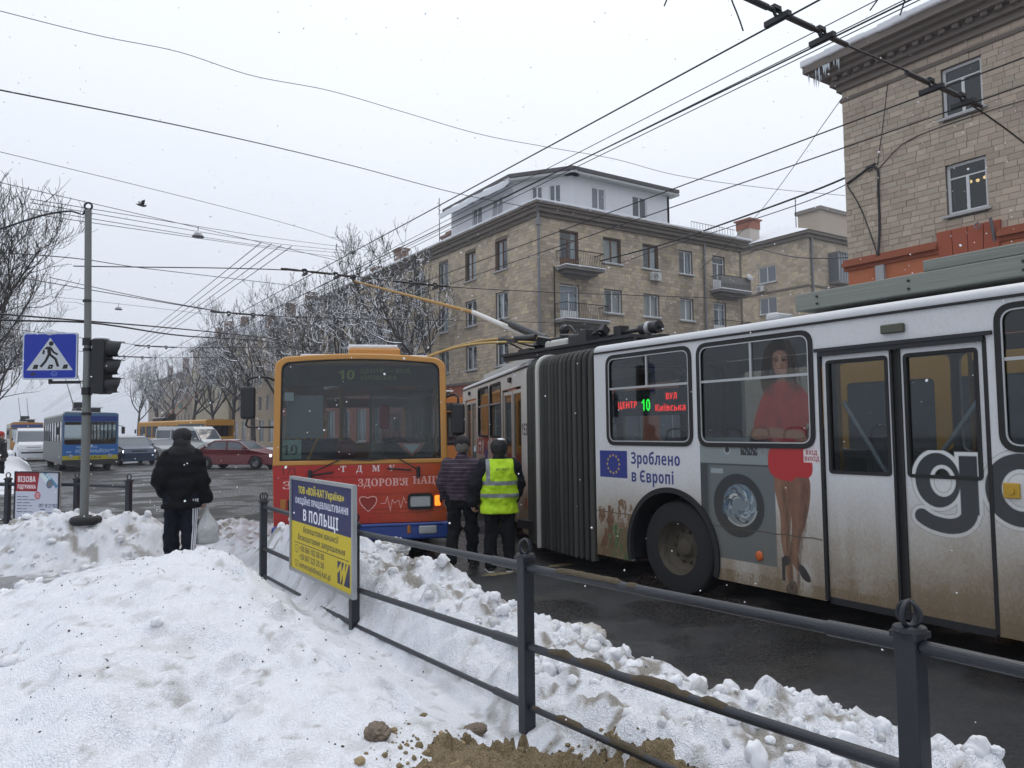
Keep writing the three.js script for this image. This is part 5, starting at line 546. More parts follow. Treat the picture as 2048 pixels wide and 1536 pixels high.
{
  const B = thing('articulated_trolleybus', 'white articulated trolleybus with printed washing machine advert, grey bellows and raised pole', 'trolleybus', [6, 0, -4]), dz = 4; // local = world - (6,0,-4)
  const Z = (z) => z + dz, uvShift = (g) => { const u = g.attributes.uv; return g; }; void uvShift;
  const put = (name, g, mat, parent = B, o) => add(parent, name, g instanceof GB ? g.geo().translate(0, 0, 0) : g, mat, o);
  const panel = (shape, depth) => side(ext(shape, depth), depth); // keep uv = (z, y) in world metres, then shift the mesh
  const sh = new THREE.Shape(); sh.moveTo(-7.2, 0.3); sh.lineTo(-6.58, 0.3); sh.absarc(-5.95, 0.5, 0.66, Math.PI + 0.3, -0.3, true); sh.lineTo(-5.3, 0.3); sh.lineTo(-4.08, 0.3); sh.lineTo(-4.08, 2.5); sh.lineTo(-2.68, 2.5); sh.lineTo(-2.68, 0.3); sh.lineTo(0.4, 0.3); sh.lineTo(0.4, 2.5); sh.lineTo(1.8, 2.5); sh.lineTo(1.8, 0.3); sh.lineTo(3.2, 0.3); sh.lineTo(3.2, 2.76); sh.lineTo(-7.2, 2.76);
  const wins = [[-6.96, -5.6], [-5.5, -4.14], [-2.6, -1.25], [-1.15, 0.25]]; for (const [a, b] of wins) sh.holes.push(rhole(a, 1.65, b, 2.71, 0.13)); sh.holes.push(rhole(1.95, 1.65, 3.05, 2.68, 0.13));
  put('side_panel', panel(sh, 0.05), mSide, B, { pos: [0, 0, dz] });
  for (const [i, [a, b]] of [...wins, [1.95, 3.05]].entries()) {
    const w = put('window', panel(frameShape(a - 0.015, 1.635, b + 0.015, 2.72, 0.14, 0.045), 0.07).translate(-0.012, 0, 0), mRubber, B, { pos: [0, 0, dz] });
    put('window_rail', new GB().b2(-0.002, 0.02, 2.3, 2.325, a + 0.04, b - 0.04).b2(-0.002, 0.02, 2.325, 2.68, (a + b) / 2 - 0.012, (a + b) / 2 + 0.012), mAlu, w);
    put('inner_trim', side(ext(frameShape(a + 0.03, 1.68, b - 0.03, 2.675, 0.1, 0.012), 0.01), 0.0), mAlu, w);
    put('pane', new GB().b2(0.014, 0.018, 1.66, 2.7, a + 0.02, b - 0.02), mBusGlass, w);
  }
  { // model printed on perforated film over the second window
    const film = canvas(282, 220, (g) => { g.translate(-zp(-5.5), -yp(2.74)); g.clearRect(0, 0, 2040, 560); womanTop(g, true); g.fillStyle = '#5f6a6c'; g.fillRect(zp(-5.45), yp(1.74), 0.6 * PPM, 0.1 * PPM); });
    const fm = new THREE.MeshStandardMaterial({ map: film, transparent: true, opacity: 0.55, roughness: 0.4 }); const g = new THREE.PlaneGeometry(1.3, 1.0).rotateY(HALF).translate(0.01, 2.18, -4.82); scaleUV(g, (x, y, z) => [(z + 5.5) / 1.44, (y - 1.62) / 1.12]); put('film_print', g, fm, B, { pos: [0, 0, dz] });
    const f2 = canvas(128, 64, (g) => { g.translate(-zp(-3.3), -yp(1.68)); bigLetters(g); }), g2 = new THREE.PlaneGeometry(0.5, 0.2).rotateY(HALF).translate(0.019, 1.54, -3.03); scaleUV(g2, (x, y, z) => [(z + 3.3) / (128 / PPM), 1 - (1.68 - y) / (64 / PPM)]); put('film_print', g2, new THREE.MeshStandardMaterial({ map: f2, transparent: true, roughness: 0.5 }), B, { pos: [0, 0, dz] });
  }
  // doors
  for (const [d0, name] of [[-4.05, 'front'], [0.43, 'rear']]) { for (const [a, b] of [[d0, d0 + 0.64], [d0 + 0.7, d0 + 1.34]]) { const s = new THREE.Shape([new THREE.Vector2(a, 0.34), new THREE.Vector2(b, 0.34), new THREE.Vector2(b, 2.46), new THREE.Vector2(a, 2.46)]); s.holes.push(rhole(a + 0.055, 1.44, b - 0.055, 2.4, 0.03)); const dr = put('door', panel(s, 0.04).translate(0.02, 0, 0), mSide, B, { pos: [0, 0, dz] }); put('door_seal', side(ext(frameShape(a + 0.035, 1.42, b - 0.035, 2.42, 0.04, 0.028), 0.05), 0.062), mRubber, dr); put('pane', new GB().b2(0.036, 0.04, 1.43, 2.41, a + 0.05, b - 0.05), mBusGlass, dr); put('grab_bar', new GB().cyl(V(0.16, 1.42, a < d0 + 0.3 ? b - 0.15 : a + 0.1), V(0.14, 2.05, a < d0 + 0.3 ? a + 0.12 : b - 0.08), 0.022), mAlu, dr); }
    put('door_post', new GB().b2(0.03, 0.075, 0.34, 2.46, d0 + 0.64, d0 + 0.7).b2(0.005, 0.03, 0.34, 2.46, d0 + 0.625, d0 + 0.645).b2(0.005, 0.03, 0.34, 2.46, d0 + 0.695, d0 + 0.715), mRubber, B, { pos: [0, 0, dz] }); put('door_gutter', new GB().b2(-0.03, 0.02, 2.5, 2.53, d0 - 0.05, d0 + 1.42).b2(-0.02, 0.02, 2.46, 2.5, d0 - 0.02, d0 + 1.36), mDarkMetal, B, { pos: [0, 0, dz] }); put('door_lamp', new GB().rbox(-0.02, 2.63, d0 + 0.68, 0.05, 0.075, 0.19, 0.012), M([0.07, 0.075, 0.05], 0.5), B, { pos: [0, 0, dz] }); put('step', new GB().b2(0.02, 0.7, 0.28, 0.34, d0, d0 + 1.34).b2(0.7, 0.74, 0.34, 0.62, d0, d0 + 1.34), mDarkMetal, B, { pos: [0, 0, dz] }); put('door_edge', new GB().b2(-0.004, 0.02, 0.31, 2.48, d0 - 0.035, d0 - 0.005).b2(-0.004, 0.02, 0.31, 2.48, d0 + 1.345, d0 + 1.375), mRubber, B, { pos: [0, 0, dz] }); }
  put('gutter', new GB().b2(-0.02, 0.03, 2.755, 2.775, -7.2, 3.2), mRubber, B, { pos: [0, 0, dz] });
  const rs = new THREE.Shape(); rs.moveTo(0.0, 2.776); rs.quadraticCurveTo(-0.01, 2.86, 0.14, 2.875); rs.quadraticCurveTo(1.25, 2.98, 2.36, 2.875); rs.quadraticCurveTo(2.5, 2.86, 2.5, 2.776); rs.lineTo(2.46, 2.776); rs.quadraticCurveTo(1.25, 2.9, 0.04, 2.776); put('roof', ext(rs, 10.4, { curveSegments: 12 }).translate(0, 0, -7.2 + dz), mRoofW);
  // far side, floor, ends, interior
  const far = new THREE.Shape([new THREE.Vector2(-7.2, 0.3), new THREE.Vector2(3.2, 0.3), new THREE.Vector2(3.2, 2.76), new THREE.Vector2(-7.2, 2.76)]); for (const [a, b] of [...wins, [-4.05, -2.75], [0.4, 1.75], [1.95, 3.05]]) far.holes.push(rhole(a, 1.55, b, 2.6, 0.1)); put('far_side_panel', side(ext(far, 0.05), 2.5), mInner, B, { pos: [0, 0, dz] });
  put('floor', new GB().b2(0.06, 2.44, 0.62, 0.7, -7.18, -6.7).b2(0.5, 2.0, 0.62, 0.7, -6.7, -5.2).b2(0.06, 2.44, 0.62, 0.7, -5.2, 3.18).b2(0.1, 2.4, 0.3, 0.36, -7.1, -6.62).b2(0.1, 2.4, 0.3, 0.36, -5.2, 3.1), mDarkMetal, B, { pos: [0, 0, dz] }); put('front_wall', new GB().b2(0.05, 2.45, 0.3, 1.3, 3.15, 3.2).b2(0.05, 2.45, 2.6, 2.76, 3.15, 3.2).b2(0.05, 0.14, 1.3, 2.6, 3.15, 3.2).b2(2.36, 2.45, 1.3, 2.6, 3.15, 3.2), mRoofW, B, { pos: [0, 0, dz] }); put('windscreen', new GB().b2(0.14, 2.36, 1.3, 2.6, 3.165, 3.175), mBusGlass, B, { pos: [0, 0, dz] });
  for (const z of [-6.5, -5.7, -4.9, -2.2, -1.4, -0.6]) for (const x of [0.5, 2.0]) { if (x < 1 && z > -2.7 && z < -1.9) continue; const s = put('seat', new GB().rbox(x, 1.1, z, 0.44, 0.08, 0.42, 0.03).rbox(x, 1.42, z + 0.2, 0.44, 0.6, 0.07, 0.03), mSeat, B, { pos: [0, 0, dz] }); put('seat_handle', new GB().tube([V(x - 0.18, 1.68, z + 0.2), V(x - 0.15, 1.8, z + 0.2), V(x + 0.15, 1.8, z + 0.2), V(x + 0.18, 1.68, z + 0.2)], 0.014, 5, 10), mDarkMetal, s); }
  for (const [x, z] of [[0.8, -4.4], [0.8, -2.5], [1.3, -3.4], [0.8, 0.3]]) put('handrail', new GB().cyl(V(x, 0.7, z), V(x, 2.75, z), 0.018), mYellow, B, { pos: [0, 0, dz] });
  put('inner_curtain', new GB().rbox(2.2, 2.0, -3.75, 0.1, 1.0, 0.14, 0.04).rbox(2.2, 2.0, -2.1, 0.1, 1.0, 0.14, 0.04), M([0.2, 0.03, 0.02], 0.8), B, { pos: [0, 0, dz] });
  { // route display
    const led = canvas(680, 140, (g, W, H) => { g.fillStyle = '#000'; g.fillRect(0, 0, W, H); const F = (str, x, y, px, w, c) => { g.font = 'bold ' + px + 'px sans-serif'; g.save(); g.translate(x, y); g.scale(w / g.measureText(str).width, 1); g.fillStyle = c; g.fillText(str, 0, 0); g.restore(); }; F('ЦЕНТР', 34, 98, 54, 190, '#ff2a20'); F('ВУЛ', 480, 58, 50, 100, '#ff2a20'); F('Київська', 385, 122, 54, 265, '#ff2a20'); F('10', 262, 116, 92, 84, '#22ff40'); g.fillStyle = 'rgba(0,0,0,0.6)'; for (let y = 0; y < H; y += 9) g.fillRect(0, y, W, 2); });
    const m = put('route_display', new GB().b2(0.05, 0.12, 1.98, 2.28, -6.9, -5.66), mBlack, B, { pos: [0, 0, dz] }); const g = new THREE.PlaneGeometry(1.22, 0.28).rotateY(HALF).translate(0.047, 2.13, -6.28); put('led_screen', g, M([0.01, 0.01, 0.01], 0.6, { emissive: 0xffffff, emissiveMap: led, emissiveIntensity: 3.2 }), m);
  }
  put('wheel_arch', (() => { const s = new THREE.Shape(); s.absarc(-5.95, 0.5, 0.685, -0.28, Math.PI + 0.28, false); s.absarc(-5.95, 0.5, 0.63, Math.PI + 0.28, -0.28, true); return side(ext(s, 0.06, { curveSegments: 30 }), 0.05).translate(-0.015, 0, 0); })(), mRubber, B, { pos: [0, 0, dz] });
  put('wheel_well', (() => { const s = new THREE.Shape(); s.absarc(-5.95, 0.5, 0.7, -0.25, Math.PI + 0.25, false); s.absarc(-5.95, 0.5, 0.66, Math.PI + 0.25, -0.25, true); return side(ext(s, 0.55, { curveSegments: 20 }), 0.61); })(), mBlack, B, { pos: [0, 0, dz] });
  wheelOf(B, 0.24, 0.52, -5.95 + dz, 0.52, HALF, mRim); wheelOf(B, 2.26, 0.52, -5.95 + dz, 0.52, -HALF, mRim); wheelOf(B, 0.24, 0.52, 2.5 + dz - 0.3, 0.5, HALF, mRim);
  put('side_marker', new GB().add(new THREE.SphereGeometry(0.045, 12, 8).scale(0.35, 1.1, 1).translate(-0.005, 0.6, -4.78)), M([0.5, 0.1, 0.02], 0.25), B, { pos: [0, 0, dz] }); put('door_button', new GB().rbox(-0.008, 1.36, -2.55, 0.02, 0.11, 0.11, 0.008).cyl(V(-0.03, 1.36, -2.55), V(0, 1.36, -2.55), 0.025, 0.025, 12), M([0.45, 0.27, 0.02], 0.5), B, { pos: [0, 0, dz] }); put('hatch', new GB().rbox(0.0, 0.6, -2.25, 0.03, 0.5, 0.5, 0.012).box(-0.02, 0.82, -2.35, 0.02, 0.05, 0.3), M([0.26, 0.24, 0.21], 0.6), B, { pos: [0, 0, dz] });
  put('underframe', new GB().b2(0.25, 2.25, 0.25, 0.6, -5.0, 1.6).b2(0.5, 2.0, 0.3, 0.7, -7.0, -6.3), mBlack, B, { pos: [0, 0, dz] });
  // roof gear
  put('equipment_box', new GB().rbox(1.0, 3.07, -1.35, 1.0, 0.17, 6.6, 0.012), mGreyBox, B, { pos: [0, 0, dz] }); put('equipment_box', new GB().rbox(1.15, 3.215, -0.35, 1.2, 0.1, 6.1, 0.012), mGreyBox, B, { pos: [0, 0, dz] }); for (let z = -4.4; z < 1.8; z += 0.9) for (const y of [3.1, 3.03]) put('bolt', new GB().cyl(V(0.485, y, z), V(0.505, y, z), 0.012, 0.012, 6), mBlack, B, { pos: [0, 0, dz] }); put('roof_vent', new GB().rbox(0.45, 2.945, -4.8, 0.26, 0.07, 0.16, 0.03), mRoofW, B, { pos: [0, 0, dz] });
  put('resistor', new GB().cyl(V(1.0, 3.16, -7.75), V(1.0, 3.16, -7.0), 0.03).cyl(V(1.0, 3.16, -7.4), V(1.0, 3.16, -7.16), 0.075, 0.075, 12).cyl(V(1.0, 3.16, -7.14), V(1, 3.16, -7.06), 0.085, 0.085, 14).box(1.0, 3.12, -7.8, 0.16, 0.26, 0.14).box(1.0, 3.0, -7.4, 0.14, 0.1, 0.9), mBlack, B, { pos: [0, 0, dz] }); put('resistor_cap', new GB().cyl(V(1.0, 3.16, -7.26), V(1.0, 3.16, -7.2), 0.095, 0.095, 14), mAlu, B, { pos: [0, 0, dz] });
  // pole bases stand on a bridge above the bellows
  put('pole_bridge', new GB().b2(0.35, 2.2, 2.97, 3.01, -9.9, -6.9).b2(0.4, 0.46, 2.9, 2.97, -9.9, -6.9).b2(2.1, 2.16, 2.9, 2.97, -9.9, -6.9), mDarkMetal, B, { pos: [0, 0, dz] });
  const gear = new GB(); gear.rbox(0.9, 3.12, -9.1, 0.3, 0.2, 0.5, 0.03).rbox(0.8, 3.1, -8.45, 0.26, 0.2, 0.3, 0.04).sph(0.85, 3.32, -8.9, 0.08).cyl(V(0.85, 3.05, -8.9), V(0.85, 3.28, -8.9), 0.025).box(1.3, 3.1, -9.2, 1.2, 0.07, 0.14).box(0.75, 3.14, -8.2, 0.24, 0.16, 0.16).cyl(V(0.7, 3.2, -8.8), V(1.5, 3.22, -8.5), 0.04).box(1.6, 3.12, -9.0, 0.24, 0.2, 0.5).box(1.0, 3.05, -9.55, 0.9, 0.06, 0.3); { const r = rng(61); for (let i = 0; i < 26; i++) gear.box(0.6 + 0.7 * r(), 3.06 + 0.2 * r(), -9.5 + 1.5 * r(), 0.04 + 0.12 * r(), 0.04 + 0.1 * r(), 0.05 + 0.14 * r(), r(), r(), r()); } put('pole_base', gear, mBlack, B, { pos: [0, 0, dz] });
  put('pole_base_cover', new GB().rbox(0.8, 3.08, -8.85, 0.34, 0.16, 0.55, 0.05), M([0.5, 0.5, 0.47], 0.5), B, { pos: [0, 0, dz] }); put('cable_loop', new GB().tube([V(0.7, 3.3, -8.75), V(0.72, 3.33, -8.6), V(0.74, 3.15, -8.45), V(0.76, 3.0, -8.42)], 0.02, 5, 14).tube([V(1.0, 3.1, -9.6), V(0.8, 3.2, -9.9), V(0.6, 3.3, -10.2), V(0.7, 3.1, -9.8)], 0.016, 5, 14).tube([V(0.9, 3.1, -8.2), V(1.0, 3.16, -7.8)], 0.018, 5, 6), mBlack, B, { pos: [0, 0, dz] });
  const b1 = V(1.0, 3.16, -9.53), m1 = V(1.07, 4.02, -11.95), e1 = V(0.7, 5.42, -16.9), q1 = b1.clone().lerp(m1, 0.42);
  put('trolley_pole', new GB().cyl(m1, e1, 0.035, 0.02, 10), M([0.36, 0.22, 0.06], 0.6), B, { pos: [0, 0, dz], label: 'yellow part of raised trolley pole' }); put('pole_shaft', new GB().cyl(b1, m1, 0.055, 0.045, 10), M([0.55, 0.55, 0.53], 0.5), B, { pos: [0, 0, dz] }); put('pole_spring', new GB().cyl(b1.clone().add(V(-0.06, 0.06, 0.1)), q1.clone().add(V(-0.05, 0.1, 0)), 0.07, 0.06, 10).cyl(q1.clone().add(V(-0.05, 0.1, 0)), q1.clone().add(V(-0.05, 0.22, -0.3)), 0.025), mBlack, B, { pos: [0, 0, dz] }); put('pole_head', new GB().cyl(e1, e1.clone().add(V(-0.02, 0.14, -0.12)), 0.04).box(e1.x, e1.y + 0.12, e1.z - 0.1, 0.07, 0.07, 0.22), mBlack, B, { pos: [0, 0, dz] });
  const b2 = V(0.62, 3.3, -10.05), e2 = V(0.72, 3.24, -13.9); put('lowered_pole', new GB().tube([V(0.9, 3.22, -9.2), b2, V(0.66, 3.36, -11.5), e2], 0.026, 8, 24), M([0.36, 0.23, 0.07], 0.6), B, { pos: [0, 0, dz] }); put('lowered_pole_rope', new GB().tube([V(0.9, 3.16, -9.2), V(0.5, 3.24, -10.1), V(0.5, 3.3, -11.6), V(0.62, 3.16, -13.8)], 0.02, 6, 24), M([0.45, 0.33, 0.12], 0.7), B, { pos: [0, 0, dz] }); put('pole_tie', new GB().cyl(V(0.75, 3.26, -9.5), V(0.6, 3.3, -10.3), 0.06, 0.05, 8).box(0.55, 3.24, -10.0, 0.06, 0.06, 0.5), mBlack, B, { pos: [0, 0, dz] });
  // bellows: one hoop per fold, turning with the joint
  const yaw = Math.atan2(0.375, 0.927), T0 = V(0.4, 0, -9.23 + dz), mFold = M([0.028, 0.029, 0.027], 0.8, { bumpMap: retex(tNoise, 2), bumpScale: 0.01 }), mFold2 = M([0.05, 0.049, 0.042], 0.85);
  const hoop = (o, w, y0 = 0.22) => { const s = new THREE.Shape(); s.moveTo(-1.25 - o, y0); s.lineTo(-1.25 - o, 2.66); s.quadraticCurveTo(-1.25 - o, 2.84 + o, -1.07, 2.85 + o); s.lineTo(1.07, 2.85 + o); s.quadraticCurveTo(1.25 + o, 2.84 + o, 1.25 + o, 2.66); s.lineTo(1.25 + o, y0); s.lineTo(1.2, y0); s.lineTo(1.2, 2.6); s.quadraticCurveTo(1.2, 2.76, 1.04, 2.78); s.lineTo(-1.04, 2.78); s.quadraticCurveTo(-1.2, 2.76, -1.2, 2.6); s.lineTo(-1.2, y0); return ext(s, w, { bevelEnabled: true, bevelSize: 0.018, bevelThickness: w * 0.9, bevelSegments: 3, curveSegments: 5 }).translate(0, 0, -w / 2); };
  const hg = hoop(0.0, 0.028), c0 = V(1.25, 0, -7.24 + dz), tr = V(0.375, 0, -0.927).normalize(), cx = V(Math.cos(yaw), 0, Math.sin(yaw)), c1 = T0.clone().addScaledVector(cx, 1.25), bez = new THREE.QuadraticBezierCurve3(c0, V(1.25 + 0.05, 0, -8.35 + dz), c1), N = 21;
  for (let i = 0; i <= N; i++) { const t = (i + 0.3) / (N + 0.6), p = bez.getPoint(t), ring = i === 13; const m = put(ring ? 'bellows_ring' : 'bellows_fold', ring ? hoop(0.03, 0.03, 0.2) : hg, ring ? M([0.5, 0.5, 0.47], 0.6) : i % 3 ? mFold : mFold2, B, { pos: [p.x, 0, p.z] }); m.rotation.y = -yaw * t; }
  put('bellows_floor', new GB().box(1.33, 0.45, -8.2 + dz, 2.2, 0.12, 2.2), mBlack);
  // trailer: local frame x across (0 = kerb side), z backwards is -z
  const TR = (name, g, mat, parent = B) => { if (parent !== B) return add(parent, name, g, mat); const m = add(B, name, g, mat, { pos: [T0.x, 0, T0.z] }); m.rotation.y = -yaw; return m; };
  const tt = canvas(1440, 560, (g, W, H) => { g.fillStyle = '#d0d0ce'; g.fillRect(0, 0, W, H); const X = (s) => (7.2 - s) * 200; dirt(g, W, H, 200, yp, 47, 1.3); g.fillStyle = '#a3262c'; g.font = 'bold 92px sans-serif'; g.save(); g.translate(X(5.35), yp(1.3)); g.scale(1.25, 1); g.fillText('МЕГА', 0, 0); g.restore(); g.save(); g.translate(X(3.2), yp(1.3)); g.scale(1.2, 1); g.fillText('ЛЮ', 0, 0); g.restore(); g.beginPath(); for (let i = 0; i < 16; i++) { const a = i * 0.3927, q = i % 2 ? 45 : 100; g[i ? 'lineTo' : 'moveTo'](X(3.85) + q * 0.8 * Math.cos(a), yp(1.65) + q * Math.sin(a)); } g.fill(); g.fillStyle = '#3d5fa0'; g.beginPath(); g.ellipse(X(3.85), yp(1.32), 40, 55, 0, 0, 7); g.fill(); g.fillStyle = '#b5564f'; g.beginPath(); g.ellipse(X(3.85), yp(1.6), 26, 40, 0, 0, 7); g.fill(); g.fillStyle = '#2b2b2b'; g.font = 'bold 50px sans-serif'; g.fillText('153', X(0.48), yp(1.72)); g.fillStyle = '#7a2218'; g.fillRect(X(0.3), yp(0.75), 26, 30); });
  tt.repeat.set(1 / 7.2, 1 / 2.8); tt.offset.set(1, 0); tt.wrapS = THREE.ClampToEdgeWrapping; const mTr = P(0xffffff, 0.45, { map: tt });
  const ts = new THREE.Shape(); ts.moveTo(0, 0.26); ts.lineTo(0, 2.78); ts.lineTo(-7.2, 2.78); ts.lineTo(-7.2, 0.3); ts.lineTo(-6.78, 0.3); ts.lineTo(-6.78, 2.52); ts.lineTo(-5.12, 2.52); ts.lineTo(-5.12, 0.3); ts.lineTo(-4.72, 0.3); ts.absarc(-4.1, 0.5, 0.64, Math.PI + 0.3, -0.3, true); ts.lineTo(-2.05, 0.3); ts.lineTo(-2.05, 2.52); ts.lineTo(-0.5, 2.52); ts.lineTo(-0.5, 0.26);
  for (const [a, b] of [[-3.4, -2.18], [-4.86, -3.5]]) ts.holes.push(rhole(a, 1.68, b, 2.7, 0.1)); TR('trailer_side_panel', side(ext(ts, 0.05), 0.05), mTr);
  for (const [a, b] of [[-3.4, -2.18], [-4.86, -3.5]]) { const w = TR('window', side(ext(frameShape(a, 1.68, b, 2.7, 0.1, 0.04), 0.06), 0.055), mRubber); TR('pane', new GB().b2(0.02, 0.024, 1.7, 2.68, a, b), mBusGlass, w); TR('window_rail', new GB().b2(0, 0.02, 2.3, 2.33, a + 0.05, b - 0.05), mAlu, w); }
  for (const [a, b] of [[-2.03, -1.3], [-1.25, -0.52], [-6.76, -5.97], [-5.92, -5.14]]) { const s = new THREE.Shape([new THREE.Vector2(a, 0.34), new THREE.Vector2(b, 0.34), new THREE.Vector2(b, 2.48), new THREE.Vector2(a, 2.48)]); s.holes.push(rhole(a + 0.06, 1.1, b - 0.06, 2.42, 0.03)); const dr = TR('door', side(ext(s, 0.04), 0.06), mTr); TR('pane', new GB().b2(0.036, 0.04, 1.08, 2.44, a + 0.05, b - 0.05), mBusGlass, dr); }
  TR('door_lamp', new GB().rbox(-0.02, 2.66, -1.3, 0.05, 0.08, 0.16, 0.01), mDarkMetal); TR('door_lamp', new GB().rbox(-0.02, 2.66, -6, 0.05, 0.08, 0.16, 0.01), mDarkMetal); TR('gutter', new GB().b2(-0.02, 0.03, 2.77, 2.79, -7.2, 0), mRubber);
  TR('trailer_roof', ext(rs, 7.2, { curveSegments: 12 }).translate(0, 0.015, -7.2), mRoofW); TR('trailer_box', new GB().rbox(1.0, 3.02, -3.4, 1.2, 0.2, 6.2, 0.02), M([0.4, 0.41, 0.4], 0.6)); TR('trailer_shell', new GB().b2(2.44, 2.5, 0.3, 1.6, -7.2, 0).b2(2.44, 2.5, 2.6, 2.78, -7.2, 0).b2(2.44, 2.5, 1.6, 2.6, -3.0, -2.6).b2(2.44, 2.5, 1.6, 2.6, -5.2, -4.8).b2(0.06, 2.44, 0.3, 1.5, -7.2, -7.12).b2(0.06, 2.44, 2.6, 2.78, -7.2, -7.12), mInner); TR('trailer_floor', new GB().b2(0.06, 2.44, 0.6, 0.68, -7.1, -0.05), mDarkMetal); TR('trailer_post', new GB().b2(0.4, 0.5, 0.7, 2.7, -1.35, -1.2).b2(0.4, 0.5, 0.7, 2.7, -2.8, -2.6), mYellow);
  const tw = V(0.24, 0.52, -4.1).applyAxisAngle(V(0, 1, 0), -yaw).add(T0); wheelOf(B, tw.x, 0.5, tw.z, 0.5, HALF - yaw, mRim); const tw2 = V(2.26, 0.52, -4.1).applyAxisAngle(V(0, 1, 0), -yaw).add(T0); wheelOf(B, tw2.x, 0.5, tw2.z, 0.5, -HALF - yaw, mRim);
}
// ---------------------------------------------------------------- orange trolleybus at the kerb
const mOrange = P([0.5, 0.235, 0.045], 0.4, { clearcoat: 0.3, bumpMap: retex(tNoise, 0.6), bumpScale: 0.004 }), mBlue = P([0.015, 0.05, 0.24], 0.4, { clearcoat: 0.3 }), mLens = P([0.34, 0.36, 0.37], 0.12, { clearcoat: 1 });
{
  const B = thing('trolleybus', 'orange trolleybus with red printed front standing at the kerb', 'trolleybus', [4.165, 0, -10.21], -23.04 * D2R), rnd = rng(4);
  const face = canvas(1200, 450, (g, W, H) => { // 500 px per metre, y 0.47 .. 1.37
    const X = (x) => (x + 1.2) * 500, Y = (y) => (1.37 - y) * 500; const gr = g.createLinearGradient(0, 0, W, 0); gr.addColorStop(0, '#a81610'); gr.addColorStop(0.45, '#ab2210'); gr.addColorStop(0.78, '#b23a0e'); gr.addColorStop(1, '#a8460c'); g.fillStyle = gr; g.fillRect(0, 0, W, H);
    const t = (s, x, y, px, sx, c, f = 'bold', fam = 'serif') => { g.save(); g.translate(X(x), Y(y)); g.scale(sx, 1); g.fillStyle = c; g.font = f + ' ' + px + 'px ' + fam; g.fillText(s, 0, 0); g.restore(); };
    t('173', -1.12, 1.24, 62, 1.05, '#1a0d0a', '', 'sans-serif'); t('·Т', -0.34, 1.26, 62, 1, '#d8d0d0'); t('Д', -0.08, 1.26, 62, 1, '#d8d0d0'); t('М', 0.14, 1.26, 62, 1, '#d8d0d0'); t('У', 0.38, 1.26, 62, 1, '#d8d0d0'); const fit = (str, x, y, px, w, c) => { g.font = 'bold ' + px + 'px serif'; t(str, x, y, px, (w * 500) / g.measureText(str).width, c); }; fit('ЗА', -1.1, 1.04, 74, 0.3, '#d8aca9'); fit('ЗДОРОВ’Я', -0.06, 1.05, 74, 0.72, '#d8aca9'); fit('НАЦІЇ', 0.72, 1.07, 74, 0.44, '#d8aca9');
    g.strokeStyle = '#d8a49c'; g.lineWidth = 7; g.beginPath(); g.moveTo(X(-0.75), Y(0.8)); g.lineTo(X(-0.06), Y(0.8)); g.stroke(); g.beginPath(); const hx = X(0.09), hy = Y(0.81); g.moveTo(hx, hy + 58); g.bezierCurveTo(hx - 90, hy - 10, hx - 72, hy - 72, hx - 4, hy - 36); g.bezierCurveTo(hx + 66, hy - 72, hx + 92, hy - 8, hx, hy + 58); g.fillStyle = '#8c1d12'; g.fill(); g.stroke(); g.lineWidth = 5; g.beginPath(); [[0.26, 0], [0.33, 0], [0.36, 0.09], [0.4, -0.1], [0.43, 0.05], [0.46, 0], [0.52, 0.04], [0.55, -0.07], [0.59, 0.08], [0.62, 0], [0.72, 0.02]].forEach(([a, b], i) => g[i ? 'lineTo' : 'moveTo'](X(a), Y(0.8 + b))); g.stroke();
    const r = rng(14); for (let i = 0; i < 5200; i++) { g.fillStyle = i % 3 ? `rgba(50,30,18,${0.05 + 0.13 * r()})` : `rgba(120,100,80,${0.04 + 0.12 * r()})`; const y = 1 - Math.pow(r(), 2); g.fillRect(r() * W, y * H, 1 + 3 * r(), 4 + 30 * r()); } g.fillStyle = 'rgba(40,14,8,0.75)'; g.fillRect(0, Y(1.19), W, 3); g.fillRect(0, Y(0.72), W, 3); g.fillRect(X(-1.05), Y(0.66), W * 0.86, 2);
  });
  face.repeat.set(1 / 2.4, 1 / 0.9); face.offset.set(0.5, -0.47 / 0.9); face.wrapS = face.wrapT = THREE.ClampToEdgeWrapping; const mFace = P(0xffffff, 0.42, { map: face, clearcoat: 0.25, clearcoatRoughness: 0.3, bumpMap: retex(tNoise, 0.8), bumpScale: 0.004 });
  const lo = new THREE.Shape(); lo.moveTo(-1.2, 0.5); lo.lineTo(1.2, 0.5); lo.lineTo(1.22, 1.37); lo.lineTo(-1.22, 1.37); lo.holes.push(rhole(0.66, 0.71, 1.0, 0.92, 0.05), rhole(-1.0, 0.71, -0.66, 0.92, 0.05)); add(B, 'front_panel', ext(lo, 0.05, { bevelEnabled: true, bevelSize: 0.012, bevelThickness: 0.02, bevelSegments: 2 }).translate(0, 0, -0.05), mFace); add(B, 'access_flap', ext(rshape(-1.08, 0.74, -0.2, 1.17, 0.02), 0.012).translate(0, 0, 0.019), mFace); add(B, 'access_flap', ext(rshape(-0.17, 0.94, 1.14, 1.17, 0.02), 0.01).translate(0, 0, 0.019), mFace);
  const crown = (x, y0, y1, yc, r) => { const s = new THREE.Shape(); s.moveTo(-x, y0); s.lineTo(x, y0); s.lineTo(x * 0.985, y1 - r); s.quadraticCurveTo(x * 0.98, y1 + 0.01, x * 0.98 - r, y1 + 0.03); s.quadraticCurveTo(0, 2 * yc - y1 - 0.02, -x * 0.98 + r, y1 + 0.03); s.quadraticCurveTo(-x * 0.98, y1 + 0.01, -x * 0.985, y1 - r); return s; };
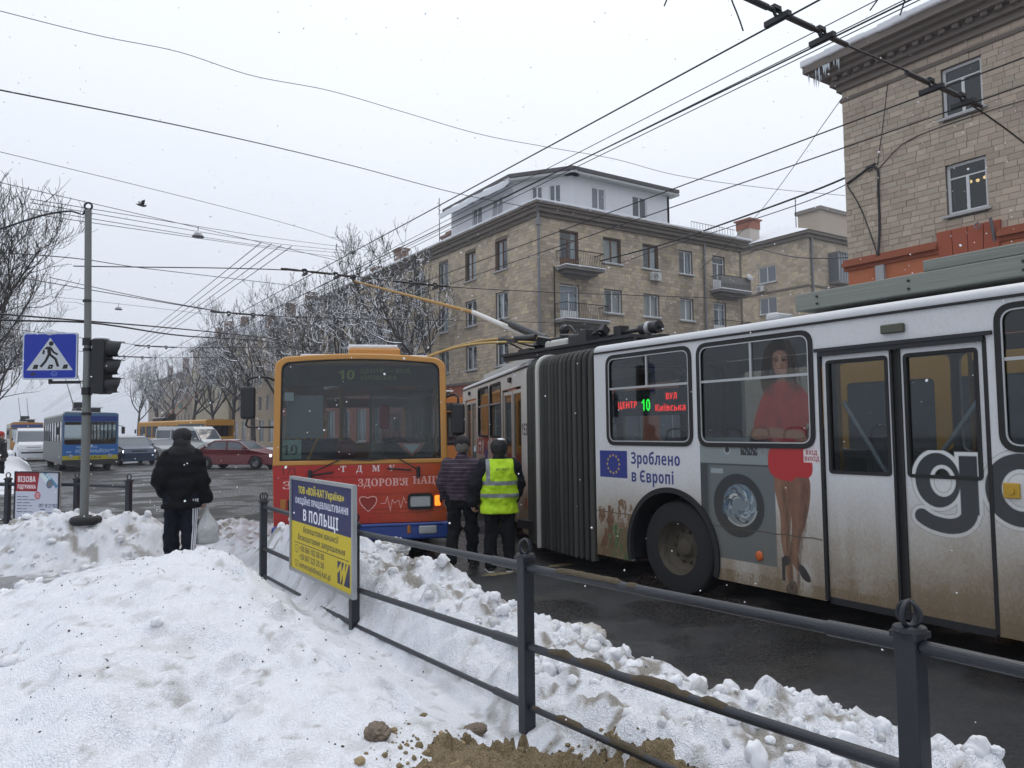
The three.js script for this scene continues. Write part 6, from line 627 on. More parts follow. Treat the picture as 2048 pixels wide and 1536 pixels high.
  const fr = crown(1.21, 1.38, 2.86, 2.935, 0.16); fr.holes.push(new THREE.Path(crown(1.145, 1.42, 2.81, 2.885, 0.11).getPoints(8))); add(B, 'front_frame', ext(fr, 0.08, { bevelEnabled: true, bevelSize: 0.02, bevelThickness: 0.035, bevelSegments: 3 }).translate(0, 0, -0.08), mOrange);
  const sl = crown(1.16, 1.4, 2.82, 2.895, 0.12); sl.holes.push(new THREE.Path(crown(1.115, 1.45, 2.785, 2.86, 0.1).getPoints(8))); add(B, 'windscreen_seal', ext(sl, 0.05).translate(0, 0, -0.02), mRubber);
  add(B, 'windscreen', ext(crown(1.13, 1.43, 2.8, 2.875, 0.1), 0.006).translate(0, 0, -0.012), P([0.7, 0.74, 0.74], 0.02, { transmission: 1, thickness: 0, ior: 1.5 })); add(B, 'screen_bar', new GB().b2(-1.12, 1.12, 2.49, 2.56, -0.05, -0.015), mBlack);
  const dst = canvas(1024, 160, (g) => { g.fillStyle = '#07090a'; g.fillRect(0, 0, 1024, 160); g.fillStyle = '#8a9a34'; g.font = 'bold 120px sans-serif'; g.fillText('10', 300, 125); g.font = 'bold 58px sans-serif'; g.fillStyle = '#6d7a2c'; g.fillText('ЦЕНТР — ВУЛ.', 470, 66); g.fillText('КИЇВСЬКА', 470, 130); }); const db = add(B, 'destination_box', new GB().b2(-1.1, 1.1, 2.55, 2.8, -0.3, -0.08), mBlack); add(db, 'destination_text', new THREE.PlaneGeometry(1.9, 0.25).translate(0.05, 2.66, -0.077), M(0xffffff, 0.6, { map: dst }));
  const bm = add(B, 'bumper', new GB().rbox(0, 0.405, 0.04, 2.46, 0.24, 0.2, 0.04), mBlue); add(bm, 'bumper_lip', new GB().rbox(0, 0.5, 0.08, 2.3, 0.05, 0.14, 0.02), mBlue); for (const s of [-1, 1]) { add(bm, 'fog_lamp', new GB().rbox(s * 0.93, 0.42, 0.13, 0.26, 0.12, 0.05, 0.02), mLens); add(bm, 'reflector', new GB().rbox(s * 0.66, 0.44, 0.135, 0.05, 0.13, 0.03, 0.01), M([0.4, 0.14, 0.02], 0.4)); }
  for (const s of [-1, 1]) { const h = add(B, 'headlight', ext(frameShape(s * 0.83 - 0.185, 0.7, s * 0.83 + 0.185, 0.93, 0.07, 0.035), 0.05).translate(0, 0, 0.0), mRubber); add(h, 'headlight_lens', new GB().rbox(s * 0.83, 0.815, 0.01, 0.31, 0.17, 0.05, 0.02), mLens); add(B, 'turn_signal', new GB().rbox(s * 1.08, 0.82, 0.02, 0.085, 0.15, 0.05, 0.015), s > 0 ? M([0.7, 0.25, 0.03], 0.3, { emissive: lin(1, 0.28, 0.02), emissiveIntensity: 1.3 }) : M([0.35, 0.12, 0.02], 0.3), { label: s > 0 ? 'lit amber turn signal' : undefined }); }
  const wipe = (x0, y0, x1, y1, x2, y2) => add(B, 'wiper', new GB().cyl(V(x0, y0, 0.06), V(x1, y1, 0.06), 0.009).cyl(V(x2 - (x1 - x2) * 0, y2, 0.05), V(2 * x1 - x2, 2 * y1 - y2, 0.045), 0.008).rbox(x0, y0 - 0.03, 0.05, 0.05, 0.16, 0.05, 0.01), mBlack); wipe(-0.72, 1.25, -0.3, 1.44, -0.72, 1.46); wipe(0.8, 1.27, 0.5, 1.45, 0.9, 1.48); add(B, 'wiper_link', new GB().cyl(V(-0.74, 1.22, 0.05), V(-0.4, 1.26, 0.05), 0.012).cyl(V(0.35, 1.3, 0.05), V(0.7, 1.27, 0.05), 0.012), mBlack);
  // mirrors
  const mir = (x, y, s) => { const m = add(B, 'mirror', new GB().rbox(x, y, 0.18, 0.2, 0.46, 0.1, 0.045), mBlack); add(m, 'mirror_arm', new GB().tube([V(s * 1.22, y + 0.32, 0), V(s * 1.32, y + 0.36, 0.12), V(x, y + 0.32, 0.18), V(x, y + 0.22, 0.18)], 0.016, 6, 16).tube([V(s * 1.22, y - 0.34, 0), V(s * 1.32, y - 0.34, 0.1), V(x + s * 0.02, y - 0.32, 0.18), V(x, y - 0.22, 0.18)], 0.014, 6, 16), mBlack); }; mir(-1.54, 2.25, -1); mir(1.37, 2.0, 1);
  // body
  const L = 11, sidePane = (x) => { const s = new THREE.Shape([new THREE.Vector2(-L, 0.35), new THREE.Vector2(-0.09, 0.35), new THREE.Vector2(-0.09, 2.76), new THREE.Vector2(-L, 2.76)]), holes = [[-1.5, -0.25], [-3.1, -1.7], [-4.7, -3.3], [-6.3, -4.9], [-7.9, -6.5], [-9.5, -8.1]]; for (const [a, b] of holes) s.holes.push(rhole(a, 1.4, b, 2.5, 0.08)); return [side(ext(s, 0.05), x), holes]; };
  for (const [x, xo] of [[-1.17, -1.22], [1.22, 1.17]]) { const [g, hs] = sidePane(x); const m = add(B, 'side_panel', g, mOrange); for (const [a, b] of hs) add(m, 'pane', new GB().b2(xo + 0.02, xo + 0.025, 1.4, 2.5, a, b), mBusGlass); add(m, 'skirt', new GB().b2(x < 0 ? xo - 0.004 : xo + 0.05, x < 0 ? xo : xo + 0.054, 0.35, 1.25, -L, -0.1), M([0.36, 0.05, 0.03], 0.5)); }
  const rs = new THREE.Shape(); rs.moveTo(-1.22, 2.765); rs.quadraticCurveTo(-1.22, 2.88, -1.06, 2.9); rs.quadraticCurveTo(0, 2.98, 1.06, 2.9); rs.quadraticCurveTo(1.22, 2.88, 1.22, 2.765); rs.lineTo(1.16, 2.765); rs.quadraticCurveTo(0, 2.9, -1.16, 2.765); add(B, 'roof', ext(rs, L - 0.1).translate(0, 0, -L), mOrange); add(B, 'rear_wall', new GB().b2(-1.16, 1.16, 0.4, 1.5, -L, -L + 0.05).b2(-1.16, 1.16, 2.5, 2.76, -L, -L + 0.05), mOrange); add(B, 'floor', new GB().b2(-1.16, 1.16, 0.6, 0.68, -L + 0.06, -0.1), mDarkMetal);
  const hat = add(B, 'roof_hatch', new GB().rbox(0.18, 3.0, -0.9, 0.78, 0.2, 0.9, 0.05), mOrange); add(hat, 'hatch_snow', new GB().rbox(0.16, 3.11, -0.9, 0.74, 0.07, 0.86, 0.03), mSnow); add(B, 'roof_snow', new GB().rbox(-0.55, 2.965, -1.2, 0.7, 0.05, 1.6, 0.02).rbox(0.8, 2.955, -1.1, 0.35, 0.05, 1.4, 0.02), mSnow); add(B, 'roof_rack', new GB().b2(-0.45, 0.6, 3.02, 3.07, -2.2, -2.1).b2(-0.42, -0.36, 2.94, 3.02, -2.2, -2.1), mBlack);
  for (const s of [-1, 1]) wheelOf(B, s * 1.0, 0.5, -2.4, 0.5, s * -HALF, mRim), wheelOf(B, s * 1.0, 0.5, -8.2, 0.5, s * -HALF, mRim); add(B, 'underframe', new GB().b2(-0.9, 0.9, 0.25, 0.6, -L + 0.4, -0.15), mBlack);
  // cab
  add(B, 'dashboard', new GB().rbox(0.2, 1.32, -0.35, 1.9, 0.22, 0.5, 0.06), mBlack); add(B, 'steering_wheel', new GB().torus(0.55, 1.5, -0.62, 0.24, 0.018, -0.5), mBlack); add(B, 'partition', new GB().b2(0.1, 1.14, 0.7, 1.5, -1.5, -1.46).b2(0.1, 0.14, 1.5, 2.6, -1.5, -1.46), mInner); add(B, 'partition_pane', new GB().b2(0.14, 1.14, 1.5, 2.5, -1.482, -1.478), mBusGlass);
  for (let i = 0; i < 5; i++) for (const x of [-0.75, 0.75]) add(B, 'seat', new GB().rbox(x, 1.1, -2.4 - i * 1.1, 0.8, 0.08, 0.42, 0.03).rbox(x, 1.4, -2.6 - i * 1.1, 0.8, 0.55, 0.07, 0.03), mSeat); add(B, 'driver_seat', new GB().rbox(0.55, 1.0, -1.1, 0.48, 0.1, 0.46, 0.04).rbox(0.55, 1.35, -1.32, 0.46, 0.65, 0.1, 0.04), mBlack); add(B, 'handrail', new GB().cyl(V(-0.35, 0.7, -1.4), V(-0.35, 2.75, -1.4), 0.03).cyl(V(-0.9, 1.2, -0.5), V(-0.55, 2.0, -0.9), 0.02), mYellow); add(B, 'red_curtain', new GB().rbox(0.33, 2.05, -0.6, 0.16, 0.36, 0.06, 0.03), M([0.3, 0.02, 0.02], 0.8)); add(B, 'dash_cushion', new GB().rbox(-0.25, 1.55, -0.9, 0.3, 0.3, 0.2, 0.08), M([0.16, 0.02, 0.03], 0.8));
  const pl = canvas(256, 256, (g) => { g.fillStyle = '#7ea093'; g.fillRect(0, 0, 256, 256); g.fillStyle = '#10201a'; g.font = 'bold 190px serif'; g.save(); g.scale(0.95, 1); g.fillText('10', 12, 200); g.restore(); }); add(B, 'route_plate', new THREE.PlaneGeometry(0.27, 0.27).translate(-0.98, 1.59, -0.03), M(0xffffff, 0.6, { map: pl, side: THREE.DoubleSide })); add(B, 'sticker', new GB().b2(-1.08, -0.95, 2.28, 2.4, -0.02, -0.016), M([0.5, 0.53, 0.55], 0.6)); add(B, 'sun_blind', new GB().b2(-1.06, -0.55, 1.75, 2.36, -0.1, -0.09), M([0.2, 0.22, 0.23], 0.7));
  const tri = new THREE.Shape([new THREE.Vector2(0.5, 1.66), new THREE.Vector2(0.92, 1.66), new THREE.Vector2(0.72, 1.45)]); add(B, 'pennant', ext(tri, 0.006).translate(0, 0, -0.04), M([0.42, 0.16, 0.12], 0.7)); const tri2 = new THREE.Shape([new THREE.Vector2(0.58, 1.64), new THREE.Vector2(0.84, 1.64), new THREE.Vector2(0.72, 1.5)]); add(B, 'pennant_patch', ext(tri2, 0.004).translate(0, 0, -0.033), M([0.5, 0.53, 0.56], 0.7)); void rnd;
}
// ---------------------------------------------------------------- other buses
function boxBus(name, label, cat, pos, ry, o) {
  const B = thing(name, label, cat, pos, ry), { L, low, band = low, roofC, W = 1.22, front, poles = false } = o, mL = P(low, 0.45), mB = P(band, 0.45), mR = P(roofC ?? low, 0.45), H = 2.85;
  for (const s of [-1, 1]) { const sh = new THREE.Shape([new THREE.Vector2(-L, 0.35), new THREE.Vector2(-0.06, 0.35), new THREE.Vector2(-0.06, H - 0.1), new THREE.Vector2(-L, H - 0.1)]), holes = []; for (let z = -0.5; z > -L + 1.3; z -= 1.45) holes.push([z - 1.25, z]); for (const [a, b] of holes) sh.holes.push(rhole(a, 1.45, b, 2.45, 0.08)); const m = add(B, 'side_panel', side(ext(sh, 0.05), s < 0 ? -W + 0.05 : W), mL); for (const [a, b] of holes) add(m, 'pane', new GB().b2(s * W - 0.03 * s - 0.005, s * W - 0.03 * s + 0.005, 1.43, 2.47, a - 0.02, b + 0.02), o.dark ? panes[2] : mBusGlass); if (o.ad) add(m, 'advert_panel', new THREE.PlaneGeometry(o.ad.w, 1.9).rotateY(s * Math.PI / 2).translate(s * (W + 0.006), 1.6, -L + o.ad.w / 2 + 0.2), o.ad.mat); }
  const rs = new THREE.Shape(); rs.moveTo(-W, H - 0.1); rs.quadraticCurveTo(-W, H + 0.03, -W + 0.2, H + 0.04); rs.quadraticCurveTo(0, H + 0.1, W - 0.2, H + 0.04); rs.quadraticCurveTo(W, H + 0.03, W, H - 0.1); add(B, 'roof', ext(rs, L - 0.06).translate(0, 0, -L), mR); add(B, 'rear_wall', new GB().b2(-W + 0.05, W - 0.05, 0.4, 1.5, -L, -L + 0.05).b2(-W + 0.05, W - 0.05, 2.4, H - 0.1, -L, -L + 0.05), mL); add(B, 'floor', new GB().b2(-W + 0.06, W - 0.06, 0.6, 0.7, -L + 0.06, -0.1), mDarkMetal);
  const fs = rshape(-W, 0.45, W, H + 0.02, 0.12); fs.holes.push(rhole(-W + 0.09, 1.32, W - 0.09, 2.42, 0.08)); add(B, 'front_panel', ext(fs, 0.06).translate(0, 0, -0.06), mB); add(B, 'windscreen', new GB().b2(-W + 0.08, W - 0.08, 1.3, 2.44, -0.035, -0.03), o.dark ? panes[2] : mBusGlass); add(B, 'windscreen_post', new GB().b2(-0.03, 0.03, 1.32, 2.42, -0.03, -0.01), mBlack); add(B, 'brow', new GB().b2(-W + 0.06, W - 0.06, 2.46, 2.72, 0, 0.012), M(o.brow ?? [0.01, 0.012, 0.016], 0.5)); add(B, 'bumper', new GB().rbox(0, 0.45, 0.05, 2 * W, 0.26, 0.16, 0.03), M(o.bumper ?? [0.02, 0.02, 0.02], 0.6));
  if (front) { const p = add(B, 'front_print', new THREE.PlaneGeometry(2 * W - 0.04, 0.74).translate(0, 0.94, 0.006), M(0xffffff, 0.5, { map: front })); void p; }
  for (const s of [-1, 1]) { add(B, 'headlight', new GB().cyl(V(s * 0.85, 0.75, 0), V(s * 0.85, 0.75, 0.03), 0.1, 0.1, 14), mLens); add(B, 'mirror', new GB().rbox(s * (W + 0.2), 2.0, 0.1, 0.16, 0.36, 0.08, 0.03).cyl(V(s * W, 2.25, 0), V(s * (W + 0.2), 2.2, 0.1), 0.015), mBlack); wheelOf(B, s * (W - 0.2), 0.5, -2.2, 0.5, s * -HALF, mRim); wheelOf(B, s * (W - 0.2), 0.5, -L + 2.6, 0.5, s * -HALF, mRim); }
  add(B, 'roof_gear', new GB().rbox(0.1, H + 0.2, -3, 1.1, 0.28, 2.2, 0.04).box(0, H + 0.45, -4.4, 0.7, 0.5, 0.7), mBlack); add(B, 'roof_snow', new GB().rbox(-0.5, H + 0.11, -1.4, 1.1, 0.06, 1.6, 0.02).rbox(0.4, H + 0.37, -3, 0.8, 0.06, 1.6, 0.02), mSnow);
  if (poles) for (const s of [-1, 1]) add(B, 'trolley_pole', new GB().cyl(V(s * 0.3, H + 0.4, -4.4), V(s * 0.35, 5.45, -9.6), 0.03, 0.02), poles === 2 ? M([0.35, 0.15, 0.1], 0.6) : mDarkMetal);
  if (o.end) add(B, 'bellows', new GB().b2(-W + 0.03, W - 0.03, 0.4, H, -L - 0.9, -L), M([0.06, 0.06, 0.06], 0.8));
  return B;
}
boxBus('trolleybus', 'orange trolleybus waiting behind the first, a sliver between the two big buses', 'trolleybus', [11.6, 0, -21.8], -20 * D2R, { L: 11, low: [0.45, 0.06, 0.03], band: [0.5, 0.17, 0.03], roofC: [0.5, 0.2, 0.03], bumper: [0.01, 0.04, 0.2] });
const kompanion = canvas(1024, 310, (g, W, H) => { g.fillStyle = '#1f5c9e'; g.fillRect(0, 0, W, H); g.fillStyle = '#a99f19'; g.fillRect(0, 222, W, 88); g.fillStyle = '#20262c'; g.font = 'bold 62px sans-serif'; g.fillText('0800 210 40 44', 290, 288); g.fillStyle = '#b8cbe0'; g.font = '92px sans-serif'; g.fillText('КОМПАНЬЙОН', 230, 165); g.font = '52px sans-serif'; g.fillText('МІКРОКРЕДИТИ', 250, 70); g.font = 'bold 40px sans-serif'; g.fillText('МИР', 70, 160); g.fillText('МИР', 880, 130); });
boxBus('trolleybus', 'grey trolleybus with bright blue advert front beyond the sign pole', 'trolleybus', [3.15, 0, -42.6], 2.5 * D2R, { L: 11, low: [0.05, 0.052, 0.055], band: [0.06, 0.13, 0.24], roofC: [0.34, 0.36, 0.33], front: kompanion, brow: [0.01, 0.03, 0.18], poles: 1 });
boxBus('trolleybus', 'small distant orange trolleybus behind the white minibus', 'trolleybus', [0.9, 0, -79], 2 * D2R, { L: 11, low: [0.3, 0.3, 0.28], band: [0.4, 0.2, 0.04], roofC: [0.4, 0.2, 0.04], poles: 1, brow: [0.02, 0.05, 0.2] });
{ const adc = canvas(1024, 290, (g, W, H) => { g.fillStyle = '#4d545a'; g.fillRect(0, 0, W, H); g.fillStyle = '#8b9094'; g.beginPath(); g.arc(220, 140, 80, 0, 7); g.fill(); g.fillStyle = '#5a6268'; g.beginPath(); g.arc(220, 140, 48, 0, 7); g.fill(); g.fillStyle = '#a4a8ab'; g.beginPath(); [[370, 90], [440, 60], [520, 85], [590, 70], [700, 110], [720, 160], [640, 170], [600, 215], [540, 200], [560, 165], [480, 180], [400, 150]].forEach(([x, y], i) => g[i ? 'lineTo' : 'moveTo'](x, y)); g.fill(); });
  const y = boxBus('trolleybus', 'yellow articulated trolleybus turning in the distance with a grey rear panel', 'trolleybus', [10.9, 0, -79], Math.PI + 13 * D2R, { L: 14.4, low: [0.5, 0.24, 0.03], roofC: [0.5, 0.26, 0.05], dark: true, poles: 2, ad: { w: 5.2, mat: M(0xffffff, 0.6, { map: adc }) } }); void y; }
boxBus('bus', 'yellow bus standing beyond the white trolleybus, seen through its doors', 'bus', [11.3, 0, 2.6], 0, { L: 9.5, low: [0.5, 0.24, 0.02], roofC: [0.45, 0.22, 0.03], dark: true });
// ---------------------------------------------------------------- cars
function car(name, label, cat, pos, ry, o, group) {
  const C = thing(name, label, cat, pos, ry, group), { L = 4.4, W = 1.74, col, prof, cab, roof, wheel = 0.32, lit = 0 } = o, paint = P(col, 0.35, { clearcoat: 0.7, clearcoatRoughness: 0.2 }), h = W / 2, bz = o.axles ?? [L / 2 - 0.85, -L / 2 + 0.85];
  const s = new THREE.Shape(); prof.forEach(([z, y], i) => s[i ? 'lineTo' : 'moveTo'](z, y)); for (const a of [...bz].sort((p, q) => p - q)) { s.lineTo(a - wheel - 0.08, 0.28); s.absarc(a, 0.3, wheel + 0.07, Math.PI, 0, true); s.lineTo(a + wheel + 0.08, 0.28); }
  const shape = (sh, w, bev) => { const g = side(ext(sh, w - 2 * bev, { bevelEnabled: true, bevelSize: bev, bevelThickness: bev, bevelSegments: 3, curveSegments: 8 }), w / 2 - bev); return g; };
  const taper = (g, y0, k) => { const p = g.attributes.position; for (let i = 0; i < p.count; i++) { const y = p.getY(i); if (y > y0) p.setX(i, p.getX(i) * (1 - k * (y - y0))); const z = p.getZ(i); p.setX(i, p.getX(i) * (1 - 0.12 * step(L / 2 - 0.9, L / 2, Math.abs(z)))); } g.computeVertexNormals(); return g; };
  add(C, 'body', taper(shape(s, W, 0.05), 0.7, 0.12), paint);
  const cs = new THREE.Shape(cab.map(([z, y]) => new THREE.Vector2(z, y))); add(C, 'window_glass', taper(shape(cs, W - 0.1, 0.03), o.belt, o.tumble ?? 0.34), panes[0]);
  const rsx = new THREE.Shape(roof.map(([z, y]) => new THREE.Vector2(z, y))); add(C, 'roof', taper(shape(rsx, W - 0.08, 0.03), o.belt, o.tumble ?? 0.34), paint);
  for (const [a, b] of o.pillars) for (const x of [-1, 1]) { const pil = new GB(); const wx = (y) => x * (W / 2 - 0.035) * (1 - (o.tumble ?? 0.34) * Math.max(0, y - o.belt)); pil.cyl(V(wx(a[1]), a[1], a[0]), V(wx(b[1]), b[1], b[0]), 0.04, 0.035, 5); add(C, 'pillar', pil, paint); }
  for (const z of bz) for (const x of [-1, 1]) wheelOf(C, x * (h - 0.1), wheel, z, wheel, x * -HALF, mSteel, 0.2);
  for (const x of [-1, 1]) { const on = lit & (x < 0 ? 1 : 2); add(C, 'headlight', new GB().rbox(x * (h - 0.27), o.lampY, L / 2 - 0.1, 0.36, 0.17, 0.16, 0.05), on ? M([0.8, 0.8, 0.8], 0.2, { emissive: lin(1, 0.96, 1), emissiveIntensity: 2.4 }) : mLens); add(C, 'mirror', new GB().rbox(x * (h + 0.06), o.belt + 0.1, cab[0][0] - 0.35, 0.16, 0.12, 0.1, 0.03), paint); }
  add(C, 'grille', new GB().rbox(0, o.lampY - 0.02, L / 2 - 0.01, W * 0.42, 0.16, 0.06, 0.02).rbox(0, o.lampY - 0.3, L / 2 + 0.0, W * 0.7, 0.12, 0.08, 0.03), mBlack); add(C, 'number_plate', new GB().rbox(0, o.lampY - 0.18, L / 2 + 0.03, 0.5, 0.1, 0.02, 0.005), M([0.5, 0.5, 0.48], 0.5)); add(C, 'grille_trim', new GB().box(0, o.lampY + 0.065, L / 2 + 0.012, W * 0.42, 0.015, 0.04), mSteel);
  return C;
}
const sedan = { L: 4.4, belt: 0.94, lampY: 0.66, prof: [[2.18, 0.24], [2.2, 0.55], [2.12, 0.72], [1.0, 0.93], [-1.6, 0.98], [-2.1, 0.95], [-2.18, 0.75], [-2.18, 0.24]], cab: [[1.1, 0.9], [0.35, 1.36], [-0.2, 1.42], [-0.95, 1.39], [-1.75, 0.95]], roof: [[0.4, 1.35], [-0.1, 1.42], [-0.95, 1.41], [-1.05, 1.37], [-0.2, 1.38], [0.3, 1.33]], pillars: [[[1.08, 0.92], [0.34, 1.37]], [[-0.25, 0.95], [-0.25, 1.41]], [[-1.72, 0.96], [-0.98, 1.38]]] };
const suv = { L: 4.8, W: 1.88, wheel: 0.36, belt: 1.08, lampY: 0.8, prof: [[2.38, 0.3], [2.4, 0.7], [2.32, 0.92], [1.15, 1.08], [-2.2, 1.12], [-2.38, 0.9], [-2.38, 0.3]], cab: [[1.25, 1.05], [0.55, 1.58], [0.1, 1.64], [-1.9, 1.62], [-2.3, 1.1]], roof: [[0.6, 1.56], [0.1, 1.65], [-1.9, 1.64], [-1.95, 1.58], [0.1, 1.6], [0.5, 1.54]], pillars: [[[1.22, 1.08], [0.54, 1.59]], [[-0.1, 1.08], [-0.15, 1.63]], [[-1.2, 1.1], [-1.2, 1.63]], [[-2.28, 1.12], [-1.92, 1.62]]] };
const van = { L: 5.2, W: 2.05, wheel: 0.36, belt: 1.3, lampY: 0.92, prof: [[2.55, 0.3], [2.6, 0.85], [2.52, 1.1], [2.15, 1.3], [-2.58, 1.32], [-2.6, 0.3]], cab: [[2.2, 1.28], [1.6, 2.05], [1.3, 2.16], [-2.5, 2.2], [-2.58, 1.3]], roof: [[1.62, 2.02], [1.3, 2.24], [-2.52, 2.28], [-2.55, 2.04], [1.3, 2.02], [1.6, 1.98]], pillars: [[[2.18, 1.3], [1.6, 2.04]], [[0.9, 1.3], [0.85, 2.15]], [[-0.9, 1.3], [-0.9, 2.15]], [[-2.5, 1.3], [-2.5, 2.15]]] };
const redCar = car('sedan_car', 'dark red sedan turning at the junction with headlight on', 'car', [9.5, 0, -39.4], 46 * D2R, { ...sedan, L: 4.4, W: 1.72, col: [0.13, 0.008, 0.014], lit: 3 }); add(redCar, 'roof_snow', new GB().rbox(0, 1.445, -0.45, 0.7, 0.04, 0.6, 0.018), mSnow);
car('suv_car', 'dark blue four wheel drive car facing the junction with headlights on', 'car', [5.8, 0, -50.0], 4 * D2R, { ...suv, col: [0.02, 0.045, 0.1], lit: 3 });
car('sedan_car', 'grey sedan behind the walking person', 'car', [8.6, 0, -58], 14 * D2R, { ...sedan, col: [0.2, 0.21, 0.22] }); car('van_car', 'white van half hidden behind the walking person', 'van', [10.9, 0, -60], 30 * D2R, { ...van, tumble: 0.12, col: [0.55, 0.57, 0.58] }); car('van_car', 'white minibus facing forward at the left edge', 'minibus', [1.0, 0, -63], 2 * D2R, { ...van, tumble: 0.12, col: [0.6, 0.62, 0.65] }); car('sedan_car', 'white car peeping out between the blue fronted trolleybus and the blue car', 'car', [6.0, 0, -64], 4 * D2R, { ...sedan, col: [0.6, 0.62, 0.64] });
// ---------------------------------------------------------------- people: tapered bones, smooth union, surface nets
function mesher(bones, k, cell, { clip, warp } = {}) {
  let mn = [1e9, 1e9, 1e9], mx = [-1e9, -1e9, -1e9]; for (const [a, b, ra, rb] of bones) for (let i = 0; i < 3; i++) { mn[i] = Math.min(mn[i], a[i] - ra, b[i] - rb); mx[i] = Math.max(mx[i], a[i] + ra, b[i] + rb); }
  mn = mn.map((v) => v - 3 * cell - 0.02); mx = mx.map((v) => v + 3 * cell + 0.02); const n = mn.map((v, i) => Math.ceil((mx[i] - v) / cell) + 1), [nx, ny, nz] = n, f = new Float32Array(nx * ny * nz);
  const bs = bones.map(([a, b, ra, rb]) => { const d = [b[0] - a[0], b[1] - a[1], b[2] - a[2]]; return [a, d, d[0] ** 2 + d[1] ** 2 + d[2] ** 2 || 1e-9, ra, rb]; });
  for (let z = 0, o = 0; z < nz; z++) for (let y = 0; y < ny; y++) for (let x = 0; x < nx; x++, o++) {
    const px = mn[0] + x * cell, py = mn[1] + y * cell, pz = mn[2] + z * cell; let d = 1e3;
    for (const [a, v, l, ra, rb] of bs) { const ax = px - a[0], ay = py - a[1], az = pz - a[2], t = clamp((ax * v[0] + ay * v[1] + az * v[2]) / l), q = Math.hypot(ax - v[0] * t, ay - v[1] * t, az - v[2] * t) - lerp(ra, rb, t); if (q - d > k) continue; const h = clamp(0.5 + 0.5 * (d - q) / k); d = lerp(d, q, h) - k * h * (1 - h); }
    if (warp) d += warp(px, py, pz); if (clip) d = Math.max(d, clip(px, py, pz)); f[o] = d;
  }
  const id = new Int32Array(nx * ny * nz).fill(-1), pos = [], idx = [], sx = 1, sy = nx, sz = nx * ny, cor = [0, sx, sy, sx + sy, sz, sx + sz, sy + sz, sx + sy + sz], edges = [[0, 1], [2, 3], [4, 5], [6, 7], [0, 2], [1, 3], [4, 6], [5, 7], [0, 4], [1, 5], [2, 6], [3, 7]];
  for (let z = 0; z < nz - 1; z++) for (let y = 0; y < ny - 1; y++) for (let x = 0; x < nx - 1; x++) { const o = x + y * sy + z * sz; let c = 0; for (const q of cor) if (f[o + q] < 0) c++; if (!c || c === 8) continue; let ax = 0, ay = 0, az = 0, m = 0; for (const [i, j] of edges) { const u = f[o + cor[i]], v = f[o + cor[j]]; if ((u < 0) === (v < 0)) continue; const t = u / (u - v); ax += lerp(i & 1, j & 1, t); ay += lerp((i >> 1) & 1, (j >> 1) & 1, t); az += lerp(i >> 2, j >> 2, t); m++; } id[o] = pos.length / 3; pos.push(mn[0] + (x + ax / m) * cell, mn[1] + (y + ay / m) * cell, mn[2] + (z + az / m) * cell); }
  const quad = (a, b, c, d, flip) => (flip ? idx.push(a, c, b, a, d, c) : idx.push(a, b, c, a, c, d));
  for (let z = 1; z < nz - 1; z++) for (let y = 1; y < ny - 1; y++) for (let x = 1; x < nx - 1; x++) { const o = x + y * sy + z * sz, s = f[o] < 0; if (s !== f[o + sx] < 0) quad(id[o - sy - sz], id[o - sz], id[o], id[o - sy], !s); if (s !== f[o + sy] < 0) quad(id[o - sx - sz], id[o - sx], id[o], id[o - sz], !s); if (s !== f[o + sz] < 0) quad(id[o - sx - sy], id[o - sy], id[o], id[o - sx], !s); }
  const g = new THREE.BufferGeometry(); g.setAttribute('position', new THREE.Float32BufferAttribute(pos, 3)); const uv = new Float32Array(pos.length / 3 * 2); for (let i = 0; i < uv.length / 2; i++) { uv[i * 2] = pos[i * 3]; uv[i * 2 + 1] = pos[i * 3 + 1]; } g.setAttribute('uv', new THREE.BufferAttribute(uv, 2)); g.setIndex(idx); g.computeVertexNormals(); return g;
}
const off = (a, x, y, z) => [a[0] + x, a[1] + y, a[2] + z], mid = (a, b, t) => a.map((v, i) => lerp(v, b[i], t));
function headBones(c, s = 1) { const q = (x, y, z) => off(c, x * s, y * s, z * s); return [[q(0, 0.03, -0.02), q(0, 0.02, 0.015), 0.092, 0.088], [q(0, -0.02, 0.02), q(0, -0.085, 0.045), 0.068, 0.045], [q(-0.03, -0.06, 0.03), q(0.03, -0.06, 0.03), 0.05, 0.05], [q(0, 0.005, 0.1), q(0, -0.03, 0.118), 0.01, 0.016], [q(-0.04, 0.03, 0.085), q(0.04, 0.03, 0.085), 0.018, 0.018], [q(-0.088, 0.01, 0), q(-0.094, -0.03, 0.004), 0.016, 0.012], [q(0.088, 0.01, 0), q(0.094, -0.03, 0.004), 0.016, 0.012], [q(-0.02, -0.062, 0.09), q(0.02, -0.062, 0.09), 0.011, 0.011]]; }
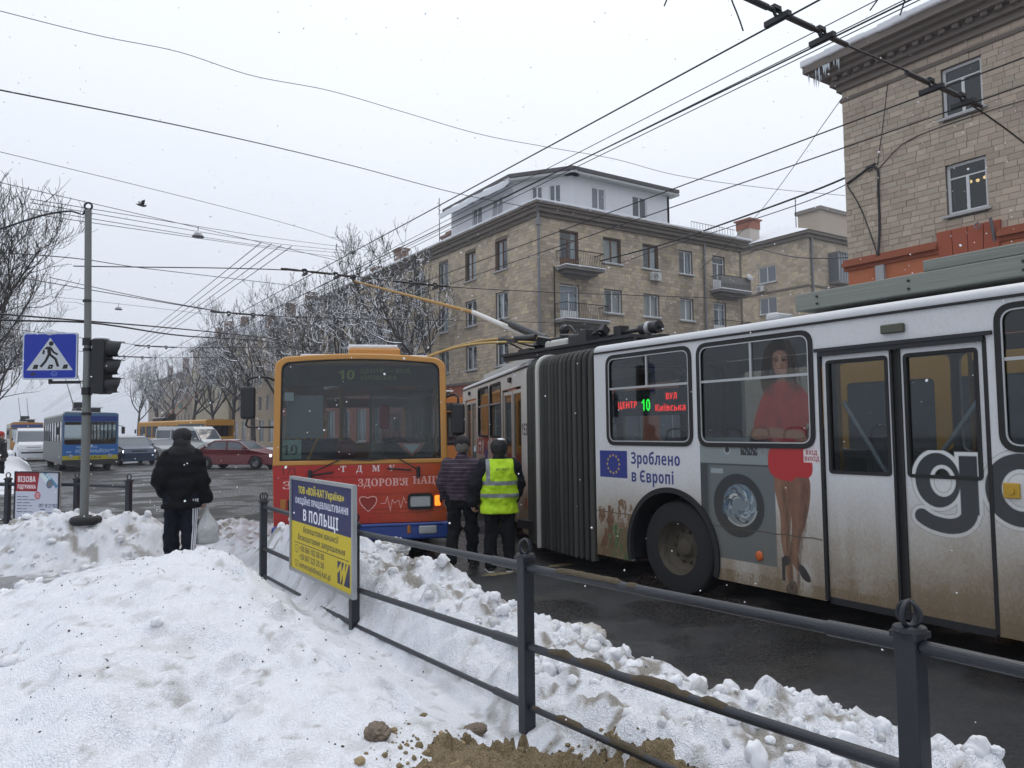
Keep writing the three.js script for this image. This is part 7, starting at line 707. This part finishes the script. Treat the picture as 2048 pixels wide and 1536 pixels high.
function handBones(w, dir, palmN, s) { // wrist, down direction, side sign: a loosely curled hand
  const d = V(...dir).normalize(), n = V(...palmN).normalize(), t = d.clone().cross(n).normalize(), p = (a, b, c) => { const v = V(...w).addScaledVector(d, a).addScaledVector(t, b).addScaledVector(n, c); return [v.x, v.y, v.z]; }, out = [[w, p(0.05, 0, 0), 0.028, 0.03], [p(0.03, -0.024, 0), p(0.085, -0.028, 0), 0.018, 0.016], [p(0.03, 0.024, 0), p(0.085, 0.028, 0), 0.018, 0.016], [p(0.03, 0, 0), p(0.09, 0, 0), 0.02, 0.017]];
  [[-0.032, 0.07], [-0.011, 0.08], [0.01, 0.076], [0.031, 0.06]].forEach(([x, l]) => out.push([p(0.085, x, 0), p(0.085 + l * 0.45, x, 0.012), 0.0095, 0.009], [p(0.085 + l * 0.45, x, 0.012), p(0.085 + l * 0.62, x, 0.042), 0.009, 0.0085], [p(0.085 + l * 0.62, x, 0.042), p(0.085 + l * 0.4, x, 0.06), 0.0085, 0.008])); out.push([p(0.02, -0.03 * s, 0.005), p(0.06, -0.05 * s, 0.03), 0.014, 0.011], [p(0.06, -0.05 * s, 0.03), p(0.095, -0.04 * s, 0.045), 0.011, 0.009]); return out;
}
const skin = M([0.36, 0.21, 0.16], 0.6);
function person(o) {
  const T = thing('person', o.label, 'person', o.pos, o.ry), J = o.J, arms = [['L', 1], ['R', -1]];
  const core = [[J.pelvis, J.chest, 0.12, 0.13], [off(J.hipL, 0, 0, 0), off(J.hipR, 0, 0, 0), 0.1, 0.1], [J.shL, J.shR, 0.07, 0.07], [J.chest, J.neck, 0.09, 0.055], [J.neck, off(J.head, 0, -0.06, 0), 0.052, 0.052]]; for (const [s] of arms) core.push([J['sh' + s], J['el' + s], 0.05, 0.042], [J['el' + s], J['wr' + s], 0.042, 0.028], [J['hip' + s], J['kn' + s], 0.085, 0.058], [J['kn' + s], J['an' + s], 0.056, 0.036]);
  const bodyG = [mesher(core, 0.04, 0.02), mesher(headBones(J.head), 0.02, 0.007)]; for (const [s, sg] of arms) bodyG.push(mesher(handBones(J['wr' + s], J['hd' + s] ?? [0, -1, 0.1], J['hp' + s] ?? [-sg, 0, 0.4], sg), 0.006, 0.005));
  add(T, 'body', mergeGeometries(bodyG.map((g) => g.toNonIndexed())), skin);
  const th = o.thick ?? 0.03, wr = (amp, fr) => (x, y, z) => amp * ((fbm(x * fr + z * 3, y * fr, 201, 3) - 0.5) + 0.6 * (fbm(x * fr * 2.3 + 5, y * fr * 2.1 + z * 7, 203, 3) - 0.5));
  const leg = (s) => [[J['hip' + s], J['kn' + s], o.legR ?? 0.112, (o.legR ?? 0.112) * 0.78], [J['kn' + s], off(J['an' + s], 0, 0.01, 0), (o.legR ?? 0.112) * 0.77, (o.legR ?? 0.112) * 0.66]];
  add(T, 'trousers', mesher([...leg('L'), ...leg('R'), [J.hipL, J.hipR, 0.135, 0.135], [J.pelvis, off(J.pelvis, 0, 0.1, 0), 0.15, 0.14]], 0.03, 0.013, { warp: wr(0.05, 8), clip: (x, y) => J.anL[1] * 0 + 0.045 - y }), P(o.trousers, 0.9, { specularIntensity: 0.4, bumpMap: retex(tFine, 8), bumpScale: 0.002 }));
  for (const [s] of arms) { const a = J['an' + s], t = J['toe' + s] ?? [0, 0, 1]; const sh = add(T, 'shoe', mesher([[[a[0], 0.05, a[2] - 0.03], [a[0] + t[0] * 0.15, 0.045, a[2] + t[2] * 0.15], 0.045, 0.04], [[a[0], 0.1, a[2]], [a[0], 0.06, a[2]], 0.045, 0.045]], 0.03, 0.011, { clip: (x, y) => 0.018 - y }), M([0.02, 0.018, 0.018], 0.5)); add(sh, 'sole', mesher([[[a[0], 0.012, a[2] - 0.035], [a[0] + t[0] * 0.155, 0.012, a[2] + t[2] * 0.155], 0.05, 0.044]], 0.01, 0.011, { clip: (x, y) => Math.max(0.002 - y, y - 0.026) }), M(o.sole ?? [0.05, 0.05, 0.05], 0.7)); }
  const tors = (e, y0) => [[off(J.shL, -0.02, -0.03, 0), off(J.shR, 0.02, -0.03, 0), 0.085 + e, 0.085 + e], [off(J.chest, 0.06, -0.02, 0), off(J.chest, -0.06, -0.02, 0), 0.13 + e, 0.13 + e], [off(J.pelvis, 0.055, 0.12, 0), off(J.pelvis, -0.055, 0.12, 0), 0.12 + e, 0.12 + e], [[J.pelvis[0] + 0.06, y0, J.pelvis[2]], [J.pelvis[0] - 0.06, y0, J.pelvis[2]], 0.115 + e * 1.1, 0.115 + e * 1.1], [off(J.chest, 0, 0, 0), off(J.pelvis, 0, 0, 0), 0.13 + e, 0.12 + e], [J.chest, J.neck, 0.09 + e * 0.5, 0.062 + e * 0.4]];
  const slv = (s, e) => [[J['sh' + s], J['el' + s], 0.062 + e, 0.056 + e], [J['el' + s], mid(J['el' + s], J['wr' + s], 0.94), 0.055 + e, 0.044 + e * 0.9]];
  add(T, o.topName ?? 'jacket', mesher([...tors(th, o.hem), ...slv('L', th), ...slv('R', th)], 0.035, 0.013, { warp: o.quilt ? (x, y, z) => wr(0.05, 7)(x, y, z) + 0.006 * Math.cos(y * 44) : wr(0.06, 8), clip: (x, y) => (Math.hypot(x - J.pelvis[0], 0) < 0.3 ? o.hem - y : -1) }), o.top);
  if (o.vest) { const g = mesher([...tors(th + 0.022, o.vestHem), [[-0.1, o.vestHem + 0.02, 0], [0.1, o.vestHem + 0.02, 0], 0.165, 0.165], [[-0.09, 1.0, 0], [0.09, 1.0, 0], 0.165, 0.165]], 0.05, 0.012, { warp: wr(0.055, 8), clip: (x, y, z) => Math.max(o.vestHem - y, y - (J.neck[1] + 0.0), Math.abs(x) - 0.25 + 0.07 * step(1.15, 1.32, y)) }); add(T, 'safety_vest', g, o.vest); }
  const hb = (e) => [[off(J.head, 0, 0.03, -0.025), off(J.head, 0, 0.02, 0.0), 0.098 + e, 0.094 + e], [off(J.head, 0, -0.03, -0.045), off(J.head, 0, -0.06, -0.05), 0.072 + e, 0.055 + e]];
  if (o.hair) add(T, 'hair', mesher(hb(o.hairE ?? 0.002), 0.03, 0.009, { warp: wr(0.02, 30), clip: (x, y, z) => Math.max(z - J.head[2] - 0.045 - (y > J.head[1] + 0.06 ? 0.06 : 0), J.head[1] - (o.hairLow ?? 0.09) - y) }), o.hair);
  if (o.cap) { const c = J.head; add(T, 'cap', mesher(o.cap.bones.map(([a, b, r, q]) => [off(c, ...a), off(c, ...b), r, q]), 0.02, 0.009, { warp: wr(0.012, 20), clip: o.cap.low === undefined ? undefined : (x, y) => c[1] + o.cap.low - y }), o.cap.mat); }
  return T;
}
const stand = (lean = 0) => ({ pelvis: [0, 0.94, 0], chest: [0, 1.26, -0.01 + lean], neck: [0, 1.46, -0.01 + lean], head: [0, 1.6, 0.02 + lean], shL: [0.175, 1.365, lean], shR: [-0.175, 1.365, lean], elL: [0.25, 1.13, -0.03 + lean], elR: [-0.25, 1.13, -0.03 + lean], wrL: [0.27, 0.88, 0.05 + lean], wrR: [-0.27, 0.88, 0.05 + lean], hipL: [0.095, 0.9, 0], hipR: [-0.095, 0.9, 0], knL: [0.11, 0.5, 0.02], knR: [-0.11, 0.5, 0.02], anL: [0.12, 0.09, -0.02], anR: [-0.12, 0.09, -0.02], toeL: [0.2, 0, 0.97], toeR: [-0.2, 0, 0.97] });
const G0 = 0.13;
{ // walker with the plastic bag, seen from behind
  const J = stand(0.02); Object.assign(J, { shL: [0.15, 1.37, 0], shR: [-0.15, 1.37, 0], elL: [0.24, 1.12, -0.06], wrL: [0.19, 0.93, 0.1], elR: [-0.22, 1.1, -0.02], wrR: [-0.29, 0.86, 0.02], hdR: [-0.05, -1, 0.05], hpR: [1, 0, 0.2], hipL: [0.09, 0.9, 0], hipR: [-0.09, 0.9, 0], knL: [0.11, 0.5, 0.05], knR: [-0.1, 0.5, -0.02], anL: [0.1, 0.09, 0.08], anR: [-0.085, 0.09, -0.12], head: [0, 1.605, 0.03] });
  const ry = Math.PI - 10 * D2R, px = [1.83, G0, -10.6]; const P1 = person({ label: 'person in black quilted coat and dark cap walking away with a plastic bag', pos: px, ry, J, thick: 0.062, hem: 0.74, quilt: true, topName: 'quilted_coat', top: P([0.006, 0.006, 0.008], 0.85, { specularIntensity: 0.35 }), trousers: [0.008, 0.009, 0.018], legR: 0.128, cap: { bones: [[[0, 0.06, -0.02], [0, 0.04, 0.0], 0.112, 0.112], [[-0.03, 0.085, -0.02], [0.03, 0.085, 0.02], 0.085, 0.085]], low: 0.01, mat: M([0.008, 0.008, 0.011], 0.85) }, hair: M([0.03, 0.027, 0.025], 0.8), hairLow: 0.08 });
  for (let i = 0; i < 3; i++) { const a = 0.4 + i * 0.24, q = (c, r) => V(c[0] - Math.sin(a) * (r + 0.004), c[1], c[2] - Math.cos(a) * (r + 0.004)), h = [-0.09, 0.9, 0], k = [-0.1, 0.5, -0.02], n = [-0.085, 0.1, -0.12]; add(P1, 'trouser_stripe', new GB().tube([q(mid(h, k, 0.1), 0.134), q(mid(h, k, 0.5), 0.122), q(k, 0.105), q(mid(k, n, 0.5), 0.099), q(mid(k, n, 0.95), 0.094)], 0.009, 5, 24), M([0.6, 0.61, 0.65], 0.7)); }
  add(P1, 'collar', mesher([[[-0.1, 1.46, -0.02], [0.1, 1.46, -0.02], 0.085, 0.085], [[0, 1.47, 0.0], [0, 1.57, -0.01], 0.115, 0.1]], 0.04, 0.012, { warp: (x, y, z) => 0.03 * (fbm(x * 12, y * 14 + z * 9, 233, 3) - 0.5) }), M([0.007, 0.007, 0.009], 0.8));
  // bag: its own thing
  const h = V(-0.312, 0.76, 0.02).applyAxisAngle(V(0, 1, 0), ry).add(V(...px)); const bag = thing('plastic_bag', 'bulging translucent white plastic bag held by the walking person', 'bag', [h.x, h.y - 0.02, h.z], ry), n = 28, m = 26, pos = [], idx = [], uv = [];
  for (let i = 0; i <= m; i++) for (let j = 0; j <= n; j++) { const t = i / m, a = j / n * Math.PI * 2, r = lerp(0.018, 0.15, Math.pow(step(0, 0.62, t), 1.2)) * (t > 0.9 ? Math.sqrt(Math.max(0, 1 - ((t - 0.9) / 0.1) ** 2)) : 1), k = 1 + 0.18 * Math.sin(a * 7 + t * 2) * (1 - t) + 0.14 * (fbm(Math.cos(a) * 2 + 4, Math.sin(a) * 2 + t * 5, 211, 3) - 0.5); pos.push(r * k * 1.15 * Math.cos(a) + 0.02 * t, -0.5 * t, r * k * 0.8 * Math.sin(a)); uv.push(j / n, t); if (i < m && j < n) { const q = i * (n + 1) + j; idx.push(q, q + 1, q + n + 1, q + 1, q + n + 2, q + n + 1); } }
  const g = new THREE.BufferGeometry(); g.setAttribute('position', new THREE.Float32BufferAttribute(pos, 3)); g.setAttribute('uv', new THREE.Float32BufferAttribute(uv, 2)); g.setIndex(idx); g.computeVertexNormals(); add(bag, 'bag_skin', g, P([0.6, 0.61, 0.62], 0.35, { transmission: 0.35, thickness: 0, side: THREE.DoubleSide, bumpMap: retex(tNoise, 3), bumpScale: 0.01 })); add(bag, 'handle', new GB().torus(0, 0.03, 0, 0.035, 0.007, 0, Math.PI / 2), M([0.6, 0.61, 0.62], 0.4)); add(bag, 'groceries', new GB().rbox(0.03, -0.38, 0, 0.15, 0.17, 0.12, 0.04).sph(-0.06, -0.4, 0.02, 0.06).sph(0.09, -0.41, 0.03, 0.055), M([0.4, 0.24, 0.15], 0.7));
}
{ // striped sweater
  const J = stand(0); Object.assign(J, { elL: [0.245, 1.13, 0.02], wrL: [0.25, 0.9, 0.15], elR: [-0.245, 1.13, 0], wrR: [-0.24, 0.92, 0.14], anL: [0.14, 0.09, -0.1], anR: [-0.13, 0.09, 0.1], knR: [-0.12, 0.5, 0.1], hipL: [0.1, 0.9, 0], head: [-0.01, 1.6, 0.03] });
  const st = canvas(64, 512, (g) => { g.fillStyle = '#29232f'; g.fillRect(0, 0, 64, 512); for (let y = 0; y < 512; y += 64) { g.fillStyle = '#5a4a55'; g.fillRect(0, y + 8, 64, 14); g.fillStyle = '#42303f'; g.fillRect(0, y + 36, 64, 10); } }); st.wrapS = st.wrapT = THREE.RepeatWrapping; st.repeat.set(2, 2.4);
  person({ label: 'person in striped purple sweater and dark cap between the buses', pos: [5.05, 0, -8.88], ry: Math.PI - 38 * D2R, J, thick: 0.04, hem: 0.9, topName: 'sweater', top: M(0xffffff, 0.9, { map: st }), trousers: [0.01, 0.011, 0.014], hair: M([0.12, 0.11, 0.1], 0.8), hairLow: 0.06, cap: { bones: [[[0, 0.06, -0.015], [0, 0.05, 0.02], 0.11, 0.108], [[-0.045, 0.025, 0.1], [0.045, 0.025, 0.1], 0.02, 0.02], [[-0.05, 0.02, 0.14], [0.05, 0.02, 0.14], 0.012, 0.012]], low: 0.0, mat: M([0.012, 0.011, 0.012], 0.85) } });
}
{ // hi-vis vest
  const J = stand(0); Object.assign(J, { elL: [0.3, 1.14, -0.01], wrL: [0.34, 0.9, 0.08], elR: [-0.25, 1.13, 0.03], wrR: [-0.22, 0.93, 0.2], head: [0, 1.58, 0.02] });
  const vt = canvas(512, 512, (g) => { const Y = (y) => (1.6 - y) * 512, X = (x) => (x + 0.5) * 512; g.fillStyle = '#a9cf10'; g.fillRect(0, 0, 512, 512); const r = rng(5); for (let i = 0; i < 500; i++) { g.fillStyle = `rgba(${140 + 60 * r()},${180 + 50 * r()},20,0.12)`; g.fillRect(r() * 512, r() * 512, 30 * r(), 6 * r()); } g.fillStyle = '#7f8487'; g.fillRect(0, Y(1.18), 512, 27); g.fillRect(0, Y(1.02), 512, 27); g.fillRect(X(0.13), Y(1.55), 26, 190); g.save(); g.translate(X(0.07), Y(1.31)); g.scale(-0.8, 1); g.restore(); g.fillStyle = '#1c2310'; g.font = 'bold 21px sans-serif'; g.save(); g.translate(X(0.06), Y(1.315)); g.scale(-0.95, 1); g.fillText('SECURITY', 0, 0); g.restore(); });
  vt.repeat.set(1, 1); vt.offset.set(0.5, -0.6); vt.wrapS = vt.wrapT = THREE.ClampToEdgeWrapping;
  const P3 = person({ label: 'person in bright yellow reflective vest with dark hair beside the bellows', pos: [5.28, 0, -8.3], ry: Math.PI - 28 * D2R, J, thick: 0.045, hem: 0.86, topName: 'jacket', top: P([0.01, 0.011, 0.015], 0.85, { specularIntensity: 0.4 }), trousers: [0.008, 0.009, 0.012], sole: [0.4, 0.4, 0.4], vestHem: 0.76, vest: M(0xffffff, 0.7, { map: vt }), hair: M([0.008, 0.008, 0.009], 0.75), hairE: 0.016, hairLow: 0.11 }); add(P3, 'hair_snow', new GB().sph(-0.02, 1.705, -0.02, 0.05, 1.3, 0.45, 1), mSnow);
}
{ const J = stand(0); person({ label: 'person in dark coat and red hat at the very left edge', pos: [-0.42, 0.2, -32.6], ry: 1.2, J, thick: 0.06, hem: 0.7, topName: 'coat', top: M([0.012, 0.012, 0.016], 0.85), trousers: [0.01, 0.01, 0.012], cap: { bones: [[[0, 0.07, -0.01], [0, 0.04, 0], 0.11, 0.11]], low: 0, mat: M([0.3, 0.02, 0.02], 0.85) } }); }
// ---------------------------------------------------------------- falling snow
{ const r = rng(999), n = 3400, m = new THREE.InstancedMesh(new THREE.IcosahedronGeometry(0.004, 1), M([0.85, 0.87, 0.9], 0.8), n), q = new THREE.Matrix4(); for (let i = 0; i < n; i++) { let p; do { p = V(lerp(-6, 14, r()), lerp(0.15, 8, r()), lerp(-18, 1.5, r())); } while (p.distanceTo(camera.position) < 2.2); const s = lerp(0.6, 1.35, r()) * Math.min(1.7, 0.6 + p.distanceTo(camera.position) * 0.1); q.compose(p, new THREE.Quaternion().setFromEuler(new THREE.Euler(r() * 6, r() * 6, r() * 6)), V(s, s * lerp(0.9, 1.5, r()), s)); m.setMatrixAt(i, q); } m.name = 'falling_snow'; m.userData = { kind: 'stuff', label: 'small white snowflakes falling through the air', category: 'snowflakes' }; scene.add(m); }
renderer.render(scene, camera);
